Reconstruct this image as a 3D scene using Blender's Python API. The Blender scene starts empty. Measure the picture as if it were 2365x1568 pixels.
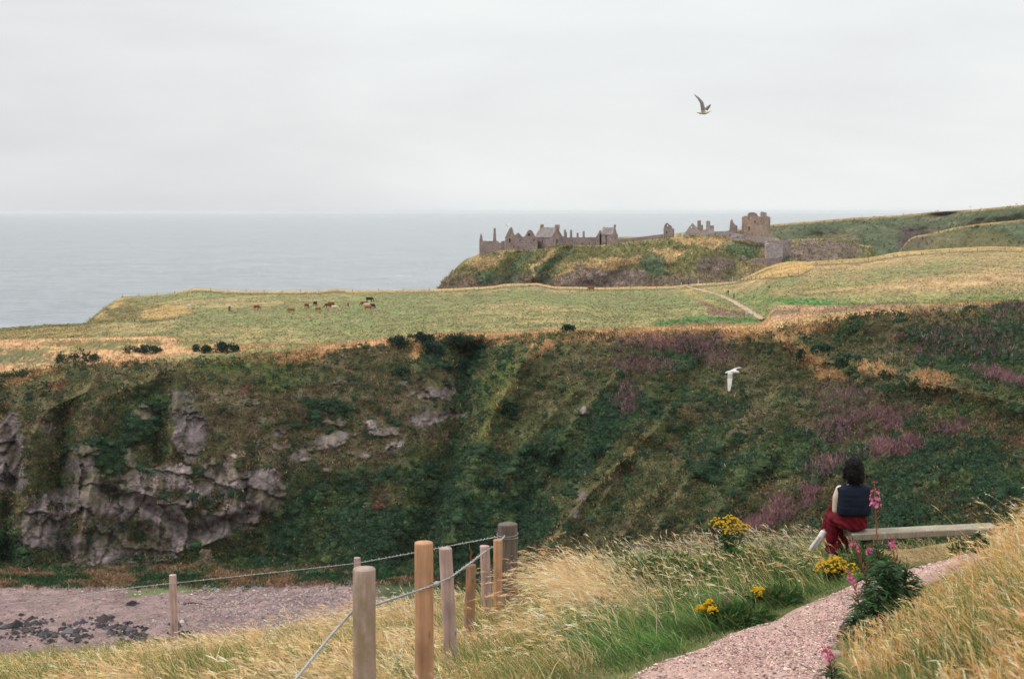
import bpy, bmesh, math, random
import numpy as np
from mathutils import Vector, Matrix
from mathutils.geometry import tessellate_polygon

rng = np.random.default_rng(7)
random.seed(7)
scene = bpy.context.scene
COL = scene.collection

# ------------------------------------------------------------------ view model (survey of the place)
CU, CV, FPX = 1182.5, 784.0, 3285.0      # photo measured on a 2365 x 1568 sheet
CZ = 68.0                                # eye height above the sea
TH = math.atan((784.0 - 489.0) / FPX)    # camera looks slightly down
ST, CT = math.sin(TH), math.cos(TH)

def P(u, v, Y):
    """world point seen at sheet position u, v and lying Y metres in front of the viewer"""
    u = np.asarray(u, float); v = np.asarray(v, float); Y = np.asarray(Y, float)
    xc = (u - CU) / FPX; yc = (CV - v) / FPX
    dy = CT + yc * ST; dz = -ST + yc * CT
    s = Y / dy
    return np.stack(np.broadcast_arrays(xc * s, Y, CZ + dz * s), -1)

def Pv(u, v, Y):
    return Vector([float(t) for t in P(u, v, Y)])

def UV(p):
    p = np.asarray(p, float)
    x = p[..., 0]; y = p[..., 1]; z = p[..., 2] - CZ
    f = y * CT - z * ST
    up = y * ST + z * CT
    return CU + FPX * x / f, CV - FPX * up / f

def px(Y):
    return Y / FPX * 1.0

# ------------------------------------------------------------------ noise
def _hash(ix, iy, iz, seed):
    n = (ix.astype(np.uint32) * np.uint32(73856093)) ^ (iy.astype(np.uint32) * np.uint32(19349663)) ^ \
        (iz.astype(np.uint32) * np.uint32(83492791)) ^ np.uint32((seed * 2654435761) & 0xffffffff)
    n = (n ^ (n >> np.uint32(13))) * np.uint32(1274126177)
    n = (n ^ (n >> np.uint32(15))) * np.uint32(2246822519)
    n = n ^ (n >> np.uint32(16))
    return (n & np.uint32(0xffffff)).astype(np.float64) / float(0xffffff)

def vnoise(x, y, z=None, seed=0):
    x = np.asarray(x, float); y = np.asarray(y, float)
    z = np.zeros_like(x) if z is None else np.asarray(z, float)
    x, y, z = np.broadcast_arrays(x, y, z)
    fx = np.floor(x); fy = np.floor(y); fz = np.floor(z)
    tx = x - fx; ty = y - fy; tz = z - fz
    ix = fx.astype(np.int64); iy = fy.astype(np.int64); iz = fz.astype(np.int64)
    s = lambda t: t * t * t * (t * (t * 6 - 15) + 10)
    tx, ty, tz = s(tx), s(ty), s(tz)
    r = 0
    for a in (0, 1):
        wx = tx if a else 1 - tx
        for b in (0, 1):
            wy = ty if b else 1 - ty
            for c in (0, 1):
                wz = tz if c else 1 - tz
                r = r + wx * wy * wz * _hash(ix + a, iy + b, iz + c, seed)
    return r

def fbm(x, y, z=None, oct=4, seed=0, gain=0.5):
    """-1..1"""
    t = 0; amp = 1; n = 0
    x = np.asarray(x, float); y = np.asarray(y, float)
    z = np.zeros_like(x) if z is None else np.asarray(z, float)
    for o in range(oct):
        t = t + amp * (vnoise(x, y, z, seed + 17 * o) * 2 - 1)
        n += amp; amp *= gain
        x = x * 2.03 + 5.1; y = y * 2.03 + 1.7; z = z * 2.03 + 3.3
    return t / n * 1.6

def sst(a, b, x):
    t = np.clip((np.asarray(x, float) - a) / (b - a), 0, 1)
    return t * t * (3 - 2 * t)

def mix(a, b, t):
    t = np.asarray(t, float)[..., None]
    return a * (1 - t) + np.asarray(b, float) * t

def inpoly(poly, u, v):
    u = np.asarray(u, float); v = np.asarray(v, float)
    ins = np.zeros(np.broadcast(u, v).shape, bool)
    n = len(poly)
    for i in range(n):
        x1, y1 = poly[i]; x2, y2 = poly[(i + 1) % n]
        if y1 == y2: continue
        c = (y1 > v) != (y2 > v)
        xi = (x2 - x1) * (v - y1) / (y2 - y1) + x1
        ins ^= c & (u < xi)
    return ins

def ell(u, v, cu, cv, ru, rv, rot=0.0):
    a = math.radians(rot); c, s = math.cos(a), math.sin(a)
    du, dv = u - cu, v - cv
    return np.sqrt(((du * c + dv * s) / ru) ** 2 + ((-du * s + dv * c) / rv) ** 2)

def pdist(poly, u, v):
    """distance to a polyline; signed side (+ right of direction)"""
    best = np.full(np.broadcast(u, v).shape, 1e9); sgn = np.zeros_like(best)
    for (x1, y1), (x2, y2) in zip(poly[:-1], poly[1:]):
        dx, dy = x2 - x1, y2 - y1; L2 = dx * dx + dy * dy
        t = np.clip(((u - x1) * dx + (v - y1) * dy) / L2, 0, 1)
        d = np.hypot(u - x1 - t * dx, v - y1 - t * dy)
        cr = dx * (v - y1) - dy * (u - x1)
        m = d < best
        best = np.where(m, d, best); sgn = np.where(m, np.sign(cr), sgn)
    return best, sgn

# ------------------------------------------------------------------ objects
def tag(o, label=None, cat=None, group=None, kind=None):
    if label: o['label'] = label
    if cat: o['category'] = cat
    if group: o['group'] = group
    if kind: o['kind'] = kind
    return o

def empty(name, loc, label=None, cat=None, group=None, rz=0.0):
    o = bpy.data.objects.new(name, None); COL.objects.link(o)
    o.location = loc; o.rotation_euler = (0, 0, rz); o.empty_display_size = 0.2
    return tag(o, label, cat, group)

def link(name, me, mat=None, parent=None):
    o = bpy.data.objects.new(name, me); COL.objects.link(o)
    if mat is not None:
        for m in (mat if isinstance(mat, (list, tuple)) else [mat]):
            me.materials.append(m)
    if parent is not None: o.parent = parent
    return o

def np_mesh(name, verts, faces, cols=None, smooth=True, midx=None):
    verts = np.ascontiguousarray(verts, np.float32).reshape(-1, 3)
    faces = np.ascontiguousarray(faces, np.int32)
    k = faces.shape[1]
    me = bpy.data.meshes.new(name)
    me.vertices.add(len(verts)); me.vertices.foreach_set('co', verts.ravel())
    me.loops.add(faces.size); me.loops.foreach_set('vertex_index', faces.ravel())
    me.polygons.add(len(faces))
    me.polygons.foreach_set('loop_start', np.arange(0, faces.size, k, dtype=np.int32))
    me.polygons.foreach_set('loop_total', np.full(len(faces), k, np.int32))
    me.polygons.foreach_set('use_smooth', np.full(len(faces), smooth, bool))
    if midx is not None:
        me.polygons.foreach_set('material_index', np.ascontiguousarray(midx, np.int32))
    if cols is not None:
        a = me.color_attributes.new('Col', 'FLOAT_COLOR', 'POINT')
        c = np.ones((len(verts), 4), np.float32); c[:, :3] = np.clip(np.asarray(cols, np.float32).reshape(-1, 3), 0, 1)
        a.data.foreach_set('color', c.ravel())
    me.update(calc_edges=True)
    return me

def grid_faces(m, n):
    i = np.arange(m - 1)[:, None] * n + np.arange(n - 1)[None, :]
    return np.stack([i, i + 1, i + n + 1, i + n], -1).reshape(-1, 4)

class Soup:
    """collects quads with a colour per corner"""
    def __init__(s): s.v = []; s.f = []; s.c = []; s.n = 0
    def add(s, v, f, c):
        v = np.asarray(v, float).reshape(-1, 3); c = np.asarray(c, float).reshape(-1, 3)
        s.v.append(v); s.f.append(np.asarray(f, np.int64).reshape(-1, 4) + s.n); s.c.append(c); s.n += len(v)
    def obj(s, name, mat, parent=None, smooth=True, origin=None):
        v = np.concatenate(s.v)
        if origin is not None: v = v - np.asarray(origin, float)
        me = np_mesh(name, v, np.concatenate(s.f), np.concatenate(s.c), smooth)
        return link(name, me, mat, parent)

def unit(a):
    return a / np.maximum(np.linalg.norm(a, axis=-1, keepdims=True), 1e-9)

def ribbons(soup, base, h, az, lean, bend, width, cb, ct, nseg=4, side_az=None, taper=1.6):
    """grass blades / stems; returns sampled centre lines (N, nseg+1, 3)"""
    N = len(base); t = np.linspace(0, 1, nseg + 1)[None, :, None]
    d = np.stack([np.cos(az), np.sin(az), np.zeros(N)], -1)[:, None, :]
    up = np.array([0, 0, 1.0])
    h_ = h[:, None, None]; le = lean[:, None, None]; be = bend[:, None, None]
    cen = base[:, None, :] + up * h_ * (t - 0.38 * be * t ** 3 - 0.18 * le * t) + d * h_ * (le * t + be * t ** 2)
    sa = rng.uniform(0, 2 * np.pi, N) if side_az is None else side_az
    sd = np.stack([np.cos(sa), np.sin(sa), np.zeros(N)], -1)[:, None, :]
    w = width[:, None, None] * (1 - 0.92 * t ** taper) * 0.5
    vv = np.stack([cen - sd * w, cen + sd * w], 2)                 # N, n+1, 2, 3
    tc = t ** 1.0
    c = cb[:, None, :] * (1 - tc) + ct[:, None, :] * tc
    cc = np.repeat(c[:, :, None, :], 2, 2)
    b = (np.arange(N) * (nseg + 1) * 2)[:, None] + (np.arange(nseg) * 2)[None, :]
    f = np.stack([b, b + 1, b + 3, b + 2], -1)
    soup.add(vv, f, cc)
    return cen

def leaves(soup, cen, dirv, length, width, col, bendz=0.0, nrm=None):
    """diamond leaf quads: cen = base point"""
    N = len(cen)
    dirv = unit(dirv)
    r = rng.normal(size=(N, 3)) if nrm is None else nrm
    side = unit(np.cross(dirv, r))
    L = length[:, None]; W = width[:, None] * 0.5
    tip = cen + dirv * L; tip[:, 2] -= bendz * length
    mid = cen + dirv * L * 0.45
    v = np.stack([cen, mid - side * W, tip, mid + side * W], 1)
    f = np.arange(N * 4).reshape(N, 4)
    c = np.repeat(col[:, None, :], 4, 1)
    soup.add(v, f, c)

def jit(col, n, amt=0.18, hue=0.08):
    col = np.asarray(col, float)
    k = np.exp(rng.normal(0, amt, (n, 1)))
    return np.clip(col * k * np.exp(rng.normal(0, hue, (n, 3))), 0, 1)

def tube(soup, pts, rad, col, nside=7, cap=True):
    pts = np.asarray(pts, float); n = len(pts)
    rad = np.broadcast_to(np.asarray(rad, float), (n,))
    T = np.gradient(pts, axis=0); T = unit(T)
    ref = np.array([0.13, 0.31, 0.94]);
    if abs(np.dot(T.mean(0), ref)) > 0.9 * np.linalg.norm(T.mean(0)): ref = np.array([1.0, 0.2, 0.1])
    A = unit(np.cross(T, ref)); B = np.cross(T, A)
    a = np.linspace(0, 2 * np.pi, nside, endpoint=False)
    ring = pts[:, None, :] + rad[:, None, None] * (A[:, None, :] * np.cos(a)[None, :, None] + B[:, None, :] * np.sin(a)[None, :, None])
    i = (np.arange(n - 1) * nside)[:, None] + np.arange(nside)[None, :]
    j = (np.arange(n - 1) * nside)[:, None] + ((np.arange(nside) + 1) % nside)[None, :]
    f = np.stack([i, j, j + nside, i + nside], -1).reshape(-1, 4)
    v = ring.reshape(-1, 3)
    if cap:
        v = np.concatenate([v, pts[:1] - T[:1] * rad[0] * .3, pts[-1:] + T[-1:] * rad[-1] * .3])
        k0, k1 = n * nside, n * nside + 1
        ii = np.arange(0, nside); jj = (ii + 1) % nside
        f = np.concatenate([f, np.stack([jj, ii, np.full(nside, k0), np.full(nside, k0)], -1)[:, [0, 1, 2, 2]],
                            np.stack([ii + (n - 1) * nside, jj + (n - 1) * nside, np.full(nside, k1), np.full(nside, k1)], -1)[:, [0, 1, 2, 2]]])
    c = np.broadcast_to(np.asarray(col, float), (len(v), 3)) if np.ndim(col) == 1 else col
    soup.add(v, f, c)

def capsule_mesh(chains, voxel, smooth_it=2, name='body'):
    """union of tapered, possibly flattened tubes -> ONE continuous closed surface.
    chain = list of (x, y, z, r) or (x,y,z,rx,ry,rz)"""
    bm = bmesh.new()
    for ch in chains:
        for (a, b) in (zip(ch[:-1], ch[1:]) if len(ch) > 1 else [(ch[0], ch[0])]):
            L = math.dist(a[:3], b[:3])
            ra = np.array(a[3:] if len(a) == 6 else [a[3]] * 3); rb = np.array(b[3:] if len(b) == 6 else [b[3]] * 3)
            k = max(1, int(math.ceil(L / max(0.3 * min(ra.min(), rb.min()), voxel * 0.8))))
            for q in range(k + 1):
                t = q / k
                c = np.array(a[:3]) * (1 - t) + np.array(b[:3]) * t; r = ra * (1 - t) + rb * t
                bmesh.ops.create_icosphere(bm, subdivisions=2, radius=1.0,
                    matrix=Matrix.Translation(Vector(c)) @ Matrix.Diagonal((r[0], r[1], r[2], 1)))
                if L == 0: break
    me = bpy.data.meshes.new(name); bm.to_mesh(me); bm.free()
    return remesh(me, voxel, smooth_it, name)

def remesh(me, voxel, smooth_it=2, name='body'):
    o = bpy.data.objects.new('tmp', me); COL.objects.link(o)
    m = o.modifiers.new('r', 'REMESH'); m.mode = 'VOXEL'; m.voxel_size = voxel; m.use_smooth_shade = True
    if smooth_it:
        s = o.modifiers.new('s', 'SMOOTH'); s.factor = 0.5; s.iterations = smooth_it
    dg = bpy.context.evaluated_depsgraph_get(); dg.update()
    out = bpy.data.meshes.new_from_object(o.evaluated_get(dg))
    out.name = name
    bpy.data.objects.remove(o); bpy.data.meshes.remove(me)
    for p in out.polygons: p.use_smooth = True
    return out

# ------------------------------------------------------------------ materials
def new_mat(name):
    m = bpy.data.materials.new(name); m.use_nodes = True
    nt = m.node_tree; b = nt.nodes['Principled BSDF']
    b.inputs['Specular IOR Level'].default_value = 0.2
    return m, nt, b

def N(nt, t, **k):
    n = nt.nodes.new(t)
    for a, v in k.items(): setattr(n, a, v)
    return n

def noise_node(nt, vec, scale, detail=4, rough=0.55, dist=0.0):
    n = N(nt, 'ShaderNodeTexNoise'); n.inputs['Scale'].default_value = scale
    n.inputs['Detail'].default_value = detail; n.inputs['Roughness'].default_value = rough
    n.inputs['Distortion'].default_value = dist
    nt.links.new(vec, n.inputs['Vector']); return n

def coords(nt, scale=(1, 1, 1), which='Object'):
    tc = N(nt, 'ShaderNodeTexCoord'); mp = N(nt, 'ShaderNodeMapping')
    mp.inputs['Scale'].default_value = scale
    nt.links.new(tc.outputs[which], mp.inputs['Vector']); return mp.outputs['Vector']

def ramp(nt, fac, stops):
    r = N(nt, 'ShaderNodeValToRGB'); el = r.color_ramp.elements
    while len(el) < len(stops): el.new(0.5)
    for e, (p, c) in zip(el, stops):
        e.position = p; e.color = (*c, 1) if len(c) == 3 else c
    nt.links.new(fac, r.inputs['Fac']); return r.outputs['Color']

def mixc(nt, a, b, fac, blend='MIX'):
    n = N(nt, 'ShaderNodeMix', data_type='RGBA', blend_type=blend)
    for s, val in ((n.inputs[6], a), (n.inputs[7], b), (n.inputs[0], fac)):
        if hasattr(val, 'is_linked'): nt.links.new(val, s)
        else: s.default_value = val if not isinstance(val, tuple) else (*val, 1)
    return n.outputs[2]

def bump(nt, b, h, strength=0.5, dist=0.1):
    n = N(nt, 'ShaderNodeBump'); n.inputs['Strength'].default_value = strength; n.inputs['Distance'].default_value = dist
    nt.links.new(h, n.inputs['Height']); nt.links.new(n.outputs['Normal'], b.inputs['Normal'])

def attr_mat(name, rough=0.8, scales=((0.4, 0.5),), lo=0.6, hi=1.4, bumps=None, transl=0.0, spec=0.15, stretch=(1, 1, 1)):
    """surface whose own colours come from the Col attribute, broken up by procedural noise"""
    m, nt, b = new_mat(name)
    a = N(nt, 'ShaderNodeAttribute', attribute_name='Col')
    c = a.outputs['Color']; vec = coords(nt, stretch)
    for sc, am in scales:
        n = noise_node(nt, vec, sc, 5, 0.65)
        l = 1 - am * (1 - lo); h = 1 + am * (hi - 1)
        g = ramp(nt, n.outputs['Fac'], [(0.28, (l * .96, l, l)), (0.5, (1, 1, 1)), (0.72, (h, h, h * .96))])
        c = mixc(nt, c, g, 1.0, 'MULTIPLY')
    nt.links.new(c, b.inputs['Base Color'])
    b.inputs['Roughness'].default_value = rough; b.inputs['Specular IOR Level'].default_value = spec
    if bumps:
        n = noise_node(nt, vec, bumps[0], 6, 0.65); bump(nt, b, n.outputs['Fac'], bumps[1], bumps[2])
    if transl:
        t = N(nt, 'ShaderNodeBsdfTranslucent'); nt.links.new(c, t.inputs['Color'])
        mx = N(nt, 'ShaderNodeMixShader'); mx.inputs[0].default_value = transl
        out = nt.nodes['Material Output']
        nt.links.new(b.outputs[0], mx.inputs[1]); nt.links.new(t.outputs[0], mx.inputs[2]); nt.links.new(mx.outputs[0], out.inputs['Surface'])
    return m

def flat_mat(name, col, rough=0.8, var=0.25, scale=6.0, bumps=None, spec=0.2, stretch=(1, 1, 1), metal=0.0, col2=None):
    m, nt, b = new_mat(name)
    vec = coords(nt, stretch)
    n = noise_node(nt, vec, scale, 5, 0.6)
    c1 = tuple(x * (1 - var) for x in col); c2 = tuple(min(1, x * (1 + var)) for x in (col2 or col))
    nt.links.new(ramp(nt, n.outputs['Fac'], [(0.3, c1), (0.7, c2)]), b.inputs['Base Color'])
    b.inputs['Roughness'].default_value = rough; b.inputs['Specular IOR Level'].default_value = spec
    b.inputs['Metallic'].default_value = metal
    if bumps:
        n2 = noise_node(nt, vec, bumps[0], 5, 0.6); bump(nt, b, n2.outputs['Fac'], bumps[1], bumps[2])
    return m

M_VEG = attr_mat('leaf_surface', 0.7, scales=((3.0, 0.25),), transl=0.25)
M_FLOWER = attr_mat('petal_surface', 0.6, scales=((30.0, 0.2),), transl=0.25)
M_GRASS = attr_mat('grass_surface', 0.65, scales=((2.0, 0.25),), transl=0.42)
# ================================================================== COAST BEYOND THE BAY
UG = np.concatenate([np.arange(-1800.0, -430.0, 14.0), np.arange(-430.0, 2800.0, 3.3), np.arange(2806.0, 4700.0, 14.0)]); NU = len(UG)
def cur(pts, u=UG, sm=9):
    a = np.array(pts, float); y = np.interp(u, a[:, 0], a[:, 1])
    if sm > 1 and len(y) > sm:
        k = np.hanning(sm + 2)[1:-1]; k /= k.sum()
        y = np.convolve(np.pad(y, sm // 2, mode='edge'), k, 'valid')
    return y
V_BASE = cur([(-430, 1352), (0, 1346), (200, 1352), (450, 1362), (700, 1378), (1000, 1392), (1300, 1385), (1600, 1365), (2000, 1330), (2365, 1270), (2800, 1210)])
Y_BASE = cur([(-430, 250), (700, 246), (1000, 236), (1300, 220), (1600, 200), (2000, 172), (2365, 150), (2800, 135)], sm=31)
V_LIP = cur([(-430, 880), (0, 868), (40, 862), (100, 852), (200, 842), (260, 836), (340, 838), (450, 833), (600, 819), (750, 808), (900, 797),
             (1000, 783), (1100, 778), (1150, 782), (1200, 778), (1230, 775), (1300, 772), (1400, 772), (1450, 771), (1600, 764), (1700, 768), (1760, 770), (1800, 764), (1860, 752),
             (1910, 742), (1951, 736), (2030, 722), (2155, 722), (2281, 712), (2365, 706), (2800, 690)], sm=5)
Y_LIP = cur([(-430, 302), (0, 300), (400, 300), (800, 310), (1050, 326), (1300, 316), (1600, 310), (1800, 300), (2000, 288), (2365, 268), (2800, 245)], sm=41)
V_NEAR = cur([(-430, 790), (0, 784), (200, 780), (378, 777), (470, 790), (556, 800), (650, 799), (757, 797), (890, 784), (1000, 774), (1053, 771), (1200, 768), (1300, 764), (1400, 764),
              (1500, 760), (1600, 754), (1700, 753), (1760, 748), (1790, 706), (1966, 705), (2092, 702), (2365, 697), (2800, 684)], sm=5)
Y_NEAR = cur([(-430, 340), (0, 338), (378, 338), (556, 322), (757, 326), (1053, 340), (1300, 330), (1600, 324), (1760, 330), (1800, 350), (2000, 330), (2365, 300), (2800, 270)], sm=25)
V_FAR = cur([(-430, 775), (0, 758), (100, 750), (196, 747), (206, 738), (218, 728), (240, 711), (262, 696), (282, 685), (330, 682), (380, 680), (405, 675), (430, 669), (460, 666), (485, 667), (520, 671),
             (600, 672), (740, 672), (770, 667), (795, 668), (810, 671), (1000, 668), (1050, 666), (1140, 661), (1165, 656), (1195, 655), (1240, 654), (1262, 658), (1280, 662), (1400, 664), (1550, 661), (1600, 656),
             (1690, 650), (1715, 643), (1735, 634), (1760, 622), (1785, 612), (1820, 604), (1850, 603), (1868, 606), (1880, 603), (2000, 596), (2070, 583), (2100, 580), (2200, 573), (2290, 569), (2365, 571), (2800, 560)], sm=3)
Y_FAR = cur([(-430, 350), (0, 395), (190, 412), (235, 470), (282, 545), (500, 560), (1300, 560), (1600, 545), (1740, 520), (1860, 505), (2000, 508), (2365, 488), (2800, 450)], sm=9)

# ---- cliff depth profile between foot (s=0) and lip (s=1)
MS = 250
S = np.linspace(0, 1, MS)[:, None]
UU = np.broadcast_to(UG[None, :], (MS, NU))
VV = V_BASE + (V_LIP - V_BASE) * S
pl = np.interp(S[:, 0], [0, .08, .16, .3, .6, .8, .93, 1], [0, .16, .24, .31, .47, .66, .87, 1])[:, None]   # rocky west part: steep
pr = np.interp(S[:, 0], [0, .3, .6, .85, 1], [0, .27, .57, .84, 1])[:, None]
wr = sst(560, 1150, UG)[None, :]
G = pl * (1 - wr) + pr * wr
YY = Y_BASE + (Y_LIP - Y_BASE) * G

def ridge(poly, w, amp, skew=0.0):
    d, sg = pdist(poly, UU, VV)
    ww = w * (1 + skew * sg)
    return amp * (np.exp(-(d / ww) ** 2) if amp > 0 else 1.35 * np.exp(-d / (ww * 1.05)))

D = np.zeros((MS, NU))
D += ridge([(255, 800), (200, 905), (110, 945), (70, 1010), (50, 1120), (30, 1230)], 26, -5)      # spur with a bright edge
D += ridge([(140, 880), (60, 910), (0, 990)], 22, -3)
D += ridge([(15, 960), (45, 1060), (22, 1180), (10, 1300)], 22, 7)                                # cleft at the west end
D += ridge([(400, 838), (345, 880), (230, 920), (200, 1000), (215, 1100), (185, 1250)], 30, -4)
D += ridge([(150, 940), (140, 1100), (150, 1280)], 26, 4)
D += ridge([(410, 850), (405, 960), (395, 1050)], 16, -3.5)
D += ridge([(370, 960), (365, 1060)], 20, 3)
D += ridge([(540, 1060), (545, 1180)], 14, -3.5)
D += ridge([(620, 1080), (600, 1190)], 18, -2.5)
D += ridge([(240, 1130), (330, 1165), (450, 1235), (600, 1180)], 16, 2.5)                          # overhung ledge
D += ridge([(300, 1160), (400, 1215), (470, 1245)], 22, -1.5)
D += ridge([(1105, 775), (1078, 870), (1062, 960), (1050, 1060), (1010, 1180), (960, 1330)], 46, 10, 0.3)   # the gully
D += ridge([(1245, 772), (1200, 850), (1150, 935), (1108, 1010), (1090, 1090), (1040, 1250)], 30, -6)
D += ridge([(1490, 1000), (1440, 1060), (1370, 1130), (1300, 1210), (1255, 1310)], 24, -3.0)
D += ridge([(1640, 1020), (1560, 1090), (1470, 1180), (1400, 1300)], 24, -2.8)
D += ridge([(1440, 1090), (1360, 1190), (1330, 1310)], 26, 3)
for q0, am in (((1560, 940), -3), ((1690, 1000), -4), ((1770, 1060), -3.5), ((1850, 1130), -3), ((1330, 900), -2.5), ((1430, 860), -2.5), ((1620, 850), 3), ((1720, 930), 3), ((2080, 1010), -3), ((2190, 1070), -3)):
    D += ridge([q0, (q0[0] - 110, q0[1] + 120), (q0[0] - 190, q0[1] + 250)], 17, am)
D += ridge([(1270, 1090), (1200, 1200), (1170, 1310)], 40, 5)
D += ridge([(1760, 790), (1700, 880), (1640, 960), (1560, 1060)], 40, 4)
D += ridge([(1780, 772), (1840, 800), (1900, 835), (2000, 850), (2150, 885), (2365, 935), (2600, 980)], 34, -6, -0.2)
D += ridge([(1900, 770), (2000, 800), (2160, 830), (2365, 880)], 36, 4)
D += ridge([(1900, 850), (1880, 960), (1800, 1080), (1740, 1200)], 46, 3)
D += ridge([(2040, 880), (2010, 1000), (1930, 1120)], 40, -3)
P0 = P(UU, VV, YY)
taper = sst(0, .06, S) * sst(0, .05, 1 - S)
n1 = fbm(P0[..., 0] / 26, P0[..., 1] / 40, P0[..., 2] / 18, 4, 11)
n2 = fbm(P0[..., 0] / 6, P0[..., 1] / 9, P0[..., 2] / 4.2, 4, 23)

def worley(x, y, seed):
    """cells: distance to nearest, gap to second, cell hash, offset from the cell centre"""
    fx, fy = np.floor(x).astype(np.int64), np.floor(y).astype(np.int64)
    f1 = np.full(x.shape, 9.0); f2 = f1.copy(); hs = np.zeros(x.shape); ox = np.zeros(x.shape); oy = np.zeros(x.shape); z0 = np.zeros(x.shape, np.int64)
    for a in (-1, 0, 1):
        for c in (-1, 0, 1):
            cx, cy = fx + a, fy + c
            qx = cx + _hash(cx, cy, z0, seed); qy = cy + _hash(cx, cy, z0, seed + 1)
            d = np.hypot(x - qx, y - qy); m = d < f1
            f2 = np.where(m, f1, np.minimum(f2, d))
            hs = np.where(m, _hash(cx, cy, z0, seed + 2), hs); ox = np.where(m, x - qx, ox); oy = np.where(m, y - qy, oy); f1 = np.where(m, d, f1)
    return f1, f2 - f1, hs, ox, oy
# ---- cover of the slope (what grows or lies where)
wu = UU + 16 * fbm(P0[..., 0] / 7, P0[..., 2] / 5, None, 3, 31); wv = VV + 11 * fbm(P0[..., 0] / 7, P0[..., 2] / 4, None, 3, 37)
n3 = fbm(P0[..., 0] / 2.0, P0[..., 1] / 3, P0[..., 2] / 1.5, 3, 41)
n4 = fbm(P0[..., 0] / 12, P0[..., 1] / 16, P0[..., 2] / 7, 3, 47)
rock = np.zeros((MS, NU))
ROCK = [(18, 1050, 38, 100, 0), (78, 1217, 44, 58, -20), (100, 996, 20, 20, 0), (203, 1100, 23, 60, 0), (222, 1190, 30, 55, 0), (299, 1085, 20, 42, 0),
        (332, 950, 26, 15, -20), (440, 1005, 46, 56, 0), (588, 1125, 46, 46, 0), (520, 1098, 26, 20, 0), (350, 1185, 105, 42, 25), (385, 1242, 66, 34, -10),
        (525, 1205, 64, 28, -20), (240, 1270, 40, 34, 0), (985, 915, 46, 13, -15), (990, 963, 56, 11, -8), (860, 984, 18, 12, 0), (908, 1026, 22, 16, -30),
        (765, 1010, 40, 20, -10), (700, 1050, 40, 14, -15), (640, 1000, 22, 10, 0), (1345, 948, 8, 12, 0), (1349, 1140, 11, 22, 0), (1335, 1190, 14, 14, 0), (1470, 1262, 18, 12, 0), (590, 925, 20, 8, 0), (150, 1180, 16, 40, 0)]
for (a, b, c, d, r) in ROCK:
    rock = np.maximum(rock, 1 - sst(0.93, 1.06, ell(wu, wv, a, b, c, d, r) + 0.20 * n3 + .12 * n2))
rocky_zone = inpoly([(380, 900), (700, 880), (1060, 860), (1065, 990), (900, 1060), (660, 1100), (640, 1200), (500, 1260), (230, 1305), (40, 1270), (30, 1160), (170, 1000), (230, 1100), (395, 1060)], wu, wv)
speck = sst(0.42, 0.62, fbm(P0[..., 0] / 2.6, P0[..., 1] / 4, P0[..., 2] / 1.7, 4, 53) + 0.35 * n4)
rock = np.maximum(rock, speck * rocky_zone * 0.8)
face_zone = inpoly([(180, 1005), (230, 1000), (250, 1110), (400, 1065), (640, 1085), (645, 1185), (500, 1262), (330, 1300), (230, 1312), (60, 1275), (38, 1170), (130, 1120)], wu, wv)
speck2 = sst(-0.28, -0.06, fbm(P0[..., 0] / 3.4, P0[..., 1] / 4, P0[..., 2] / 4.4, 5, 57, .6) + .2 * n3)
rock = np.maximum(rock, speck2 * face_zone * .9)
tv = 1 - sst(4, 30, wv - V_LIP[None, :])          # strip under the lip
scrub = np.zeros((MS, NU))
for poly in ([(640, 1190), (760, 1090), (1000, 1060), (1090, 1030), (1240, 1090), (1300, 1200), (1200, 1340), (700, 1345), (470, 1330), (560, 1255)],
             [(1940, 738), (2365, 705), (2900, 700), (2900, 930), (2365, 905), (2120, 850), (2000, 838), (1930, 800)],
             [(1540, 900), (1700, 920), (1890, 1000), (1880, 1090), (1700, 1150), (1560, 1080)],
             [(2130, 960), (2600, 930), (2700, 1300), (1900, 1300), (1850, 1230), (2000, 1120)],
             [(570, 925), (650, 900), (730, 935), (740, 985), (640, 990), (575, 970)],
             [(1060, 830), (1120, 800), (1090, 900), (1075, 1000), (1050, 1080), (1020, 1060), (1050, 950)],
             [(-430, 1180), (30, 1180), (60, 1280), (200, 1310), (150, 1345), (-430, 1345)],
             [(890, 800), (1090, 785), (1110, 840), (1040, 850), (960, 845), (900, 830)]):
    scrub = np.maximum(scrub, inpoly(poly, wu, wv) * 1.0)
scrub = np.clip(scrub * sst(-0.5, 0.25, n4 + 0.25 * n3) + sst(0.3, 0.7, n4 + .4 * n2) * .75 * sst(1000, 1300, UU) + sst(.45, .8, n4) * .6, 0, 1)
pink = np.zeros((MS, NU))
PINK = [(1560, 802, 150, 26, 2, .75), (1490, 850, 75, 28, 10, .65), (1450, 930, 40, 45, 20, .6), (1660, 830, 60, 40, 10, .5), (2010, 985, 130, 40, -12, .7), (2070, 1042, 75, 24, -10, 1.0), (2215, 985, 60, 20, -20, .7), (1950, 925, 80, 36, 0, .5),
        (1840, 1178, 80, 26, -22, 1.15), (1765, 1222, 70, 17, -15, 1.25), (1930, 1090, 60, 30, -20, .6), (2310, 885, 75, 16, 16, 1.0), (2200, 800, 170, 50, 0, .35), (2340, 740, 60, 30, 0, .4)]
for (a, b, c, d, r, k) in PINK:
    pink = np.maximum(pink, k * (1 - sst(0.5, 1.25, ell(wu, wv, a, b, c, d, r))))
dry = tv * sst(540, 640, UU) * (1 - sst(1900, 1990, UU)) * sst(-.6, .2, n4 + .5 * n2)
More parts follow.
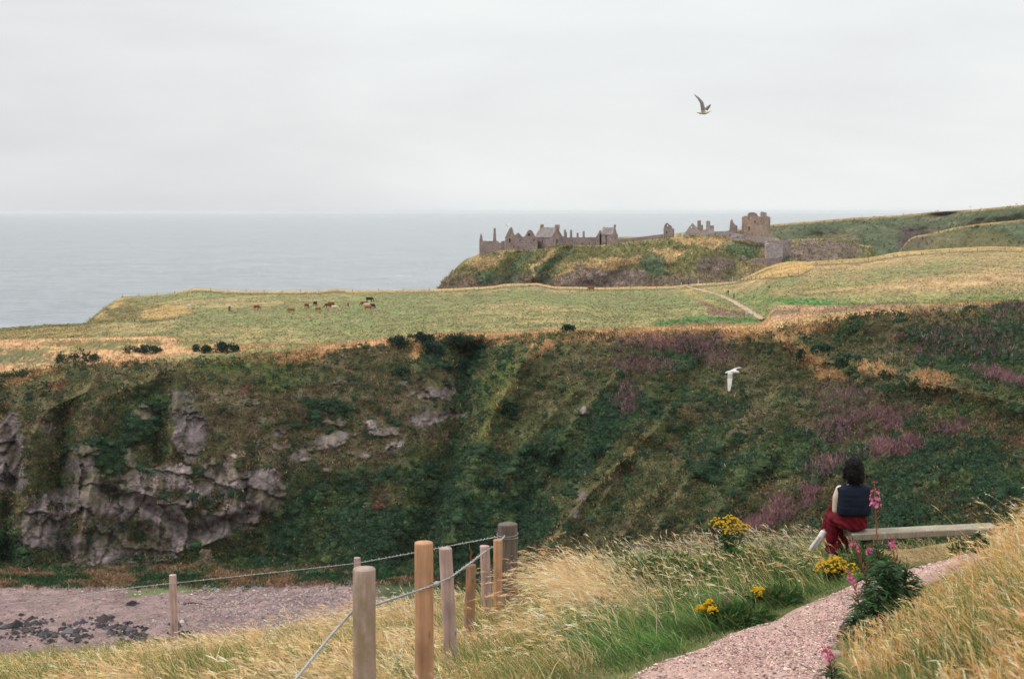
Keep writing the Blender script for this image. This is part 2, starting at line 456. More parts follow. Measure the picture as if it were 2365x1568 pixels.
for (a, b, c, d, r) in [(965, 815, 17, 26, 0), (1042, 812, 20, 30, -30), (1250, 795, 30, 30, -40), (1200, 780, 40, 14, 0), (1840, 800, 60, 9, 25), (1880, 830, 40, 16, 30), (1925, 865, 30, 14, 20), (300, 838, 60, 12, 0), (60, 868, 60, 9, -12), (2010, 850, 60, 12, 15), (2150, 880, 50, 10, 12)]:
    dry = np.maximum(dry, 1 - sst(0.5, 1.2, ell(wu, wv, a, b, c, d, r) + .25 * n3))
ribs = 0
for poly in ([(255, 815), (200, 905), (110, 945), (70, 1010), (50, 1120), (30, 1230)], [(400, 845), (345, 880), (230, 920), (200, 1000)], [(140, 880), (60, 910), (0, 990)],
             [(1245, 772), (1200, 850), (1150, 935), (1108, 1010)], [(1490, 1000), (1440, 1060), (1370, 1130), (1300, 1210), (1265, 1290)], [(1640, 1020), (1560, 1090), (1470, 1180), (1410, 1280)]):
    ribs = np.maximum(ribs, np.exp(-(pdist(poly, wu, wv)[0] / 13) ** 2))
ygreen = np.zeros((MS, NU))
for (a, b, c, d, r) in [(1150, 900, 40, 110, 25), (2235, 945, 80, 28, 0), (960, 1120, 45, 60, 0), (1120, 1000, 40, 50, 20), (560, 840, 170, 16, -3), (640, 890, 60, 25, 0)]:
    ygreen = np.maximum(ygreen, 1 - sst(0.4, 1.2, ell(wu, wv, a, b, c, d, r)))
brown = np.clip(inpoly([(400, 905), (1080, 855), (1060, 1000), (900, 1060), (640, 1095), (640, 1190), (500, 1260), (200, 1305), (40, 1265), (60, 1150), (230, 1120), (400, 1055)], wu, wv) * .75 + sst(.05, .6, -n4 + .4 * n3) * .7, 0, 1)
red = np.zeros((MS, NU))
for (a, b, c, d, r) in [(128, 890, 30, 6, 0), (572, 893, 14, 12, 0), (860, 1185, 36, 12, -30)]:
    red = np.maximum(red, 1 - sst(0.6, 1.1, ell(wu, wv, a, b, c, d, r) + .2 * n3))
toe = 1 - sst(.0, .03, S + 0.02 * n3)               # rusty bank at the foot
C = np.empty((MS, NU, 3)); C[:] = (0.088, 0.092, 0.040)
C = mix(C, (0.118, 0.092, 0.052), brown)
C = mix(C, (0.032, 0.062, 0.032), scrub * (1 - rock))
C = mix(C, (0.085, 0.105, 0.030), ygreen * .9)
ribs = ribs * (.6 + .4 * (UU < 700)) * sst(-.6, .3, n4 + .3 * n3)
C = mix(C, (0.16, 0.125, 0.055), ribs * .75)
C = mix(C, (0.235, 0.185, 0.188), rock)
pale = rock * sst(.1, .7, n3 + .3 * n4); C = mix(C, (0.30, 0.25, 0.25), pale * .4)
crack = 1 - np.abs(vnoise(P0[..., 0] / 1.5, P0[..., 1] / 3, P0[..., 2] / 3.2, 63) * 2 - 1); crack2 = 1 - np.abs(vnoise(P0[..., 0] / 3.4, P0[..., 1] / 4, P0[..., 2] / 1.3, 65) * 2 - 1)
crk = np.maximum(sst(.86, .98, crack), sst(.88, .98, crack2))
C = mix(C, (0.105, 0.08, 0.045), rock * sst(.0, .5, n2) * .6)
C = mix(C, (0.08, 0.065, 0.05), rock * crk * .6)
vst = fbm(P0[..., 0] / .8, P0[..., 1] / 2, P0[..., 2] / 4.5, 4, 531, .6); C = C * np.exp(rock * .45 * vst)[..., None]
pink = pink * sst(-.75, .35, n3 + .6 * n4 + .25 * n2)
C = mix(C, (0.13, 0.085, 0.075), np.clip(pink, 0, 1) * .35)
C = mix(C, (0.48, 0.28, 0.14), dry * .9)
C = mix(C, (0.24, 0.10, 0.075), red)
C = mix(C, (0.20, 0.115, 0.065), toe * (UU < 560) * sst(-.1, .5, n2 + .3 * n3))
C *= np.exp(0.42 * n3 + 0.25 * n2 + .35 * (_hash(np.arange(MS)[:, None] + 0 * UG.astype(int), np.arange(NU)[None, :] + 0 * np.arange(MS)[:, None], np.zeros((MS, NU), int), 5) - .5))[..., None]

wx_, wz_ = P0[..., 0] + .5 * n3, P0[..., 2] + .18 * P0[..., 0] + .4 * n3
F1, FG, FH, FX, FY = worley(wx_ / 3.8, wz_ / 8.0, 501)
G1, GG, GH, GX_, GY_ = worley(wx_ / 1.8, wz_ / 1.5, 511)
lp = P0[..., 2] / 5.0 + .45 * n1 + P0[..., 0] * .035 + .12 * n3; ph = lp - np.floor(lp)
ledge = np.exp(-(np.minimum(ph, 1 - ph) / .10) ** 2)
facet = -1.1 * (ph - .5) + (FH - .5) * 2.0 + FX * (FH - .35) * 2.4 + FY * 1.0 * np.sign(FH - .6) + (GH - .5) * .55 + GX_ * (GH - .5) * .8 + .35 * n3
crk2 = np.maximum(1 - sst(.02, .10, FG), .7 * (1 - sst(.02, .09, GG)))
C = mix(C, np.array([.17, .14, .15]) * 1.0, rock * (GH > .6) * .35)
C = mix(C, (0.085, 0.075, 0.05), np.clip(rock, 0, 1) * crk2 * .62)
C = mix(C, (0.065, 0.07, 0.03), rock * np.exp(-((1 - ph) / .16) ** 2) * sst(-.6, .2, n3 + .3 * n4) * .8)
C = mix(C, (0.10, 0.085, 0.045), rock * sst(.15, .75, n4 + .5 * n3 + .3 * (GH - .5)) * .75)
rk = vnoise(P0[..., 0] / 2.2, P0[..., 1] / 3.2, P0[..., 2] / 6.0, 61) * 2 - 1      # columnar blocks
rk2 = vnoise(P0[..., 0] / 0.9, P0[..., 1] / 1.2, P0[..., 2] / 1.6, 67) * 2 - 1
bush = np.maximum(0, fbm(P0[..., 0] / 3.0, P0[..., 1] / 4.5, P0[..., 2] / 2.4, 3, 521)) 
D = D * (1.2 + .55 * np.clip(n4, -1, 1) * (UU > 1180)) + n1 * 3.4 + n2 * 1.3 * (1 - .6 * rock) + n3 * .35 * (1 - rock) - bush * 1.5 * (1 - rock) * (.35 + .65 * scrub) - rock * (facet + 0.5 - .3 * crk2 + .35 * vst)
YD = YY + D * taper
CP = P(UU, VV, YD)

M_CLIFF = attr_mat('cliff_cover', 0.9, scales=((0.35, 0.35), (1.3, 0.45), (4.0, .35)), lo=.5, hi=1.55, bumps=(0.9, 0.5, 0.6), spec=.08)
# back fill strip below the foot so the slope runs into the bay
cliff = link('cliff', np_mesh('cliff', CP, grid_faces(MS, NU), C), M_CLIFF)
tag(cliff, 'steep cliff side of grass, scrub and grey rock across the bay', 'cliff', kind='structure')

# ground of the valley between this slope and the near hillside
tv_ = np.linspace(0, 1, 40)[:, None]
Yv = CP[0][None, :, 1] * (1 - tv_) + 55.0 * tv_
Xv = CP[0][None, :, 0] * (Yv / CP[0][None, :, 1])
Zv = CP[0][None, :, 2] - .25 - (.03 + .05 * sst(20, 40, CP[0][None, :, 2])) * (CP[0][None, :, 1] - Yv) + .5 * fbm(Xv / 6, Yv / 6, None, 3, 99) * sst(0, .1, tv_)
Zv = Zv - 1.2 * sst(10, 3, CP[0][None, :, 2]) * sst(0, .08, tv_)
Cv = np.empty(Xv.shape + (3,)); Cv[:] = (0.06, 0.075, 0.032); Cv = mix(Cv, (0.03, .06, .03), sst(-.2, .4, fbm(Xv / 5, Yv / 5, None, 4, 103))) * np.exp(.3 * fbm(Xv / 1.5, Yv / 1.5, None, 3, 105))[..., None]
valley = link('valley_floor', np_mesh('valley_floor', np.stack([Xv, Yv, Zv], -1), grid_faces(40, NU), Cv), M_CLIFF)
tag(valley, 'scrubby floor of the gully below the cliff', 'valley', kind='structure')

# ---- bank between lip and field, then the field
def plane_rows(va, ya, vb, yb, t):
    """rows between two rims; straight in space"""
    v = va + (vb - va) * t
    q = 1 / ya + (1 / yb - 1 / ya) * t
    return v, 1 / q
tb = np.linspace(0, 1, 30)[:, None]
vb_, yb_ = plane_rows(V_LIP, Y_LIP, V_NEAR, Y_NEAR, tb)
Pb = P(np.broadcast_to(UG, vb_.shape), vb_, yb_)
Ub = np.broadcast_to(UG, vb_.shape)
m1 = fbm(Pb[..., 0] / 8, Pb[..., 1] / 10, None, 4, 71); m2 = fbm(Pb[..., 0] / 1.6, Pb[..., 1] / 2.5, None, 4, 73)
hump = np.sin(np.pi * tb) * (0.5 + 0.7 * m1) + .25 * m2 * np.sin(np.pi * tb)
Pb[..., 2] += hump * .6
Cb = np.empty(vb_.shape + (3,)); Cb[:] = (0.47, 0.285, 0.15)
Cb = mix(Cb, (0.17, 0.165, 0.065), sst(.12, .6, m1) * .8)
wub = Ub + 15 * m1; wvb = vb_ + 4 * m2
m3 = fbm(Pb[..., 0] / 5, Pb[..., 1] / 5, None, 3, 75)
grn = inpoly([(330, 836), (560, 815), (760, 803), (900, 786), (760, 800), (560, 827), (430, 836)], wub, wvb) | (ell(wub, wvb, 470, 826, 130, 8, -4) < 1)
Cb = mix(Cb, (0.105, 0.15, 0.055), grn * .85 * sst(-.8, .1, m3))
dk = 1 - sst(.7, 1.25, ell(Ub + 30 * m1, vb_ + 8 * m2, -40, 824, 190, 26, 4) + .2 * m2)
Cb = mix(Cb, (0.055, 0.085, 0.04), dk * sst(-.6, .2, m2) * .85)
olive = (ell(wub, wvb, 230, 795, 150, 9, 0) < 1)
Cb = mix(Cb, (0.17, 0.14, 0.055), olive * .8)
# heath strip on the right
hs = (Ub > 1780) & (Ub < 2120)
Cb = mix(Cb, (0.21, 0.135, 0.105), hs * (tb > .35) * sst(-.4, .5, m2 + m1) * .7)
Cb = mix(Cb, (0.36, 0.24, 0.11), ((Ub > 1700) & (Ub < 1960) & (tb < .4)) * .8)
Cb = mix(Cb, (0.27, 0.20, 0.085), (Ub >= 2100) * (tb > .55) * .8)
Cb = mix(Cb, (0.12, 0.09, 0.06), (Ub >= 2100) * (tb <= .55) * .7)
Cb *= np.exp(.34 * m2 + .2 * rng.normal(size=m2.shape))[..., None]
M_BANK = attr_mat('bank_cover', 0.9, scales=((0.5, .4), (2.5, .45)), lo=.6, hi=1.45, bumps=(1.5, .5, .3), spec=.08)
bank = link('grass_bank', np_mesh('grass_bank', Pb, grid_faces(30, NU), Cb), M_BANK)
tag(bank, 'rough bank of dry grass along the cliff top', 'bank', kind='structure')

NF = 150
tf = np.linspace(0, 1, NF)[:, None]
vf, yf = plane_rows(V_NEAR, Y_NEAR, V_FAR, Y_FAR, tf)
Uf = np.broadcast_to(UG, vf.shape)
Pf = P(Uf, vf, yf)
q1 = fbm(Pf[..., 0] / 40, Pf[..., 1] / 60, None, 4, 81); q2 = fbm(Pf[..., 0] / 5, Pf[..., 1] / 9, None, 4, 83); q3 = fbm(Pf[..., 0] / 1.2, Pf[..., 1] / 3, None, 3, 85)
Pf[..., 2] += (q1 * .5 + q2 * .10) * np.sin(np.pi * tf)
wuf = Uf + 10 * q2; wvf = vf + 3.0 * q2
right = sst(1560, 1800, Uf)
Cf = np.empty(vf.shape + (3,)); Cf[:] = (0.205, 0.198, 0.085)
Cf = mix(Cf, (0.385, 0.265, 0.135), np.clip(sst(-.1, .9, q1 + .5 * q2) * .55 + right * .62 * sst(700, 645, vf), 0, 1))
Cf = mix(Cf, (0.135, 0.175, 0.07), sst(.05, .9, -q1 + .9 * q2) * .6)
Cf = mix(Cf, (0.14, 0.20, 0.065), right * sst(665, 700, wvf) * .55)
Cf = mix(Cf, (0.075, 0.19, 0.055), (1 - sst(.6, 1.2, ell(wuf, wvf, 1880, 699, 130, 7, 3))) * .85)
# mound on the seaward side of the field, left
mound = inpoly([(196, 748), (206, 736), (240, 710), (282, 684), (300, 692), (340, 704), (420, 705), (447, 716), (444, 734), (330, 745)], wuf, wvf)
Cf = mix(Cf, (0.19, 0.155, 0.06), mound * .9)
Cf = mix(Cf, (0.42, 0.28, 0.12), ((ell(wuf, wvf, 380, 722, 60, 14, -6) < 1) | (ell(wuf, wvf, 265, 706, 55, 5, -35) < 1)) * mound * .8)
Cf = mix(Cf, (0.12, 0.105, 0.042), (ell(wuf, wvf, 290, 722, 46, 14, 0) < 1) * mound * .7)
# dry rims along the far edge
rim = sst(0, 6, vf - V_FAR[None, :])
rim = sst(2.5, 6.5, vf - V_FAR[None, :] + 1.2 * q2)
Cf = mix(Cf, (0.46, 0.29, 0.13), (1 - rim) * .9 * (sst(380, 420, Uf)))
big_mound = inpoly([(1690, 652), (1735, 630), (1790, 606), (1850, 600), (1878, 606), (1876, 624), (1840, 636), (1760, 644)], Uf, vf)
Cf = mix(Cf, (0.43, 0.28, 0.11), big_mound * .9)
rim2 = (Uf > 1880) * (1 - sst(7, 12, vf - V_FAR[None, :]))
Cf = mix(Cf, (0.36, 0.25, 0.10), rim2 * .8)
# long-grass shade under the rims painted as a dark band; also the boundary hedge
line = np.exp(-((vf - V_FAR[None, :] - np.where(Uf > 1880, 11, 7)) / 1.8) ** 2) * np.where((Uf > 1050) | (Uf < 200) | ((Uf > 450) & (Uf < 800)), .75, .3)
line = np.maximum(line, np.exp(-(pdist([(1655, 652), (1760, 645), (1845, 636), (1878, 622)], Uf, vf)[0] / 2.0) ** 2) * .8)
line = np.maximum(line, np.exp(-(pdist([(0, 757), (196, 748), (330, 745), (444, 735)], Uf, vf)[0] / 2.5) ** 2) * .7)
Cf = mix(Cf, (0.075, 0.085, 0.04), line * (~big_mound | (vf > 620)))
# strip fields and heather by the path
Cf = mix(Cf, (0.30, 0.24, 0.10), inpoly([(1560, 664), (1590, 664), (1640, 690), (1735, 722), (1720, 728), (1650, 705), (1600, 690)], wuf, wvf) * .8)
Cf = mix(Cf, (0.19, 0.115, 0.085), inpoly([(1606, 690), (1625, 694), (1655, 712), (1720, 722), (1726, 730), (1640, 730), (1640, 715)], wuf, wvf) * .9)
Cf = mix(Cf, (0.085, 0.165, 0.05), inpoly([(1520, 742), (1600, 735), (1640, 732), (1740, 733), (1745, 746), (1600, 756), (1500, 757)], wuf, wvf) * .9)
Cf = mix(Cf, (0.18, 0.11, 0.08), inpoly([(1560, 752), (1640, 744), (1700, 741), (1690, 746), (1600, 756)], wuf, wvf) * .8)
Cf = mix(Cf, (0.30, .21, .15), sst(.2, .9, q3 - .3 * q2) * .35)
Cf *= np.exp(.20 * q2 + .18 * q3 + .14 * rng.normal(size=q3.shape))[..., None]
M_FIELD = attr_mat('pasture', 0.9, scales=((0.06, .25), (0.35, .3), (1.2, .4)), lo=.6, hi=1.45, bumps=(1.0, .4, .25), spec=.08, stretch=(1, .55, 1))
field = link('field', np_mesh('field', Pf, grid_faces(NF, NU), Cf), M_FIELD)
tag(field, 'grazed green and straw coloured pasture above the cliff', 'field', kind='structure')
# seaward side of the field: drops to the water
bv = []
last = Pf[-1]
for k, (dy, fz) in enumerate([(0, 1), (4, .97), (14, .8), (30, .35), (48, -.05), (60, -.1)]):
    q = last.copy(); q[:, 1] += dy + 3 * fbm(last[:, 0] / 9, last[:, 1] / 9 + k, None, 3, 87) * (k > 0); q[:, 2] = last[:, 2] * fz
    bv.append(q)
bv = np.array(bv)
Cs = np.empty(bv.shape); Cs[:] = (0.15, 0.12, 0.09); Cs[:2] = (0.25, .19, .08)
sea_cliff = link('cliff_seaward', np_mesh('cliff_seaward', bv, grid_faces(6, NU), Cs), M_CLIFF)
tag(sea_cliff, 'seaward face of the cliff below the pasture', 'cliff', kind='structure')

def field_Y(u, v):
    i = float(np.interp(u, UG, np.arange(NU))); i0 = int(i)
    t = (v - V_NEAR[i0]) / (V_FAR[i0] - V_NEAR[i0])
    return float(1 / (1 / Y_NEAR[i0] + (1 / Y_FAR[i0] - 1 / Y_NEAR[i0]) * t))
def on_field(u, v):
    """point on the actual pasture surface seen at u, v"""
    i = int(np.argmin(abs(UG - u)))
    uv = UV(Pf[:, i, :])[1]
    j = int(np.argmin(abs(uv - v)))
    return Vector(Pf[j, i, :])
def on_bank(u, v):
    i = int(np.argmin(abs(UG - u))); uv = UV(Pb[:, i, :])[1]
    return Vector(Pb[int(np.argmin(abs(uv - v))), i, :])
def on_cliff(u, v):
    i = int(np.argmin(abs(UG - u))); j = int(np.argmin(abs(VV[:, i] - v)))
    return Vector(CP[j, i, :])

# ================================================================== SEA, BEACH
def sea_material():
    m, nt, b = new_mat('sea_water')
    geo = N(nt, 'ShaderNodeNewGeometry')
    mp = N(nt, 'ShaderNodeMapping'); mp.inputs['Scale'].default_value = (1, 1, 1); nt.links.new(geo.outputs['Position'], mp.inputs['Vector'])
    vec = mp.outputs['Vector']
    mp2 = N(nt, 'ShaderNodeMapping'); mp2.inputs['Scale'].default_value = (.75, 1, 1); mp2.inputs['Rotation'].default_value = (0, 0, .2); nt.links.new(geo.outputs['Position'], mp2.inputs['Vector'])
    a = noise_node(nt, vec, .0045, 4, .6); c = ramp(nt, a.outputs['Fac'], [(.3, (.20, .228, .25)), (.7, (.25, .277, .293))])
    f = noise_node(nt, mp2.outputs['Vector'], .055, 6, .72)
    s1 = noise_node(nt, mp2.outputs['Vector'], .022, 6, .75); s3 = noise_node(nt, mp2.outputs['Vector'], .09, 5, .75)
    c = mixc(nt, c, ramp(nt, s1.outputs['Fac'], [(.33, (.78, .79, .80)), (.66, (1.2, 1.2, 1.19))]), 1.0, 'MULTIPLY')
    c = mixc(nt, c, ramp(nt, s3.outputs['Fac'], [(.33, (.70, .72, .73)), (.66, (1.3, 1.28, 1.25))]), 1.0, 'MULTIPLY')
    foam = ramp(nt, f.outputs['Fac'], [(.645, (0, 0, 0)), (.68, (1, 1, 1))])
    c = mixc(nt, c, (.75, .77, .78), foam)
    nt.links.new(c, b.inputs['Base Color'])
    b.inputs['Roughness'].default_value = .22; b.inputs['IOR'].default_value = 1.33; b.inputs['Specular IOR Level'].default_value = .5
    w = noise_node(nt, mp2.outputs['Vector'], .14, 6, .66); w2 = noise_node(nt, mp2.outputs['Vector'], .035, 3, .5)
    ad = N(nt, 'ShaderNodeMath', operation='MULTIPLY_ADD'); ad.inputs[1].default_value = 2.0
    nt.links.new(w2.outputs['Fac'], ad.inputs[0]); nt.links.new(w.outputs['Fac'], ad.inputs[2])
    bump(nt, b, ad.outputs[0], 1.0, 3.2)
    return m
R = 60000.0
rs = np.array([0, 100, 200, 400, 700, 1200, 2500, 6000, 15000, 35000, R]); th = np.linspace(0, 2 * np.pi, 97)
sv = np.stack([rs[:, None] * np.cos(th), rs[:, None] * np.sin(th) + 0 * rs[:, None], 0 * rs[:, None] * th], -1)
sea = link('sea', np_mesh('sea', sv, grid_faces(len(rs), 97)), sea_material())
tag(sea, 'grey blue sea with small whitecaps under an overcast sky', 'sea', kind='structure')

bx = np.linspace(-150, 60, 210); by = np.linspace(118, 262, 220)
BX, BY = np.meshgrid(bx, by)
def beach_z(x, y):
    z = 1.0 + 2.3 * sst(150, 246, y) + 1.6 * sst(-60, 40, x)
    return z + .35 * fbm(x / 11, y / 9, None, 4, 91) + .18 * fbm(x / 1.7, y / 1.7, None, 3, 93) - 6 * sst(-110, -150, x)
BZ = beach_z(BX, BY)
b1 = fbm(BX / 9, BY / 7, None, 4, 95); b2 = fbm(BX / 1.5, BY / 1.2, None, 3, 97)
CB = np.empty(BX.shape + (3,)); CB[:] = (0.25, 0.172, 0.162)
CB = mix(CB, (0.33, 0.245, 0.235), sst(-55, 0, BX + 12 * b1) * .8)
CB = mix(CB, (0.17, 0.105, 0.115), sst(.1, .7, b1 + .3 * b2) * .7)
gz_ = inpoly([(-66, 237), (-52, 238), (-46, 241), (-52, 243.5), (-64, 242)], BX + 3 * b2, BY + 2 * b1)
CB = mix(CB, (0.10, 0.145, 0.045), gz_ * .9)
CB = mix(CB, (0.19, 0.11, 0.065), (sst(240, 244, BY + 3 * b1 + 1.5 * b2) * (BX < -20)) * .8)
CB = mix(CB, (0.06, 0.09, 0.035), (sst(239, 243, BY + 2 * b1 - 3 * b2)) * sst(0, .4, b2) * .8)
CB = mix(CB, (0.05, 0.075, 0.03), sst(-27, -20, BX + 2.5 * b1) * sst(222, 232, BY) * .95)
CB *= np.exp(.3 * b2)[..., None]
M_BEACH = attr_mat('beach_stone', .85, scales=((.5, .4), (2.2, .5)), lo=.6, hi=1.5, bumps=(2.5, .7, .25))
beach = link('beach', np_mesh('beach', np.stack([BX, BY, BZ], -1), grid_faces(220, 210), CB), M_BEACH)
tag(beach, 'pink grey rock and shingle beach at the foot of the cliff', 'beach', kind='structure')

# ================================================================== CASTLE ROCK AND HEADLANDS
PROM = {}
def promontory(name, top, yt, vb, ybot, depth, us, rows=70, paint=None, amp=5.0, disp=None, seed=101, label='', cat='hill', back=18.0, fall=0.0):
    n = len(us)
    vt = cur(top, us, 3); Yt = cur(yt, us, 15)
    t = np.linspace(0, 1, rows)[:, None]
    Vr = vb + (vt - vb) * t
    prof = np.interp(t[:, 0], [0, .25, .6, .85, 1], [0, .12, .42, .72, 1])[:, None]
    Yr = ybot + (Yt - ybot) * prof
    Ur = np.broadcast_to(us, Vr.shape)
    P0 = P(Ur, Vr, Yr)
    tap = sst(0, .06, 1 - t)
    k1 = fbm(P0[..., 0] / 30, P0[..., 1] / 50, P0[..., 2] / 25, 4, seed); k2 = fbm(P0[..., 0] / 7, P0[..., 1] / 9, P0[..., 2] / 5, 4, seed + 3)
    dd = amp * k1 + 1.6 * k2
    if disp is not None: dd = dd + disp(Ur, Vr)
    Pr = P(Ur, Vr, Yr + dd * tap)
    Cp = paint(Ur, Vr, vt[None, :], k1, k2, P0)
    # flat top and back
    last = Pr[-1]
    extra = []
    for (dy, dz) in ((back * .4, .3), (back, .5), (depth, 0.0), (depth + 18, -.6), (depth + 40, -1.0)):
        q = last.copy(); q[:, 1] += dy; q[:, 0] *= np.where(last[:, 0] > 60, q[:, 1] / last[:, 1], 1.0)
        q[:, 2] = last[:, 2] + (dz if np.ndim(fall) == 0 and fall == 0 else -fall * dy) if dz >= 0 else last[:, 2] * (1 + dz * 1.02)
        extra.append(q)
    Pa = np.concatenate([Pr, np.array(extra)]); 
    Ca = np.concatenate([Cp, np.repeat(Cp[-1:], 5, 0)])
    PROM[name] = (Pr, Cp)
    o = link(name, np_mesh(name, Pa, grid_faces(len(Pa), n), Ca), M_CLIFF2)
    return tag(o, label, cat, kind='structure')
M_CLIFF2 = attr_mat('far_cover', 0.9, scales=((0.10, .3), (0.4, .45), (1.2, .35)), lo=.55, hi=1.5, bumps=(0.35, .6, 1.2), spec=.05)

ROCKTOP = [(985, 690), (1003, 676), (1012, 665), (1025, 648), (1040, 631), (1060, 616), (1085, 607), (1104, 596), (1120, 588), (1150, 580), (1170, 578), (1240, 577), (1262, 573), (1290, 568), (1330, 567), (1380, 567), (1425, 563),
           (1500, 554), (1530, 551), (1560, 548), (1600, 542), (1640, 542), (1690, 546), (1720, 553), (1750, 558), (1790, 560), (1811, 557), (1830, 553), (1900, 551), (1950, 550), (1965, 556), (1990, 566), (2012, 569), (2022, 590), (2034, 620)]
def paint_rock(U, V, vt, k1, k2, P0):
    kk = fbm(P0[..., 0] / 14, P0[..., 1] / 20, P0[..., 2] / 8, 4, 177); wu = U + 9 * k2 + 26 * kk; wv = V + 5 * k2 + 12 * np.roll(kk, 37, 1)
    C = np.empty(U.shape + (3,)); C[:] = (0.115, 0.105, 0.045)
    C = mix(C, (0.225, 0.155, 0.085), sst(-.1, .6, k1 + .6 * k2) * .65)
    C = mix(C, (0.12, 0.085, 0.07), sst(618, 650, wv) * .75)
    tan = inpoly([(1262, 640), (1290, 622), (1370, 600), (1440, 590), (1540, 575), (1600, 578), (1540, 600), (1460, 606), (1380, 628), (1300, 642)], wu, wv) | \
          inpoly([(1220, 640), (1250, 600), (1285, 572), (1300, 575), (1262, 610), (1235, 640)], wu, wv) | inpoly([(1085, 612), (1130, 585), (1160, 582), (1150, 600), (1100, 615)], wu, wv) | (ell(wu, wv, 1620, 560, 60, 10, 10) < 1)
    C = mix(C, (0.285, 0.19, 0.095), tan * .85)
    grn = inpoly([(1230, 640), (1255, 620), (1290, 580), (1310, 572), (1320, 580), (1290, 610), (1262, 640)], wu, wv) | inpoly([(1165, 660), (1175, 610), (1200, 580), (1230, 580), (1190, 620), (1180, 660)], wu, wv) | (ell(wu, wv, 1500, 612, 34, 26, 30) < 1) | (ell(wu, wv, 1130, 640, 34, 18, 0) < .9)
    C = mix(C, (0.055, 0.085, 0.048), grn * .8)
    rk = (ell(wu, wv, 1390, 640, 110, 20, 0) < 1) | (ell(wu, wv, 1900, 585, 75, 22, 0) < 1) | (ell(wu, wv, 1650, 610, 50, 30, 0) < .8)
    C = mix(C, (0.135, 0.10, 0.085), rk * .85)
    C = mix(C, (0.30, 0.24, 0.22), (ell(wu, wv, 1385, 630, 16, 5, 0) < 1) * .6)
    C = mix(C, (0.055, 0.085, 0.042), ((ell(wu, wv, 1730, 580, 36, 18, 0) < 1) | (ell(wu, wv, 1815, 600, 16, 26, 0) < 1)) * .85)
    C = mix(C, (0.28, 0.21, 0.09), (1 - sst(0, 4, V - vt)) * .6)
    C = C * 1.25
    return C * np.exp(.30 * k2 + .3 * fbm(P0[..., 0] / 1.8, P0[..., 1] / 3, P0[..., 2] / 1.6, 3, 171) + .18 * rng.normal(size=k2.shape))[..., None]
def disp_rock(U, V):
    d = 0
    for poly, w, a in ([(1200, 578), (1180, 625), (1165, 665)], 14, 9), ([(1310, 572), (1265, 625), (1240, 665)], 14, 8), ([(1285, 572), (1235, 640)], 12, -7), ([(1160, 590), (1130, 630)], 16, -6), \
                      ([(1500, 590), (1510, 650)], 18, 8), ([(1440, 592), (1380, 630), (1290, 655)], 18, -7), ([(1700, 590), (1690, 640)], 16, 7), ([(1800, 560), (1790, 640)], 14, 14), ([(1625, 560), (1600, 650)], 24, -6):
        d = d + a * np.exp(-(pdist(poly, U, V)[0] / w) ** 2)
    return d
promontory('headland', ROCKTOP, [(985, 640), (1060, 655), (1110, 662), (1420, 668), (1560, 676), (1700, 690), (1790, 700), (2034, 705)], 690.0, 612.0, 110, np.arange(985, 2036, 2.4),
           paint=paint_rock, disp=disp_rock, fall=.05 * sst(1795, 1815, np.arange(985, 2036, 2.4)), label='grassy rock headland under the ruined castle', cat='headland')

def paint_far(U, V, vt, k1, k2, P0):
    wu = U + 12 * k2; wv = V + 5 * k2
    C = np.empty(U.shape + (3,)); C[:] = (0.085, 0.10, 0.057)
    C = mix(C, (0.14, 0.115, 0.075), sst(-.1, .6, k1 + .5 * k2) * .8)
    C = mix(C, (0.095, 0.075, 0.07), (ell(wu, wv, 2110, 555, 40, 35, 0) < 1) * .8)
    C = mix(C, (0.33, 0.22, 0.10), (1 - sst(2.5, 6, V - vt + 1.5 * k2)) * .85)
    return C * np.exp(.25 * k2 + .2 * rng.normal(size=k2.shape))[..., None]
promontory('far_headland', [(1660, 545), (1700, 531), (1780, 519), (1876, 511), (1960, 504), (1979, 502), (2000, 502), (2078, 497), (2152, 490), (2250, 484), (2312, 478), (2365, 473), (2560, 460), (2800, 445)],
           [(1660, 1150), (2100, 1120), (2365, 1050), (2800, 950)], 612.0, 1010.0, 500, np.arange(1660, 4300, 3.6), paint=paint_far, amp=8, seed=131, rows=60,
           disp=lambda U, V: -26 * np.exp(-(pdist([(1880, 512), (1820, 575)], U, V)[0] / 22) ** 2) + 13 * np.exp(-(pdist([(2180, 500), (2115, 575)], U, V)[0] / 30) ** 2) - 8 * np.exp(-(pdist([(2400, 487), (2260, 500), (2200, 522)], U, V)[0] / 16) ** 2),
           label='dark green headland with a straw coloured top behind the castle', cat='headland', back=60, fall=.03)
def paint_mid(U, V, vt, k1, k2, P0):
    C = paint_far(U, V, vt, k1, k2, P0)
    return mix(C, (0.13, 0.12, 0.05), sst(-.2, .5, k1) * .6)
promontory('near_headland', [(2050, 612), (2070, 590), (2085, 570), (2100, 552), (2115, 545), (2147, 540), (2186, 530), (2213, 524), (2275, 516), (2365, 507), (2560, 495), (2800, 480)],
           [(2050, 690), (2365, 680), (2800, 640)], 640.0, 600.0, 150, np.arange(2050, 4300, 3.6), paint=paint_mid, amp=7, seed=151, rows=50,
           disp=lambda U, V: 10 * np.exp(-(pdist([(2260, 520), (2235, 570)], U, V)[0] / 14) ** 2), label='green slope with a dry grass rim beyond the upper field', cat='headland', back=30, fall=.045)
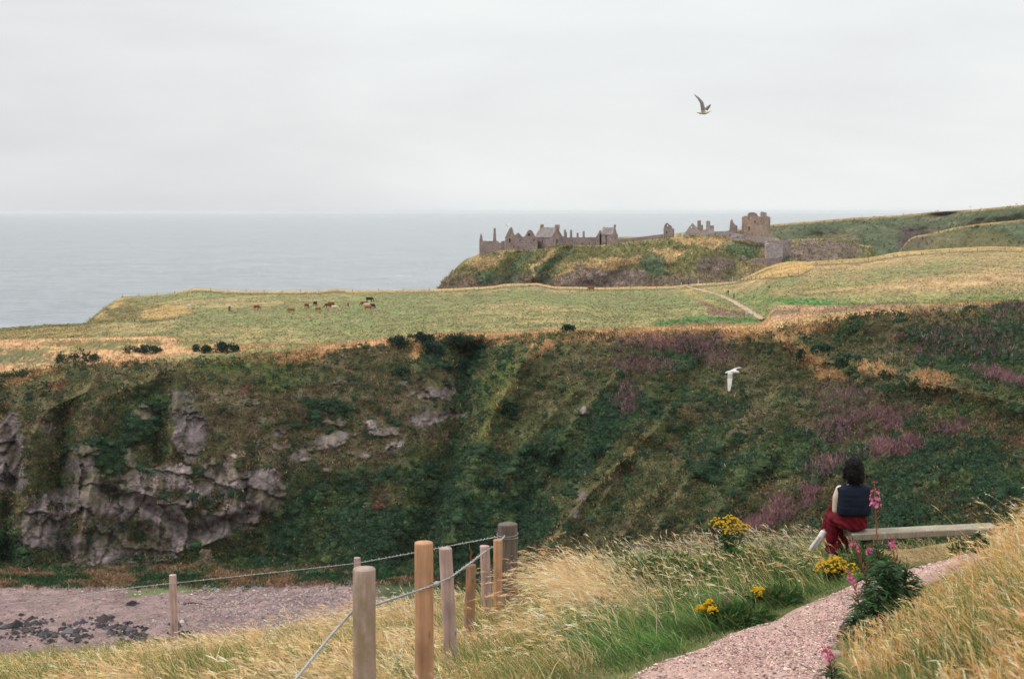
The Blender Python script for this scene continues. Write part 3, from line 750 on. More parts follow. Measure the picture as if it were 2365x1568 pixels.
# ================================================================== NEAR HILLSIDE
def zv(v, Y): return float(P(CU, v, Y)[2]) - CZ
ctl = []
def cp(u, Y, z): ctl.append((float(P(u, 784, Y)[0]), Y, z))
cp(1182, 0, -1.62); cp(1182, 3, -2.0); cp(0, 3, -2.2); cp(2365, 3, -1.62)
cp(840, 6.7, -2.85); cp(978, 8, -3.05); cp(1030, 11, -3.55); cp(1087, 12.8, -3.98); cp(1172, 16.0, -4.62)
cp(825, 20, zv(1435, 20)); cp(398, 20, zv(1512, 20)); cp(0, 22, zv(1512, 22)); cp(0, 11, -3.8); cp(500, 11, -3.75); cp(-400, 14, -4.9); cp(300, 15, -4.85)
cp(1700, 9, -2.95); cp(1480, 9, -2.98); cp(1930, 9, -2.88); cp(1900, 12.5, zv(1402, 12.5)); cp(1640, 11, zv(1475, 11)); cp(1970, 16.5, zv(1229, 16.5) - .46); cp(2240, 14.8, zv(1306, 14.8)); cp(2290, 16.6, zv(1212, 16.5) - .45)
cp(2365, 6.5, zv(1500, 6.5)); cp(2365, 8.5, zv(1375, 8.5)); cp(2365, 10.5, zv(1305, 10.5)); cp(2365, 13, zv(1262, 13)); cp(2600, 9, zv(1250, 9)); cp(2600, 15, zv(1200, 15)); cp(2110, 10.5, zv(1462, 10.5)); cp(2200, 12, zv(1375, 12)); cp(2200, 8.5, zv(1500, 8.5)); cp(2050, 7.5, zv(1590, 7.5))
cp(1400, 17, -4.5); cp(1650, 18, -4.5); cp(1300, 13, -3.95); cp(1500, 13.5, -3.95)
ctl = np.array(ctl)
def _k(r2): return np.where(r2 > 1e-12, 0.5 * r2 * np.log(np.maximum(r2, 1e-12)), 0.0)
_A = _k(((ctl[:, None, :2] - ctl[None, :, :2]) ** 2).sum(-1)) + np.eye(len(ctl)) * 0.08
_Pm = np.c_[np.ones(len(ctl)), ctl[:, :2]]
_M = np.block([[_A, _Pm], [_Pm.T, np.zeros((3, 3))]])
_w = np.linalg.solve(_M, np.r_[ctl[:, 2], 0, 0, 0])
print('ground fit', np.abs(_A[:, :] @ _w[:-3] + _Pm @ _w[-3:] - ctl[:, 2]).max(), np.abs((_A - np.eye(len(ctl)) * .08) @ _w[:-3] + _Pm @ _w[-3:] - ctl[:, 2]).max())
def edge_y(x):
    return np.interp(x, [-16, -8, -4.5, -1, 0.5, 1.5, 3.5, 5.5, 8, 14], [25, 23, 21.8, 20, 18.6, 18.6, 18.8, 18.2, 18.4, 20])
def gz(x, y):
    x = np.asarray(x, float); y = np.asarray(y, float)
    xs = np.clip(x, -11, 9); ys = np.clip(y, -2, 24)
    r2 = (xs[..., None] - ctl[:, 0]) ** 2 + (ys[..., None] - ctl[:, 1]) ** 2
    z = (_k(r2) * _w[:-3]).sum(-1) + _w[-3] + _w[-2] * xs + _w[-1] * ys
    e = y - edge_y(x)
    drop = np.where(e > 0, 0.75 * e * sst(0, 5, e) + .10 * np.minimum(e, 3) ** 2, 0)
    side = 0.10 * np.maximum(np.abs(x) - 10, 0)
    z = z + CZ - drop - side * np.sign(-x) * 0 + .05 * fbm(x / 1.6, y / 1.6, None, 3, 201) + .12 * fbm(x / 5, y / 5, None, 2, 203)
    return np.maximum(z, -1.5 + 0 * z)
def ground_hit(u, v, ymin=3.0, ymax=40.0):
    Y = np.arange(ymin, ymax, 0.03)
    p = P(u, v, Y); below = p[:, 2] < gz(p[:, 0], p[:, 1])
    i = int(np.argmax(below)) if below.any() else len(Y) - 1
    return p[i]
xs = np.concatenate([np.linspace(-60, -15, 30), np.linspace(-14.8, 14, 260), np.linspace(14.3, 60, 30)])
ys = np.concatenate([np.linspace(-12, -2, 8), np.linspace(-1.8, 30, 280), np.linspace(31, 130, 50)])
GX, GY = np.meshgrid(xs, ys); GZ = gz(GX, GY)

# ---- the gravel path, drawn on the ground
PL = [ground_hit(u, v) for u, v in [(1395, 1610), (1450, 1568), (1560, 1522), (1700, 1462), (1850, 1402), (1940, 1368), (2010, 1345), (2075, 1322), (2130, 1304)]]
PR = [ground_hit(u, v) for u, v in [(1945, 1640), (1925, 1568), (1915, 1520), (1930, 1465), (1985, 1425), (2060, 1392), (2120, 1368), (2200, 1335), (2290, 1306)]]
p0 = np.array([0.15, 4.5, 0]); p1 = np.array([1.5, 4.2, 0])
PL = np.array([p0] + PL); PR = np.array([p1] + PR)
def resample(p, n):
    d = np.r_[0, np.cumsum(np.linalg.norm(np.diff(p[:, :2], axis=0), axis=1))]; t = np.linspace(0, d[-1], n)
    return np.stack([np.interp(t, d, p[:, k]) for k in range(3)], -1)
def smoothp(p, it=3):
    for _ in range(it):
        q = p.copy(); q[1:-1] = .25 * p[:-2] + .5 * p[1:-1] + .25 * p[2:]; p = q
    return p
NPL = 130
PL = smoothp(resample(PL, NPL), 6); PR = smoothp(resample(PR, NPL), 6)
PATH_POLY = [tuple(p[:2]) for p in PL] + [tuple(p[:2]) for p in PR[::-1]]
def path_dist(x, y):
    """negative inside the path, else distance to its rim"""
    dl = pdist([tuple(p[:2]) for p in PL[::4]], x, y)[0]; dr = pdist([tuple(p[:2]) for p in PR[::4]], x, y)[0]
    ins = inpoly(PATH_POLY, x, y)
    return np.where(ins, -np.minimum(dl, dr), np.minimum(dl, dr))

def cover(x, y):
    """weights of straw, lush green, verge for near ground"""
    p = np.stack([x, y, gz(x, y)], -1); u, v = UV(p)
    n = fbm(x / 1.3, y / 1.6, None, 3, 211); nn = fbm(x / .5, y / .6, None, 2, 213)
    right = x > np.interp(y, PR[:, 1], PR[:, 0])
    mid = (x > -0.6 + .5 * n + (y - 9) * .03) & ~right
    lush = np.where(mid, sst(0.2, 1.6, x + .8 * n + (y - 12) * .10 + .1), sst(.35, .9, n) * .8)
    lush = np.where(right, sst(.2, .8, n + .3 * nn) * .45, lush)
    pd = path_dist(x, y)
    verge = 1 - sst(.25, .55, pd + .08 * nn)
    return lush, verge, pd, right, n
lw, vw, pdm, rgt, nn_ = cover(GX, GY)
g2 = fbm(GX / .35, GY / .35, None, 3, 215)
CG = np.empty(GX.shape + (3,)); CG[:] = (0.30, 0.215, 0.11)
CG = mix(CG, (0.09, 0.13, 0.04), lw * .85)
CG = mix(CG, (0.12, 0.13, 0.05), vw * .7)
CG = mix(CG, (0.10, 0.105, 0.045), sst(1.0, 4, GY - edge_y(GX)) * .8)
CG *= np.exp(.3 * g2)[..., None]
M_GROUND = attr_mat('turf', .95, scales=((6.0, .4), (25., .4)), lo=.6, hi=1.4, bumps=(14, .6, .05), spec=.05)
ground = link('ground', np_mesh('ground', np.stack([GX, GY, GZ], -1), grid_faces(len(ys), len(xs)), CG), M_GROUND)
tag(ground, 'grassy near hillside falling towards the bay', 'ground', kind='structure')

k = np.linspace(0, 1, 40)[:, None, None]
PT = PL[None] * (1 - k) + PR[None] * k
PT = PT.transpose(1, 0, 2).copy()
wob = .05 * fbm(PT[..., 0] / .3, PT[..., 1] / .3, None, 2, 221)
edge_f = np.minimum(k[:, 0, 0], 1 - k[:, 0, 0])[None, :]
PT[..., 0] += wob * (edge_f < .06) * 2
PT[..., 2] = gz(PT[..., 0], PT[..., 1]) + .012 + .05 * sst(0, .15, edge_f) * .5 - .05 * (1 - sst(0, .05, edge_f)) + .012 * fbm(PT[..., 0] / .12, PT[..., 1] / .12, None, 3, 223)
h1 = fbm(PT[..., 0] / .6, PT[..., 1] / .6, None, 4, 225)
CPt = np.empty(PT.shape); CPt[:] = (0.53, 0.36, 0.305)
CPt = mix(CPt, (0.61, 0.43, 0.375), sst(-.2, .7, h1) * .8)
CPt = mix(CPt, (0.36, .22, .185), sst(.1, .7, fbm(PT[..., 0] / .25, PT[..., 1] / .35, None, 4, 227)) * .7)
CPt = mix(CPt, (0.24, 0.15, 0.11), (1 - sst(.0, .12, edge_f + .05 * h1)) * .6)
M_PATH = attr_mat('path_gravel', .95, scales=((8., .35), (45., .5), (110., .5)), lo=.5, hi=1.45, bumps=(70, .9, .012), spec=.1)
path = link('path', np_mesh('path', PT, grid_faces(NPL, 40), CPt), M_PATH)
tag(path, 'pinkish gravel footpath curving towards the bench', 'path', kind='structure')

# loose stones on the path
def stones(name, pts, size, cols, mat, flat=.55):
    n = len(pts)
    base = np.array([[1, 0, 0], [0, 1, 0], [-1, 0, 0], [0, -1, 0], [.0, 0, 1], [0, 0, -1]], float)
    fac = np.array([[0, 1, 4], [1, 2, 4], [2, 3, 4], [3, 0, 4], [1, 0, 5], [2, 1, 5], [3, 2, 5], [0, 3, 5]])
    v = base[None] * (size[:, None, None] * rng.uniform(.55, 1.25, (n, 6, 3)))
    v[..., 2] *= flat
    a = rng.uniform(0, 6.28, n); c, s = np.cos(a)[:, None], np.sin(a)[:, None]
    x = v[..., 0] * c - v[..., 1] * s; y = v[..., 0] * s + v[..., 1] * c
    v = np.stack([x, y, v[..., 2]], -1) + pts[:, None, :]
    f = (fac[None] + (np.arange(n) * 6)[:, None, None]).reshape(-1, 3)
    return link(name, np_mesh(name, v, f, np.repeat(cols[:, None, :], 6, 1), smooth=False), mat)
M_STONE = attr_mat('stone_surface', .85, scales=((60., .3),), spec=.2)
ti = rng.uniform(0, NPL - 1.01, 42000); ki = rng.uniform(.02, .98, 42000)
i0 = ti.astype(int); fr = (ti - i0)[:, None]
sp = (PL[i0] * (1 - fr) + PL[i0 + 1] * fr) * (1 - ki[:, None]) + (PR[i0] * (1 - fr) + PR[i0 + 1] * fr) * ki[:, None]
sz = np.exp(rng.normal(math.log(.0056), .45, len(sp)))
sp[:, 2] = gz(sp[:, 0], sp[:, 1]) + .018 + .03 * sst(0, .15, np.minimum(ki, 1 - ki))
pal = np.array([(0.60, .41, .37), (.50, .32, .28), (.66, .50, .45), (.20, .11, .11), (.55, .37, .33), (.26, .15, .14)])
o = stones('gravel', sp, sz, jit(pal[rng.integers(0, 6, len(sp))], len(sp), .2, .05), M_STONE)
tag(o, 'loose pinkish gravel lying on the footpath', 'gravel', kind='stuff')

# shingle and weed-dark rocks on the beach
n = 26000
u_ = rng.uniform(-80, 820, n); v_ = 1352 + rng.uniform(0, 1, n) ** 1.0 * 160
Yb = (CZ - 3.0) / np.maximum((CZ - P(u_, v_, 1.0)[:, 2]), 1e-3)
pb = P(u_, v_, Yb); pb[:, 2] = beach_z(pb[:, 0], pb[:, 1])
keep = rng.uniform(0, 1, n) < .22 + .78 * sst(330, 520, u_ + 60 * fbm(pb[:, 0] / 8, pb[:, 1] / 8, None, 3, 231))
pb = pb[keep]
pal = np.array([(0.38, .29, .285), (.31, .225, .225), (.48, .40, .385), (.22, .16, .165), (.35, .255, .24)])
o = stones('shingle', pb + [0, 0, .05], np.exp(rng.normal(math.log(.125), .45, len(pb))), jit(pal[rng.integers(0, 5, len(pb))], len(pb), .2, .04), M_STONE, .7)
tag(o, 'pale pink shingle spread over the beach', 'shingle', kind='stuff')
n = 900
u_ = rng.uniform(-90, 500, n); v_ = 1470 + rng.normal(0, 14, n) + .00 * u_ - 12 * sst(300, 0, u_) + (u_ > 300) * 6
ok = fbm(u_ / 60, v_ / 18, None, 3, 233) > .02
u_, v_ = u_[ok], v_[ok]
Yb = (CZ - 2.2) / (CZ - P(u_, v_, 1.0)[:, 2]); pb = P(u_, v_, Yb); pb[:, 2] = beach_z(pb[:, 0], pb[:, 1]) + .1
o = stones('rocks', pb, np.exp(rng.normal(math.log(.38), .5, len(pb))), jit((.055, .048, .052), len(pb), .45, .08), M_STONE, .6)
tag(o, 'dark seaweed covered rocks along the low edge of the beach', 'rocks', kind='stuff')
# ================================================================== SCRUB ON THE CLIFF
def cliff_pick(n, dens):
    """random places on the slope, chosen with a density map"""
    p = (dens * colw[None, :]).ravel(); p = p / p.sum()
    idx = rng.choice(p.size, n, p=p)
    j, i = np.divmod(idx, NU)
    return j, i
px_area = np.ones(MS); colw = np.gradient(UG) / 3.3
# outward normals
du = np.gradient(CP, axis=1); dv_ = np.gradient(CP, axis=0)
CN = unit(np.cross(du, dv_)); CN *= np.sign(np.sum(CN * (np.array([0, 0, CZ]) - CP), -1, keepdims=True))
vis = np.where((UU > -260) & (UU < 2620), 1.0, np.where((UU > -900) & (UU < 3400), .45, 0))
def clumps(soup, j, i, rad, nleaf, lsize, col, lift=.35, flat=.75, upright=0.0):
    n = len(j)
    base = CP[j, i] + rng.normal(0, .25, (n, 3))
    nl = np.repeat(np.arange(n), nleaf)
    d = unit(rng.normal(size=(len(nl), 3)) + CN[j, i][nl] * .5 + np.array([0, 0, .6]))
    r = rad[nl] * rng.uniform(.6, 1.05, len(nl))
    pos = base[nl] + CN[j, i][nl] * (rad[nl] * lift)[:, None] + d * r[:, None] * np.array([1, 1, flat])
    dirs = unit(d + rng.normal(0, .7, (len(nl), 3)) + np.array([0, 0, upright]))
    L = lsize * np.exp(rng.normal(0, .3, len(nl)))
    cc = col[nl] * np.exp(rng.normal(0, .15, (len(nl), 1)))
    leaves(soup, pos, dirs, L, L * (.6 if upright < 1 else .3), np.clip(cc, 0, 1), nrm=d + rng.normal(0, .5, d.shape))
def domes(soup, j, i, rad, col, flat=.75, sink=.25):
    """dense rounded bush bodies under the outer leaves"""
    n = len(j); na, ne = 9, 5
    a = np.linspace(0, 2 * np.pi, na, endpoint=False); e_ = np.linspace(-.25, 1.45, ne)
    A_, E_ = np.meshgrid(a, e_); base = np.stack([np.cos(A_) * np.cos(E_), np.sin(A_) * np.cos(E_), np.sin(E_)], -1).reshape(-1, 3)
    v = base[None] * rad[:, None, None] * (1 + rng.uniform(-.24, .24, (n, na * ne, 1)))
    v = v * np.stack([rng.uniform(.8, 1.35, n), rng.uniform(.8, 1.2, n), np.full(n, flat)], -1)[:, None, :]
    v = v + (CP[j, i] + CN[j, i] * (rad * (.15 - sink * .3))[:, None])[:, None, :]
    q0 = (np.arange(ne - 1) * na)[:, None] + np.arange(na)[None]; q1 = (np.arange(ne - 1) * na)[:, None] + (np.arange(na)[None] + 1) % na
    f = np.stack([q0, q1, q1 + na, q0 + na], -1).reshape(-1, 4)
    f = f[None] + (np.arange(n) * na * ne)[:, None, None]
    c_ = np.repeat(col[:, None, :], na * ne, 1) * np.exp(rng.normal(0, .10, (n, na * ne, 1)))
    soup.add(v, f.reshape(-1, 4), np.clip(c_, 0, 1))
sp_ = Soup()
# dark bracken and gorse scrub
j, i = cliff_pick(13000, (scrub * (1 - rock) + .04 * (1 - rock)) * vis)
sn = fbm(CP[j, i, 0] / 6, CP[j, i, 1] / 9, CP[j, i, 2] / 4, 3, 273) + rng.normal(0, .22, len(j))
c = mix(np.repeat(np.array([[0.035, 0.074, 0.038]]), len(j), 0), (0.098, 0.130, 0.050), sst(-.1, .9, sn)) * np.exp(rng.normal(0, .16, (len(j), 1)))
rr_ = np.clip(np.exp(rng.normal(math.log(.75), .35, len(j))), .35, 1.25); domes(sp_, j, i, rr_ * .78, c * .95)
clumps(sp_, j, i, rr_, 30, .34, c * 1.1, lift=.22)
# mixed olive and brown growth
j, i = cliff_pick(47000, (1 - rock * .95) * (1 - scrub * .75) * (1 - dry * .6) * vis)
c = 1.2 * C[j, i] * np.exp(rng.normal(0, .33, (len(j), 1))) * np.exp(rng.normal(0, .12, (len(j), 3)))
hv = rng.uniform(0, 1, len(j)) + .25 * fbm(CP[j, i, 0] / 4, CP[j, i, 2] / 3, None, 2, 271); c[hv < .08] = jit((0.15, .085, .065), (hv < .08).sum(), .3, .1); c[hv > .78] = jit((0.024, .062, .037), (hv > .78).sum(), .3, .1); gm = (hv > .5) & (hv < .62); c[gm] = jit((0.075, .105, .036), gm.sum(), .25, .1)
rr_ = np.exp(rng.normal(math.log(.60), .4, len(j))); rr_ = np.clip(rr_, .25, 1.1)
clumps(sp_, j, i, rr_, 13, .30, np.clip(c, 0, 1), flat=.6, upright=.4)
o = sp_.obj('undergrowth', M_VEG); tag(o, 'dark green and olive scrub covering the cliff side', 'scrub', kind='stuff')
# rosebay drifts
sp_ = Soup()
j, i = cliff_pick(5200, np.clip(pink, 0, 1.3) ** 1.5 * vis)
n = len(j); b = CP[j, i] + rng.normal(0, .6, (n, 3)) * [1, 1, .5] + CN[j, i] * .5
w2 = np.clip(pink[j, i], 0, 1.2)[:, None]
cpk = jit((0.185, 0.112, 0.122), n, .35, .08) * (1 - .6 * w2) + jit((0.31, 0.145, 0.150), n, .28, .06) * .6 * w2
for q in range(4):
    leaves(sp_, b + rng.normal(0, .12, (n, 3)) + [0, 0, .15 * q], unit(np.array([0, 0, 1.0]) + rng.normal(0, .35, (n, 3))), np.exp(rng.normal(math.log(.6), .35, n)), np.full(n, .16), np.clip(cpk * np.exp(rng.normal(0, .15, (n, 1))), 0, 1))
o = sp_.obj('rosebay_flowers', M_VEG); tag(o, 'dull pink drifts of rosebay flowers on the cliff side', 'flowers', kind='stuff')
# straw tufts on the lip and ridges
sp_ = Soup()
j, i = cliff_pick(9000, (dry * .9 + ribs * .25 + tv * .25 + .015) * (1 - rock) * vis)
n = len(j); b = CP[j, i] + rng.normal(0, .3, (n, 3))
for q in range(4):
    leaves(sp_, b + rng.normal(0, .2, (n, 3)), unit(np.array([-.2, 0, 1.0]) + rng.normal(0, .45, (n, 3))), np.exp(rng.normal(math.log(.6), .3, n)), np.full(n, .16), jit((0.46, 0.28, 0.14), n, .28, .08))
# straw along the bank too
nb = 10000; jb = rng.integers(0, 30, nb); ib = rng.integers(0, NU, nb)
ok = (Cb[jb, ib, 0] > .2) & (UG[ib] > -400) & (UG[ib] < 3000); jb, ib = jb[ok], ib[ok]; n = len(jb)
b = Pb[jb, ib] + rng.normal(0, .4, (n, 3)) * [1, 1, .1]
for q in range(3):
    leaves(sp_, b + rng.normal(0, .25, (n, 3)) * [1, 1, .2], unit(np.array([-.2, 0, 1.0]) + rng.normal(0, .4, (n, 3))), np.exp(rng.normal(math.log(.5), .3, n)), np.full(n, .16), np.clip(Cb[jb, ib] * np.exp(rng.normal(.05, .2, (n, 1))), 0, 1))
o = sp_.obj('straw_tufts', M_VEG); tag(o, 'straw coloured tufts of dry grass along the cliff top', 'grass', kind='stuff')

sp_ = Soup()
cnt = 52000; jj = (rng.uniform(0, 1, cnt) * (NF - 4)).astype(int) + 1; ii = rng.integers(int(np.searchsorted(UG, -200)), int(np.searchsorted(UG, 2690)), cnt)
bf = Pf[jj, ii] + np.stack([rng.normal(0, .5, cnt), rng.normal(0, 1.5, cnt), np.zeros(cnt)], -1)
cf = Cf[jj, ii] * np.exp(rng.normal(.12, .18, (cnt, 1))); g_ = rng.uniform(0, 1, cnt); cf[g_ < .25] = cf[g_ < .25] * [.85, .94, .85]; cf[g_ > .8] = cf[g_ > .8] * [1.14, 1.0, 1.0]
leaves(sp_, bf - [0, 0, .03], unit(np.array([0, 0, 1.0]) + rng.normal(0, .35, (cnt, 3))), np.exp(rng.normal(math.log(.15), .4, cnt)), np.exp(rng.normal(math.log(.45), .4, cnt)), np.clip(cf, 0, 1), nrm=np.array([0, 1.0, 0]) + rng.normal(0, .3, (cnt, 3)))
o = sp_.obj('pasture_tussocks', M_VEG); tag(o, 'short tussocky grass of the grazed pasture', 'grass', kind='stuff')
sp_ = Soup()
for nm, cnt, ls in (('headland', 9000, .75), ('far_headland', 2500, 1.4), ('near_headland', 2000, .9)):
    Pr, Cp = PROM[nm]; jj = rng.integers(8, Pr.shape[0] - 1, cnt); ii = rng.integers(0, Pr.shape[1], cnt)
    for q in range(3):
        leaves(sp_, Pr[jj, ii] + rng.normal(0, ls * .5, (cnt, 3)), unit(rng.normal(size=(cnt, 3)) * [.6, .3, .6] + [0, 0, .8]), np.exp(rng.normal(math.log(ls), .3, cnt)), np.full(cnt, ls * .7), np.clip(Cp[jj, ii] * np.exp(rng.normal(.22, .3, (cnt, 1))), 0, 1))
o = sp_.obj('headland_scrub', M_VEG); tag(o, 'rough grass and low scrub on the headlands', 'scrub', kind='stuff')

# scrub on the valley floor
sp_ = Soup(); cnt = 5200
jv = rng.integers(0, 34, cnt); iv = rng.integers(int(np.searchsorted(UG, 500)), int(np.searchsorted(UG, 3600)), cnt)
bv_ = np.stack([Xv[jv, iv], Yv[jv, iv], Zv[jv, iv]], -1) + rng.normal(0, .8, (cnt, 3)) * [1, 1, .1]
sv_ = fbm(bv_[:, 0] / 7, bv_[:, 1] / 7, None, 3, 287); cv_ = mix(np.repeat(np.array([[.03, .066, .034]]), cnt, 0), (.10, .10, .045), sst(-.1, .6, sv_)) * np.exp(rng.normal(0, .25, (cnt, 1)))
for q in range(14):
    dd = unit(rng.normal(size=(cnt, 3)) + [0, 0, .7])
    leaves(sp_, bv_ + dd * [.7, .7, .5], unit(dd + rng.normal(0, .5, dd.shape)), np.exp(rng.normal(math.log(.38), .3, cnt)), np.full(cnt, .22), np.clip(cv_ * np.exp(rng.normal(0, .12, (cnt, 1))), 0, 1), nrm=dd + rng.normal(0, .4, dd.shape))
o = sp_.obj('valley_scrub', M_VEG); tag(o, 'green scrub on the floor of the gully behind the near hillside', 'scrub', kind='stuff')

# rank growth on the bank between scrub and beach
sp_ = Soup(); cnt = 9000
xx = rng.uniform(-112, 25, cnt); yy = np.where(rng.uniform(0, 1, cnt) < .5, 246 - np.abs(rng.normal(0, 3.2, cnt)) + 2.5, rng.uniform(240, 256, cnt))
zz_ = np.maximum(beach_z(xx, yy), 0) + .1
patch = fbm(xx / 4, yy / 3, None, 3, 281)
kk = (yy > 237.5 + 3 * fbm(xx / 9, yy / 9, None, 2, 283)); xx, yy, zz_, patch = xx[kk], yy[kk], zz_[kk], patch[kk]; n = len(xx)
cc_ = np.where((patch > .15)[:, None], jit((.035, .085, .035), n, .3, .1), np.where((patch > -.25)[:, None], jit((.12, .10, .045), n, .3, .1), jit((.27, .165, .10), n, .3, .1)))
for q in range(9):
    leaves(sp_, np.stack([xx, yy, zz_], -1) + rng.normal(0, .35, (n, 3)) * [1, 1, .3], unit(rng.normal(size=(n, 3)) * [.7, .7, .4] + [0, 0, .9]), np.exp(rng.normal(math.log(.42), .35, n)), np.full(n, .2), np.clip(cc_ * np.exp(rng.normal(0, .2, (n, 1))), 0, 1))
o = sp_.obj('beach_edge_growth', M_VEG); tag(o, 'rusty and green rank growth along the top of the beach', 'scrub', kind='stuff')

# ---- gorse bushes one can tell apart
def gorse(p, rx, ry, rz, label, col=(0.022, 0.052, 0.034), n=1100):
    s = Soup(); nb = max(6, int(rx * 4))
    cen = np.stack([rng.uniform(-rx * .75, rx * .75, nb), rng.uniform(-ry * .6, ry * .6, nb), rng.uniform(.25, .6, nb) * rz], -1)
    cen[:, 2] *= (1 - .55 * np.abs(cen[:, 0]) / rx) * rng.uniform(.5, 1.25, nb)
    rr = rng.uniform(.22, .52, nb) * min(rz, 2.4)
    k = rng.integers(0, nb, n); d = unit(rng.normal(size=(n, 3)) + [0, 0, .35])
    pos = cen[k] + d * (rr[k] * rng.uniform(.6, 1.05, n))[:, None]; pos[:, 2] = np.maximum(pos[:, 2], -.3)
    leaves(s, pos, unit(d + rng.normal(0, .6, (n, 3))), np.exp(rng.normal(math.log(.45), .3, n)), np.full(n, .28), jit(col, n, .35, .12), nrm=d + rng.normal(0, .4, d.shape))
    root = empty('gorse_bush', p, label, 'bush', 'gorse bushes along the cliff top')
    s.obj('foliage', M_VEG, root)
    w = Soup()
    for q in range(3):
        a = rng.uniform(0, 6.28); tube(w, [(0, 0, -.4), (.2 * math.cos(a), .2 * math.sin(a), .3 * rz), (rx * .5 * math.cos(a), ry * .4 * math.sin(a), .55 * rz)], [.09, .06, .03], (0.06, .045, .03), 5)
    w.obj('stem', M_VEG, root)
mpx = lambda Y: Y / FPX
for (u, v, wd, hd, lab) in [
        (182, 836, 120, 30, 'wide dark gorse bush at the left end of the cliff top'),
        (332, 816, 92, 22, 'low dark gorse bush between two pale dry grass humps'),
        (466, 812, 52, 20, 'small dark gorse bush touching the left side of a rounder one'),
        (516, 814, 72, 26, 'round dark gorse bush above the green strip of grass'),
        (918, 796, 50, 26, 'dark gorse bush at the rim left of the two bare tan patches'),
        (968, 788, 70, 20, 'flat dark gorse bush on the rim above the bare tan patches'),
        (1040, 790, 90, 26, 'spreading dark gorse bush on the rim at the head of the gully'),
        (1313, 768, 46, 18, 'lone dome shaped dark bush in the dry grass at the field edge')]:
    p = on_bank(u, v) if u < 900 or u > 1200 else on_cliff(u, v)
    m = mpx(p.y)
    gorse(p, wd * m / 2, min(wd * m / 2, 2.8), hd * m, lab)
for (u, v, wd, hd, lab) in [
        (1003, 822, 46, 48, 'dark gorse bush growing between the two bare tan patches'),
        (1062, 850, 40, 34, 'dark gorse bush below the right hand tan patch'),
        (1858, 828, 26, 22, 'small round dark bush beside the dry ridge path'),
        (1895, 812, 50, 18, 'flat grey green bush on top of the dry ridge'),
        (1955, 848, 70, 34, 'broad green bush to the right of the dry ridge'),
        (1140, 1130, 56, 40, 'pale green bush low in the gully'),
        (1175, 960, 60, 44, 'dark bush on the light green side of the gully'),
        (1385, 1060, 44, 40, 'grey green bush on the rib below the pink drift'),
        (925, 870, 36, 26, 'small dark bush high above the pale rock ledges')]:
    p = on_cliff(u, v); m = mpx(p.y)
    gorse(p, wd * m / 2, min(wd * m / 2, 2.2), hd * m, lab, col=(0.026, 0.064, 0.038))

# ================================================================== NEAR GRASS
def sample_near(n, ymin=3.2, ymax=23, umin=-330, umax=2700, pw=1.0):
    # denser towards the viewer, as seen
    y = ymin * (ymax / ymin) ** (rng.uniform(0, 1, n) ** pw)
    u = rng.uniform(umin, umax, n); x = (u - CU) / FPX * y * 1.02
    ok = y < edge_y(x) + 2.2
    return x[ok], y[ok]
STRAW = np.array([(0.72, .50, .27), (.80, .60, .38), (.62, .41, .20), (.70, .45, .21), (.56, .41, .18)])
GREEN = np.array([(0.12, .205, .045), (.08, .16, .04), (.19, .25, .065), (.16, .20, .065)])
LUSH = np.array([(0.095, .195, .045), (.055, .13, .035), (.16, .25, .065), (.04, .10, .03), (.22, .25, .08)])
def pick(p, n, a=.16, h=.05): return np.clip(p[rng.integers(0, len(p), n)] * np.exp(rng.normal(0, a, (n, 1))) * np.exp(rng.normal(0, h, (n, 3))), 0, 1)

def tuft_positions(n, per, spread, **k):
    x, y = sample_near(n, **k)
    m = len(x); X = np.repeat(x, per) + rng.normal(0, spread, m * per); Y = np.repeat(y, per) + rng.normal(0, spread, m * per)
    return X, Y, np.repeat(np.arange(m), per)

# 1. undergrowth of short blades everywhere but on the path
dry_s, green_s = Soup(), Soup()
X, Y, T = tuft_positions(11500, 9, .06, ymin=2.6, umin=-700, umax=3300)
lush, verge, pd, right, nz = cover(X, Y)
keep = pd > .03 + .04 * rng.normal(size=len(X)); X, Y, T, lush, verge, pd, right, nz = [q[keep] for q in (X, Y, T, lush, verge, pd, right, nz)]
n = len(X); base = np.stack([X, Y, gz(X, Y) - .02], -1)
r_ = rng.uniform(0, 1, n)
isg = r_ < np.clip(.18 + .45 * sst(.2, .7, vnoise(X / 1.7, Y / 2.2, None, 245)) + .75 * lush + .6 * verge, 0, .97)
h = rng.uniform(.10, .30, n) * (1 - .70 * verge) * (1 + .45 * lush * (verge < .2))
cb = np.where(isg[:, None], np.where((lush > .5)[:, None], pick(LUSH, n, .25), pick(GREEN, n, .22)), pick(STRAW, n, .2) * .92)
cb = np.where(((verge > .4) & isg)[:, None], pick(np.array([(.13, .185, .06), (.17, .20, .08), (.10, .15, .05)]), n, .2), cb)
az = rng.uniform(0, 6.28, n) * .0 + np.pi + rng.normal(0, 1.1, n)
for sel, sp0 in ((isg, green_s), (~isg, dry_s)):
    ribbons(sp0, base[sel], h[sel], az[sel], rng.uniform(.05, .5, sel.sum()), rng.uniform(.1, .8, sel.sum()), rng.uniform(.005, .010, sel.sum()), cb[sel] * .95, cb[sel] * 1.15, 3)

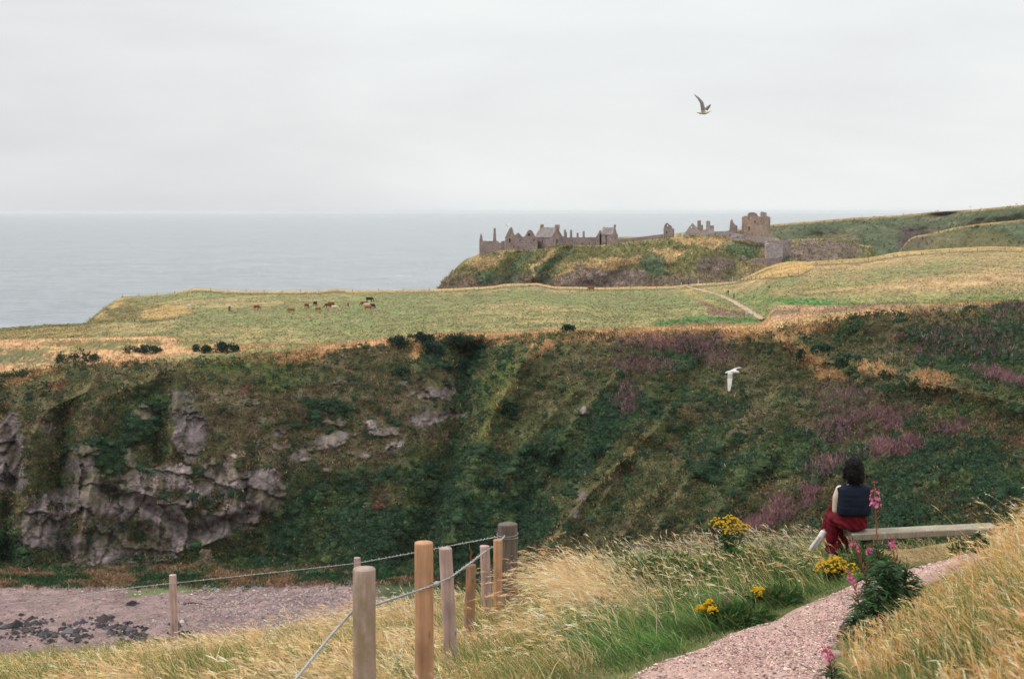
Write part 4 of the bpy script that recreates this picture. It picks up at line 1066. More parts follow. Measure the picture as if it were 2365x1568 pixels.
# 2. lush rank grass in the middle
X, Y, T = tuft_positions(2600, 26, .11, umin=1150, umax=2050, ymin=8)
lush, verge, pd, right, nz = cover(X, Y)
keep = (lush > .35 + .2 * rng.normal(size=len(X))) & (pd > .20 + .1 * rng.normal(size=len(X))) & ~right & (X > .15); X, Y, T, lush = X[keep], Y[keep], T[keep], lush[keep]
n = len(X); base = np.stack([X, Y, gz(X, Y) - .02], -1)
big = vnoise(X / .9, Y / .9, None, 241)
h = (.08 + .26 * big ** 1.4) * rng.uniform(.7, 1.15, n)
c = pick(LUSH, n, .25) * (0.6 + .9 * vnoise(X / .6, Y / .8, None, 243))[:, None]
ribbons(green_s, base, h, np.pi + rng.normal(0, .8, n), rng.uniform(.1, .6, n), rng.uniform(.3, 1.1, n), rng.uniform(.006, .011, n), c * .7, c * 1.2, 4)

# 2b. green clumps showing through the straw
X, Y, T = tuft_positions(520, 42, .10, ymin=6.5, umin=-300, umax=1300)
lush, verge, pd, right, nz = cover(X, Y)
keep = ~right & (pd > .3) & (vnoise(X / 1.2, Y / 1.5, None, 247) > .48); X, Y = X[keep], Y[keep]; n = len(X)
c = pick(np.array([(.14, .21, .055), (.22, .25, .07), (.10, .165, .045), (.32, .29, .10)]), n, .22)
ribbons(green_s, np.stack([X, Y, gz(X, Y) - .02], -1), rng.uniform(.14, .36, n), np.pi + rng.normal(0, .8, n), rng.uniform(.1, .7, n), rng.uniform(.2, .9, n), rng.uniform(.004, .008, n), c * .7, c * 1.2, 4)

# 3. tall straw with seed heads, blown to the left
def seeded(x, y, hmin, hmax, cpal, wst=.0035, leanm=.45, hk=14, hw=.008, azm=np.pi, tall=None, hl=.2, bm=.5):
    n = len(x); base = np.stack([x, y, gz(x, y) - .02], -1)
    h = rng.uniform(hmin, hmax, n) * (1 if tall is None else tall)
    c = pick(cpal, n, .20)
    cen = ribbons(dry_s, base, h, azm + rng.normal(0, .62, n), np.clip(rng.normal(leanm * .9, .24, n), 0, 1.2), np.clip(rng.normal(bm, .28, n), .03, 1.2), np.full(n, wst) * rng.uniform(.8, 1.4, n), c * .92, c, 5, taper=3.0)
    a, b = cen[:, -2], cen[:, -1]
    ax = unit(b - a)
    # the head: a slender spindle along the tip plus a few loose spikelets
    hlen = rng.uniform(.06, .12, n) * (.5 + .5 * np.clip(h / .5, .3, 1.3)); c1 = np.clip(c * rng.uniform(1.0, 1.35, (n, 1)), 0, 1)
    for q in range(2):
        leaves(dry_s, b - ax * (hlen * .75)[:, None] + rng.normal(0, .002, (n, 3)), ax + rng.normal(0, .07, (n, 3)) - [0, 0, .08], hlen * rng.uniform(.9, 1.2, n), np.full(n, hw * .72) * rng.uniform(.6, 1.4, n), c1, .12)
    k2 = max(2, hk // 3); t = rng.uniform(-.9, .25, (n, k2))
    p = b[:, None] + ax[:, None] * (t * hlen[:, None])[..., None]
    dd = unit(ax[:, None] + rng.normal(0, .35, (n, k2, 3)) - np.array([0, 0, .15]))
    leaves(dry_s, p.reshape(-1, 3), dd.reshape(-1, 3), np.full(n * k2, .022) * rng.uniform(.6, 1.5, n * k2), np.full(n * k2, hw * .55), np.repeat(c1, k2, 0), .15)
CREAM = np.array([(.82, .61, .38), (.88, .71, .50), (.74, .50, .27), (.78, .52, .27), (.68, .46, .22)])
X, Y, T = tuft_positions(3500, 8, .13, ymin=6.0, umin=-800, umax=1450)
lush, verge, pd, right, nz = cover(X, Y)
keep = (pd > .4) & (lush < .5 + .3 * rng.normal(size=len(X))) & ~right & (vnoise(X / .8, Y / 1.1, None, 251) > .30 + .25 * rng.uniform(size=len(X))); X, Y = X[keep], Y[keep]
fen = np.exp(-(((X + .12) / .62) ** 2)) * (Y > 7) * (Y < 16.5)            # trodden lower along the fence
e_ = edge_y(X) - Y
tl = np.clip(.46 + .08 * (X + 1.5) + .45 * (vnoise(X / 1.6, Y / 1.9, None, 253) - .5), .30, .8) * (1 - .55 * fen) * (.80 + .20 * sst(0, 4, e_))
seeded(X, Y, .48, .82, CREAM, tall=tl, leanm=.6)
# a scatter of it through the lush part and along the brow
X, Y, T = tuft_positions(330, 6, .14, ymin=10, umin=1250, umax=2050)
lush, verge, pd, right, nz = cover(X, Y); keep = (pd > .35) & ~right; X, Y = X[keep], Y[keep]
seeded(X, Y, .25, .58, CREAM, leanm=.4)
x = rng.uniform(-.1, 4.4, 1000); y = edge_y(x) + rng.normal(-.5, .35, 1000)
seeded(x, y, .16, .46, np.array([(.62, .50, .34), (.42, .30, .16), (.68, .58, .44)]), leanm=.2, hk=10, hw=.010)
# thick leaning swathe right of the strainer post
x = .80 + np.abs(rng.normal(0, .40, 1300)); y = rng.normal(14.6, 1.0, 1300)
seeded(x, y, .42, .74, CREAM, leanm=.75)

# 4. right hand bank: bents, upright, orange straw over olive green
X, Y, T = tuft_positions(4300, 11, .10, ymin=3.4, ymax=17.5, umin=1850, umax=3300)
lush, verge, pd, right, nz = cover(X, Y)
keep = right & (pd > .06 + .10 * np.abs(rng.normal(size=len(X)))); X, Y, pd = X[keep], Y[keep], pd[keep]
n = len(X)
RS = np.array([(0.80, .49, .23), (.84, .60, .35), (.72, .40, .16), (.58, .40, .16), (.86, .66, .43)])
sel = rng.uniform(size=n) < .40 * (vnoise(X / .6, Y / .7, None, 263) > .32) + .06
ht = .30 + .70 * sst(.15, 2.0, pd)
ht = ht * (1 - .35 * sst(9.5, 13, Y))
seeded(X[sel], Y[sel], .26, .60, RS, leanm=.12, wst=.0042, hk=9, hw=.007, tall=ht[sel], bm=.16, hl=.1)
nsel = ~sel; m = nsel.sum()
olive = np.array([(.19, .23, .06), (.13, .19, .055), (.34, .28, .09), (.50, .34, .14), (.62, .42, .19)])
c = pick(olive, m, .25)
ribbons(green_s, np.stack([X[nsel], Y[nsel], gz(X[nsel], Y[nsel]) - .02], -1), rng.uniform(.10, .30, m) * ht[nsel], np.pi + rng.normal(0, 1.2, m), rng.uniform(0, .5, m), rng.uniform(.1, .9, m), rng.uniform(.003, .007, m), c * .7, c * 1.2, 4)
# crest of the bank beside the bench
x = rng.uniform(4.9, 7.4, 1500); y = rng.uniform(12.0, 16.5, 1500); ok = (path_dist(x, y) > .35) & (x / y * FPX + CU > 2385)
seeded(x[ok], y[ok], .14, .34, CREAM, leanm=.6, hk=12)
# dry litter in front of and under the bench
x = rng.uniform(3.6, 6.0, 900); y = rng.uniform(15.6, 18.2, 900); ok = path_dist(x, y) > .03
seeded(x[ok], y[ok], .06, .24, np.array([(.5, .38, .22), (.32, .25, .12), (.16, .17, .06), (.10, .12, .04)]), leanm=.3, hk=8)
# short sward of the verge
X, Y, T = tuft_positions(5200, 10, .05, ymin=7.5, ymax=17, umin=1250, umax=2250)
lush, verge, pd, right, nz = cover(X, Y)
keep = (pd > .0 + .05 * rng.normal(size=len(X))) & (pd < .75 + .2 * rng.normal(size=len(X))) & ~right; X, Y, pd = X[keep], Y[keep], pd[keep]; n = len(X)
c = pick(np.array([(.19, .25, .10), (.26, .28, .13), (.14, .20, .07), (.40, .33, .17)]), n, .22)
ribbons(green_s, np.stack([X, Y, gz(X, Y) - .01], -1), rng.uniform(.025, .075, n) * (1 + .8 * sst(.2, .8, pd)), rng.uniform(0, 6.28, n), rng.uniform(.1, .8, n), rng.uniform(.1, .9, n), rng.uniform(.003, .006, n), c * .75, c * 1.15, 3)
# dark leafy herbs along the back of the lush part
for (hu, hv, hy, hw_, hh) in ((1400, 1330, 15.5, .30, .26), (1470, 1310, 16.5, .34, .30), (1540, 1300, 17, .38, .30), (1610, 1330, 16, .34, .24), (1700, 1320, 16.8, .42, .34), (1760, 1318, 16.5, .34, .26), (1840, 1345, 15.5, .28, .20), (1580, 1370, 14, .26, .18), (1730, 1420, 12.2, .22, .16), (1800, 1400, 12.8, .22, .16), (1690, 1418, 12, .2, .2), (1990, 1300, 16.1, .30, .40), (2030, 1300, 16.2, .3, .26), (2240, 1262, 16.3, .22, .32), (1390, 1390, 13.5, .24, .26)):
    hx = (hu - CU) / FPX * hy * 1.01; nh = 420
    dd = unit(rng.normal(size=(nh, 3)) + [0, 0, .5]); pp = dd * (rng.uniform(.35, 1, nh) ** .6)[:, None] * [hw_, hw_, hh]; pp[:, 2] = np.abs(pp[:, 2])
    ppx = pp + [hx, hy, 0]; ppx[:, 2] += gz(ppx[:, 0], ppx[:, 1])
    leaves(green_s, ppx, unit(dd + rng.normal(0, .6, (nh, 3)) + [0, 0, .3]), rng.uniform(.05, .12, nh), rng.uniform(.015, .035, nh), pick(np.array([(.035, .095, .03), (.05, .13, .035), (.09, .15, .04), (.12, .12, .05)]), nh, .25), .1)
# near blurred tussock at the lower left
x = rng.normal(-1.72, .26, 620); y = rng.normal(4.45, .22, 620)
c = pick(np.array([(.60, .40, .17), (.52, .40, .13), (.30, .30, .08)]), 620, .2)
ribbons(dry_s, np.stack([x, y, gz(x, y) - .03], -1), rng.uniform(.22, .50, 620), rng.uniform(0, 6.28, 620), rng.uniform(0, .5, 620), rng.uniform(.1, .7, 620), rng.uniform(.004, .007, 620), c * .85, c, 5)
# a few long bents against the dark slope
x = np.array([4.75, 4.5, 4.25, 4.1]); y = np.array([12.6, 12.0, 11.4, 11.8]); seeded(x, y, .55, .8, RS, leanm=.5, wst=.005)
o = dry_s.obj('dry_grass', M_GRASS); tag(o, 'tall straw grass with seed heads blown to the left', 'grass', kind='stuff')
o = green_s.obj('green_grass', M_GRASS); tag(o, 'green grass in the meadow and beside the path', 'grass', kind='stuff')
print('grass faces', len(bpy.data.objects['dry_grass'].data.polygons), len(bpy.data.objects['green_grass'].data.polygons))

# ================================================================== FLOWERING PLANTS
def stem_pts(a, b, bow=.03, n=9):
    a, b = np.array(a, float), np.array(b, float); t = np.linspace(0, 1, n)[:, None]
    off = np.array([rng.normal(0, bow), rng.normal(0, bow), 0])
    return a + (b - a) * t + off * np.sin(np.pi * t)

def ragwort(base, top, wpx_m, label, heads=6, low_leaf=True):
    """base/top world points"""
    base = np.array(base); top = np.array(top); H = top[2] - base[2]
    root = empty('ragwort', base, label, 'flower', 'yellow ragwort plants')
    st, lf = Soup(), Soup()
    tp = top - base
    for q in range(heads):
        a = 6.28 * q / heads + rng.uniform(-.4, .4); r = wpx_m * (.08 if q == 0 else rng.uniform(.28, .5))
        e = tp + np.array([r * math.cos(a), r * math.sin(a), -H * rng.uniform(0, .12) - (.0 if q == 0 else .03)])
        b0 = np.array([rng.normal(0, .02), rng.normal(0, .02), 0])
        s = stem_pts(b0, e, .03); tube(st, s, np.linspace(.006, .0035, len(s)), (.10, .12, .04), 5)
        nl = 26
        t = rng.uniform(.05, .88, nl); c = np.stack([np.interp(t, np.linspace(0, 1, len(s)), s[:, k]) for k in range(3)], -1)
        az = rng.uniform(0, 6.28, nl); d = np.stack([np.cos(az), np.sin(az), rng.uniform(-.1, .9, nl)], -1)
        L = rng.uniform(.05, .11, nl) * (1.25 - .5 * t)
        cl = jit((.050, .095, .030), nl, .25, .1)
        leaves(lf, c, d, L, L * .38, cl, .1)
        for z in range(2):
            leaves(lf, c + unit(d) * (L * rng.uniform(.3, .7, nl))[:, None], unit(d + rng.normal(0, .9, d.shape)), L * .5, L * .22, cl * 1.1, .1)
        # flat head of small daisies
        fl = Soup()
        nf = 44; rr = wpx_m * .27 * np.sqrt(rng.uniform(0, 1, nf)); aa = rng.uniform(0, 6.28, nf)
        c = e + np.stack([rr * np.cos(aa), rr * np.sin(aa), -rr ** 2 / (wpx_m * .27) * .9 + rng.normal(0, .006, nf)], -1)
        for k in range(nf):
            tube(fl, np.array([e - [0, 0, .035], (e + c[k]) / 2 - [0, 0, .012], c[k]]), [.0016, .0013, .0012], (.12, .14, .04), 3, cap=False)
            rad = rng.uniform(.010, .015); npet = 9
            pa = np.linspace(0, 6.28, npet, endpoint=False) + rng.uniform(0, 1)
            tilt = rng.normal(0, .35, 2); nn = unit(np.array([tilt[0] + 1.2 * (c[k] - e)[0] / wpx_m, tilt[1] - .35, 1.0]))
            A = unit(np.cross(nn, [0.3, .9, .1])); B = np.cross(nn, A)
            d = np.cos(pa)[:, None] * A + np.sin(pa)[:, None] * B
            leaves(fl, np.repeat(c[k][None], npet, 0), d, np.full(npet, rad), np.full(npet, rad * .75), jit((.78, .50, .012), npet, .1, .04), nrm=np.repeat(nn[None], npet, 0))
            tube(fl, np.array([c[k] - nn * .004, c[k] + nn * .004]), [.005, .004], (.60, .30, .01), 5)
        fl.obj('flower_head', M_FLOWER, root)
    st.obj('stem', M_VEG, root); lf.obj('leaf', M_VEG, root)
    return root

def gpt(u, v): return ground_hit(u, v)
def place_rag(ub, Yb, ut, vt, w_px, label, heads):
    x = (ub - CU) / FPX * Yb * 1.01
    b = np.array([x, Yb, float(gz(x, Yb)) - .02]); t = P(ut, vt, Yb)
    return ragwort(b, t, w_px * Yb / FPX, label, heads)
place_rag(1690, 17.2, 1690, 1188, 74, 'tallest ragwort, yellow head standing against the dark slope above the lush grass', 7)
place_rag(1932, 14.6, 1930, 1284, 82, 'full ragwort with a wide yellow head beside the seated person', 8)
place_rag(1640, 12.0, 1637, 1382, 46, 'low ragwort with a few yellow heads in the grass left of the path', 4)
place_rag(1755, 12.8, 1755, 1352, 40, 'sparse orange yellow ragwort among brown stalks near the path edge', 3)

def willowherb(base, top, label, flower=(.42, .97), nstem_leaf=60, bloom=True, leaf_to=.62, Lf=.11, pods=True, r0=.0055, scale=1.0):
    base = np.array(base); top = np.array(top)
    root = empty('willowherb', base, label, 'flower', 'pink willowherb plants by the path')
    s = stem_pts((0, 0, 0), top - base, .04, 14); n = len(s); H = np.linalg.norm(top - base)
    st, lf, fl = Soup(), Soup(), Soup()
    cs = np.linspace(0, 1, n)[:, None]; csm = np.array([(.16, .13, .05)]) * (1 - cs) + np.array([(.36, .10, .08)]) * cs
    tube(st, s, np.linspace(r0, r0 * .45, n), np.concatenate([np.repeat(csm, 6, 0), csm[:1], csm[-1:]]), 6)
    at = lambda t: np.stack([np.interp(t, np.linspace(0, 1, n), s[:, k]) for k in range(3)], -1)
    m = nstem_leaf; t = np.sort(rng.uniform(.05, leaf_to, m)); az = np.arange(m) * 2.4 + rng.normal(0, .3, m)
    d = np.stack([np.cos(az), np.sin(az), rng.uniform(.1, .8, m)], -1)
    L = Lf * rng.uniform(.75, 1.25, m) * (1.1 - .6 * np.abs(t / leaf_to - .4))
    nr = np.stack([-np.cos(az) * .4, -np.sin(az) * .4, np.full(m, 1.0)], -1) + rng.normal(0, .35, (m, 3))
    cl = jit((.040, .088, .034), m, .25, .1)
    a = at(t); dd = unit(d)
    leaves(lf, a, d, L * .62, L * .24, cl, .03, nrm=nr)
    leaves(lf, a + dd * (L * .30)[:, None] - np.array([0, 0, .006]), unit(d - [0, 0, .55]), L * .72, L * .20, cl * 1.08, .12, nrm=nr)
    if bloom:
        m = 34; t = rng.uniform(flower[0] + (flower[1] - flower[0]) * .45, flower[1], m); az = rng.uniform(0, 6.28, m)
        wid = (.034 * scale) * (1.15 - .9 * np.clip((t - flower[0]) / (1 - flower[0]), 0, 1)) + .006
        c = at(t) + np.stack([np.cos(az) * wid, np.sin(az) * wid, np.zeros(m)], -1)
        top_sel = t > flower[0] + (flower[1] - flower[0]) * .80
        for k in range(m):
            if top_sel[k]:
                leaves(fl, c[k:k + 1], np.array([[math.cos(az[k]), math.sin(az[k]), .8]]), np.array([.020]), np.array([.008]), jit((.42, .10, .14), 1)); continue
            nn = unit(np.array([math.cos(az[k]), math.sin(az[k]), .25]) + rng.normal(0, .2, 3))
            A = unit(np.cross(nn, [0.1, .2, .9])); B = np.cross(nn, A); pa = np.arange(4) * 1.571 + .4
            dv2 = np.cos(pa)[:, None] * A + np.sin(pa)[:, None] * B + nn * .35
            leaves(fl, np.repeat(c[k][None], 4, 0), dv2, np.full(4, .0135 * scale), np.full(4, .0115 * scale), jit((.66, .17, .33), 4, .2, .06), nrm=np.repeat(nn[None], 4, 0))
    if pods:
        m = 34; t = rng.uniform(flower[0] - .16, flower[0] + (flower[1] - flower[0]) * .45, m); az = rng.uniform(0, 6.28, m)
        leaves(st, at(t), np.stack([np.cos(az), np.sin(az), np.full(m, 1.3)], -1), rng.uniform(.04, .065, m), np.full(m, .005), jit((.34, .11, .085), m, .2, .08))
    st.obj('stem', M_VEG, root); lf.obj('leaf', M_VEG, root)
    if bloom: fl.obj('flower_spike', M_FLOWER, root)
    return root
def place_will(ub, Yb, ut, vt, label, **k):
    x = (ub - CU) / FPX * Yb * 1.01
    b = np.array([x, Yb, float(gz(x, Yb)) - .02]); return willowherb(b, P(ut, vt, Yb + .05), label, **k)
place_will(2068, 11.0, 2020, 1112, 'tallest willowherb, its pink spike in front of the navy vest', flower=(.70, .99), leaf_to=.56, nstem_leaf=130, Lf=.155, scale=1.35, r0=.006)
place_will(2004, 10.8, 1962, 1238, 'willowherb with a small pink top in front of the red skirt', flower=(.74, .99), leaf_to=.68, nstem_leaf=70, Lf=.12)
place_will(2085, 11.4, 2056, 1234, 'willowherb with a pink top just under the bench plank', flower=(.70, .99), leaf_to=.7, nstem_leaf=75, Lf=.12)
place_will(2045, 11.2, 2012, 1254, 'short willowherb with a thin pink top beneath the bench', flower=(.76, .99), leaf_to=.7, nstem_leaf=60, Lf=.11)
place_will(2000, 10.2, 1958, 1314, 'leafy willowherb with a pink spike beside the wide yellow ragwort', flower=(.60, .99), leaf_to=.62, nstem_leaf=80, Lf=.13, scale=1.2)
place_will(1932, 8.1, 1904, 1492, 'lowest willowherb, one pink tuft over the gravel edge', flower=(.45, .99), leaf_to=.5, nstem_leaf=30, Lf=.09, scale=1.15)
place_will(2055, 10.7, 2044, 1302, 'willowherb without flowers standing upright in the middle of the leafy clump', bloom=False, pods=False, leaf_to=.98, nstem_leaf=140, Lf=.165)
place_will(2090, 10.9, 2097, 1300, 'willowherb without flowers just right of the tall red stem', bloom=False, pods=False, leaf_to=.98, nstem_leaf=130, Lf=.155)
place_will(1985, 9.8, 1975, 1405, 'short willowherb without flowers at the left foot of the leafy clump', bloom=False, pods=False, leaf_to=.98, nstem_leaf=90, Lf=.12)
place_will(2015, 9.6, 2005, 1430, 'narrow leaved willowherb without flowers low on the path side', bloom=False, pods=False, leaf_to=.98, nstem_leaf=90, Lf=.11)
place_will(2074, 11.3, 2070, 1318, 'leafy willowherb without flowers close behind the tallest one', bloom=False, pods=False, leaf_to=.98, nstem_leaf=130, Lf=.15)
place_will(2110, 11.2, 2118, 1338, 'willowherb without flowers furthest right in the clump by the path', bloom=False, pods=False, leaf_to=.98, nstem_leaf=110, Lf=.14)
place_will(2028, 10.3, 2018, 1352, 'broad leaved willowherb without flowers at the gravel side of the clump', bloom=False, pods=False, leaf_to=.98, nstem_leaf=120, Lf=.145)
place_will(2268, 13.0, 2256, 1232, 'willowherb without flowers standing under the right end of the bench', bloom=False, pods=False, leaf_to=.98, nstem_leaf=100, Lf=.13)

def harebell(u, v, Y, label):
    p = P(u, v, Y); x = p[0] + rng.normal(0, .03); b = np.array([x, Y, float(gz(x, Y))])
    root = empty('harebell', b, label, 'flower', 'small harebells in the dry bank')
    s = Soup(); pts = stem_pts((0, 0, 0), p - b, .03); tube(s, pts, .002, (.2, .2, .07), 4); s.obj('stem', M_VEG, root)
    for q in range(2):
        f = Soup(); c = p - b + rng.normal(0, .012, 3); pa = np.arange(5) * 1.257
        leaves(f, np.repeat(c[None], 5, 0), np.stack([np.cos(pa) * .6, np.sin(pa) * .6, np.full(5, -1.0)], -1), np.full(5, .026), np.full(5, .015), jit((.38, .30, .62), 5, .1, .05))
        f.obj('flower_head', M_FLOWER, root)
harebell(2322, 1332, 8.2, 'violet harebell highest in the dry bank')
harebell(2335, 1350, 8.0, 'pale violet harebell just below the highest one')
harebell(2228, 1410, 8.6, 'single violet harebell nearest the willowherb clump')
harebell(2318, 1376, 7.7, 'violet harebell half way down the dry bank')

# brown seeded knapweed stalks by the low ragwort, one thistle head
def stalk(u, v, Y, label, col, head):
    p = P(u, v, Y); x = p[0] + rng.normal(0, .04); b = np.array([x, Y, float(gz(x, Y))])
    root = empty('knapweed', b, label, 'flower', 'brown knapweed stalks')
    s = Soup(); e = p - b
    pts = stem_pts((0, 0, 0), e, .03); tube(s, pts, .003, (.17, .11, .06), 4)
    hs = [e]
    for q in range(3):
        a = pts[4 + q]; t = a + np.array([rng.normal(0, .05), rng.normal(0, .04), rng.uniform(.06, .14)]); tube(s, stem_pts(a, t, .01, 4), .002, (.17, .11, .06), 4); hs.append(t)
    s.obj('stem', M_VEG, root)
    for c in hs:
        f = Soup(); d = unit(rng.normal(size=(16, 3)) + [0, 0, .6]); leaves(f, np.repeat(c[None], 16, 0), d, np.full(16, .017), np.full(16, .009), jit(head, 16, .25, .1)); f.obj('flower_head', M_FLOWER, root)
stalk(1700, 1372, 12.6, 'brown knapweed stalk left of the orange yellow ragwort', 0, (.16, .085, .06))
stalk(1722, 1362, 12.8, 'taller brown knapweed stalk touching the orange yellow ragwort', 0, (.16, .085, .06))
stalk(1678, 1392, 12.3, 'knapweed with one mauve head right of the low ragwort', 0, (.45, .12, .32))
stalk(1790, 1378, 12.7, 'thin brown knapweed stalk right of the orange yellow ragwort', 0, (.17, .09, .05))
# ================================================================== FENCES
def wood_mat(name, c1, c2, dark, moss=None, rough=.85):
    m, nt, b = new_mat(name)
    v1 = coords(nt, (26, 26, 1.6)); v2 = coords(nt, (5, 5, 3.0))
    g = noise_node(nt, v1, 1.0, 6, .65, .3); l = noise_node(nt, v2, 1.0, 4, .6)
    c = ramp(nt, g.outputs['Fac'], [(.28, dark), (.42, c1), (.75, c2)])
    c = mixc(nt, c, ramp(nt, l.outputs['Fac'], [(.3, (.62, .60, .60)), (.7, (1.15, 1.12, 1.1))]), 1.0, 'MULTIPLY')
    wv = N(nt, 'ShaderNodeTexVoronoi'); wv.inputs['Scale'].default_value = 1.0
    nt.links.new(coords(nt, (9, 9, 4)), wv.inputs['Vector'])
    c = mixc(nt, c, dark + (1,) if False else dark, ramp(nt, wv.outputs['Distance'], [(.05, (.8, .8, .8)), (.13, (0, 0, 0))]))
    if moss:
        mo = noise_node(nt, v2, 2.2, 5, .7); c = mixc(nt, c, moss, ramp(nt, mo.outputs['Fac'], [(.45, (0, 0, 0)), (.62, (.85, .85, .85))]))
    nt.links.new(c, b.inputs['Base Color']); b.inputs['Roughness'].default_value = rough
    bump(nt, b, g.outputs['Fac'], .7, .006)
    return m
W_GREY = wood_mat('weathered_wood', (.36, .27, .225), (.52, .42, .37), (.17, .12, .10), (.27, .21, .12))
W_ORANGE = wood_mat('treated_wood', (.48, .27, .155), (.62, .385, .25), (.27, .145, .08))
W_PINK = wood_mat('grey_pink_wood', (.44, .31, .275), (.58, .455, .43), (.13, .085, .08))
W_DARK = wood_mat('dark_wood', (.26, .165, .12), (.40, .28, .21), (.08, .045, .035), (.36, .17, .06))
W_LEG = wood_mat('dark_leg_wood', (.055, .045, .04), (.10, .085, .07), (.025, .02, .018))
W_OLD = wood_mat('old_grey_wood', (.14, .11, .095), (.25, .205, .185), (.05, .04, .035))
M_WIRE = flat_mat('galvanised_wire', (.42, .42, .42), .5, .2, 60, spec=.5, metal=.5)

def post_mesh(name, h, r, seed, lean=(0, 0), chip=.004, wob=.06, flat=1.0, slope=0.0):
    ns, nz = 20, 26
    zz = np.concatenate([np.linspace(-.45, h - .02, nz), [h - .004, h, h + .0005]])
    rr = np.concatenate([np.full(nz, 1.0), [.995, .965, .0]])
    a = np.linspace(0, 2 * np.pi, ns, endpoint=False)
    A, Z = np.meshgrid(a, zz)
    q = fbm(np.cos(A) * 1.3 + seed, np.sin(A) * 1.3, Z * .9, 3, 301 + seed) * wob
    cr = -np.exp(-(((A - 4.3 + .25 * fbm(Z * 2, Z * 0, None, 2, 311 + seed)) / .10) ** 2)) * chip * 6
    Rr = r * (1 + q + cr * 4) * rr[:, None] * (1.05 - .06 * np.clip(Z / h, 0, 1))
    x = np.cos(A) * Rr + lean[0] * Z; y = np.sin(A) * Rr * flat + lean[1] * Z
    Zs = Z + slope * np.cos(A) * Rr * (Z > h - .03)
    v = np.stack([x, y, Zs], -1)
    i = np.arange(len(zz) - 1)[:, None] * ns + np.arange(ns)[None]; j = np.arange(len(zz) - 1)[:, None] * ns + (np.arange(ns)[None] + 1) % ns
    f = np.stack([i, j, j + ns, i + ns], -1).reshape(-1, 4)
    return np_mesh(name, v.reshape(-1, 3), f)
def twisted(soup, pts, r, pitch, col, strands=2):
    pts = np.asarray(pts, float)
    seg = np.linalg.norm(np.diff(pts, axis=0), axis=1); d = np.r_[0, np.cumsum(seg)]
    n = int(d[-1] / (pitch / 5)) + 2; t = np.linspace(0, d[-1], n)
    c = np.stack([np.interp(t, d, pts[:, k]) for k in range(3)], -1)
    c = smoothp(c, 3)
    T = unit(np.gradient(c, axis=0)); A = unit(np.cross(T, [0, 0, 1.0])); B = np.cross(T, A)
    for s in range(strands):
        ph = 2 * np.pi * t / pitch + s * 2 * np.pi / strands
        tube(soup, c + (A * np.cos(ph)[:, None] + B * np.sin(ph)[:, None]) * r * .95, r, col, 5)
    return c, T, A, B
def barbs(soup, c, T, A, B, every, r, col, L):
    seg = np.linalg.norm(np.diff(c, axis=0), axis=1); d = np.r_[0, np.cumsum(seg)]
    for s in np.arange(every / 2, d[-1], every):
        p = np.array([np.interp(s, d, c[:, k]) for k in range(3)]); i = int(np.searchsorted(d, s)) - 1
        for q in range(2):
            an = rng.uniform(0, 6.28); e = A[i] * math.cos(an) + B[i] * math.sin(an)
            tube(soup, np.array([p - e * L, p + e * L]) + T[i] * (q * .006), r, col, 4)
def fence_root(name, loc, label): return empty(name, loc, label, 'fence', 'post and wire fences on the near hillside')
def add_post(root, u, vtop, Y, r, mat, seed, plabel, base_v=None, h=None, **k):
    p = P(u, vtop, Y); z0 = float(gz(p[0], p[1])) if h is None else p[2] - h
    me = post_mesh('fence_post', p[2] - z0, r, seed, **k)
    o = link('fence_post', me, mat, root)
    ln = k.get('lean', (0, 0)); H = p[2] - z0
    o.location = Vector((p[0] - ln[0] * H, p[1] - ln[1] * H, z0)) - root.location
    if plabel: o['label'] = plabel
    return o
r1 = fence_root('wire_fence', Pv(978, 1600, 8.0), 'nearer fence of six mixed posts with one thick twisted wire')
add_post(r1, 841, 1312, 6.7, .0545, W_GREY, 1, 'nearest grey post with a mossy top', lean=(.006, 0))
add_post(r1, 978, 1252, 8.0, .0545, W_ORANGE, 2, 'thick orange brown post')
add_post(r1, 1029, 1265, 11.0, .052, W_PINK, 3, 'grey pink post with a long crack', lean=(-.045, 0), chip=.008)
add_post(r1, 1088, 1303, 12.8, .045, W_DARK, 4, 'short dark brown post leaning right', lean=(.03, 0), wob=.16)
add_post(r1, 1119, 1260, 15.0, .052, W_PINK, 5, 'slim grey post', lean=(-.04, 0))
add_post(r1, 1150, 1246, 14.6, .046, W_ORANGE, 6, 'slim orange brown post')
add_post(r1, 1172, 1209, 15.9, .112, W_OLD, 7, 'stout dark strainer post', slope=.04, wob=.05)
s = Soup()
wp = [(560, 1705, 4.9), (690, 1560, 5.85), (760, 1472, 6.3), (815, 1410, 6.79), (868, 1396, 7.05), (952, 1368, 7.88), (966, 1363.5, 7.925), (978, 1359, 7.932), (990, 1354.5, 7.935), (1003, 1349.5, 7.96), (1012, 1345.5, 10.88), (1029, 1338, 10.93), (1045, 1330, 10.94),
      (1088, 1299, 12.75), (1122, 1272, 14.93), (1150, 1255, 14.9), (1166, 1237, 15.76)]
c, T, A, B = twisted(s, P(*np.array(wp).T), .0040, .045, (.5, .5, .5))
barbs(s, c, T, A, B, .13, .0022, (.5, .5, .5), .016)
s.obj('thick_wire', M_WIRE, r1, origin=r1.location)
s = Soup()
for vz in (1232, 1241):
    zc = P(1172, vz, 15.9); a = np.linspace(0, 2 * np.pi, 33)
    z2 = np.stack([zc[0] + .121 * np.cos(a), zc[1] + .121 * np.sin(a), zc[2] + .012 * np.sin(a + vz)], -1); tube(s, z2, .0032, (.5, .5, .5), 5, cap=False)
s.obj('wire_tie', M_WIRE, r1, origin=r1.location)
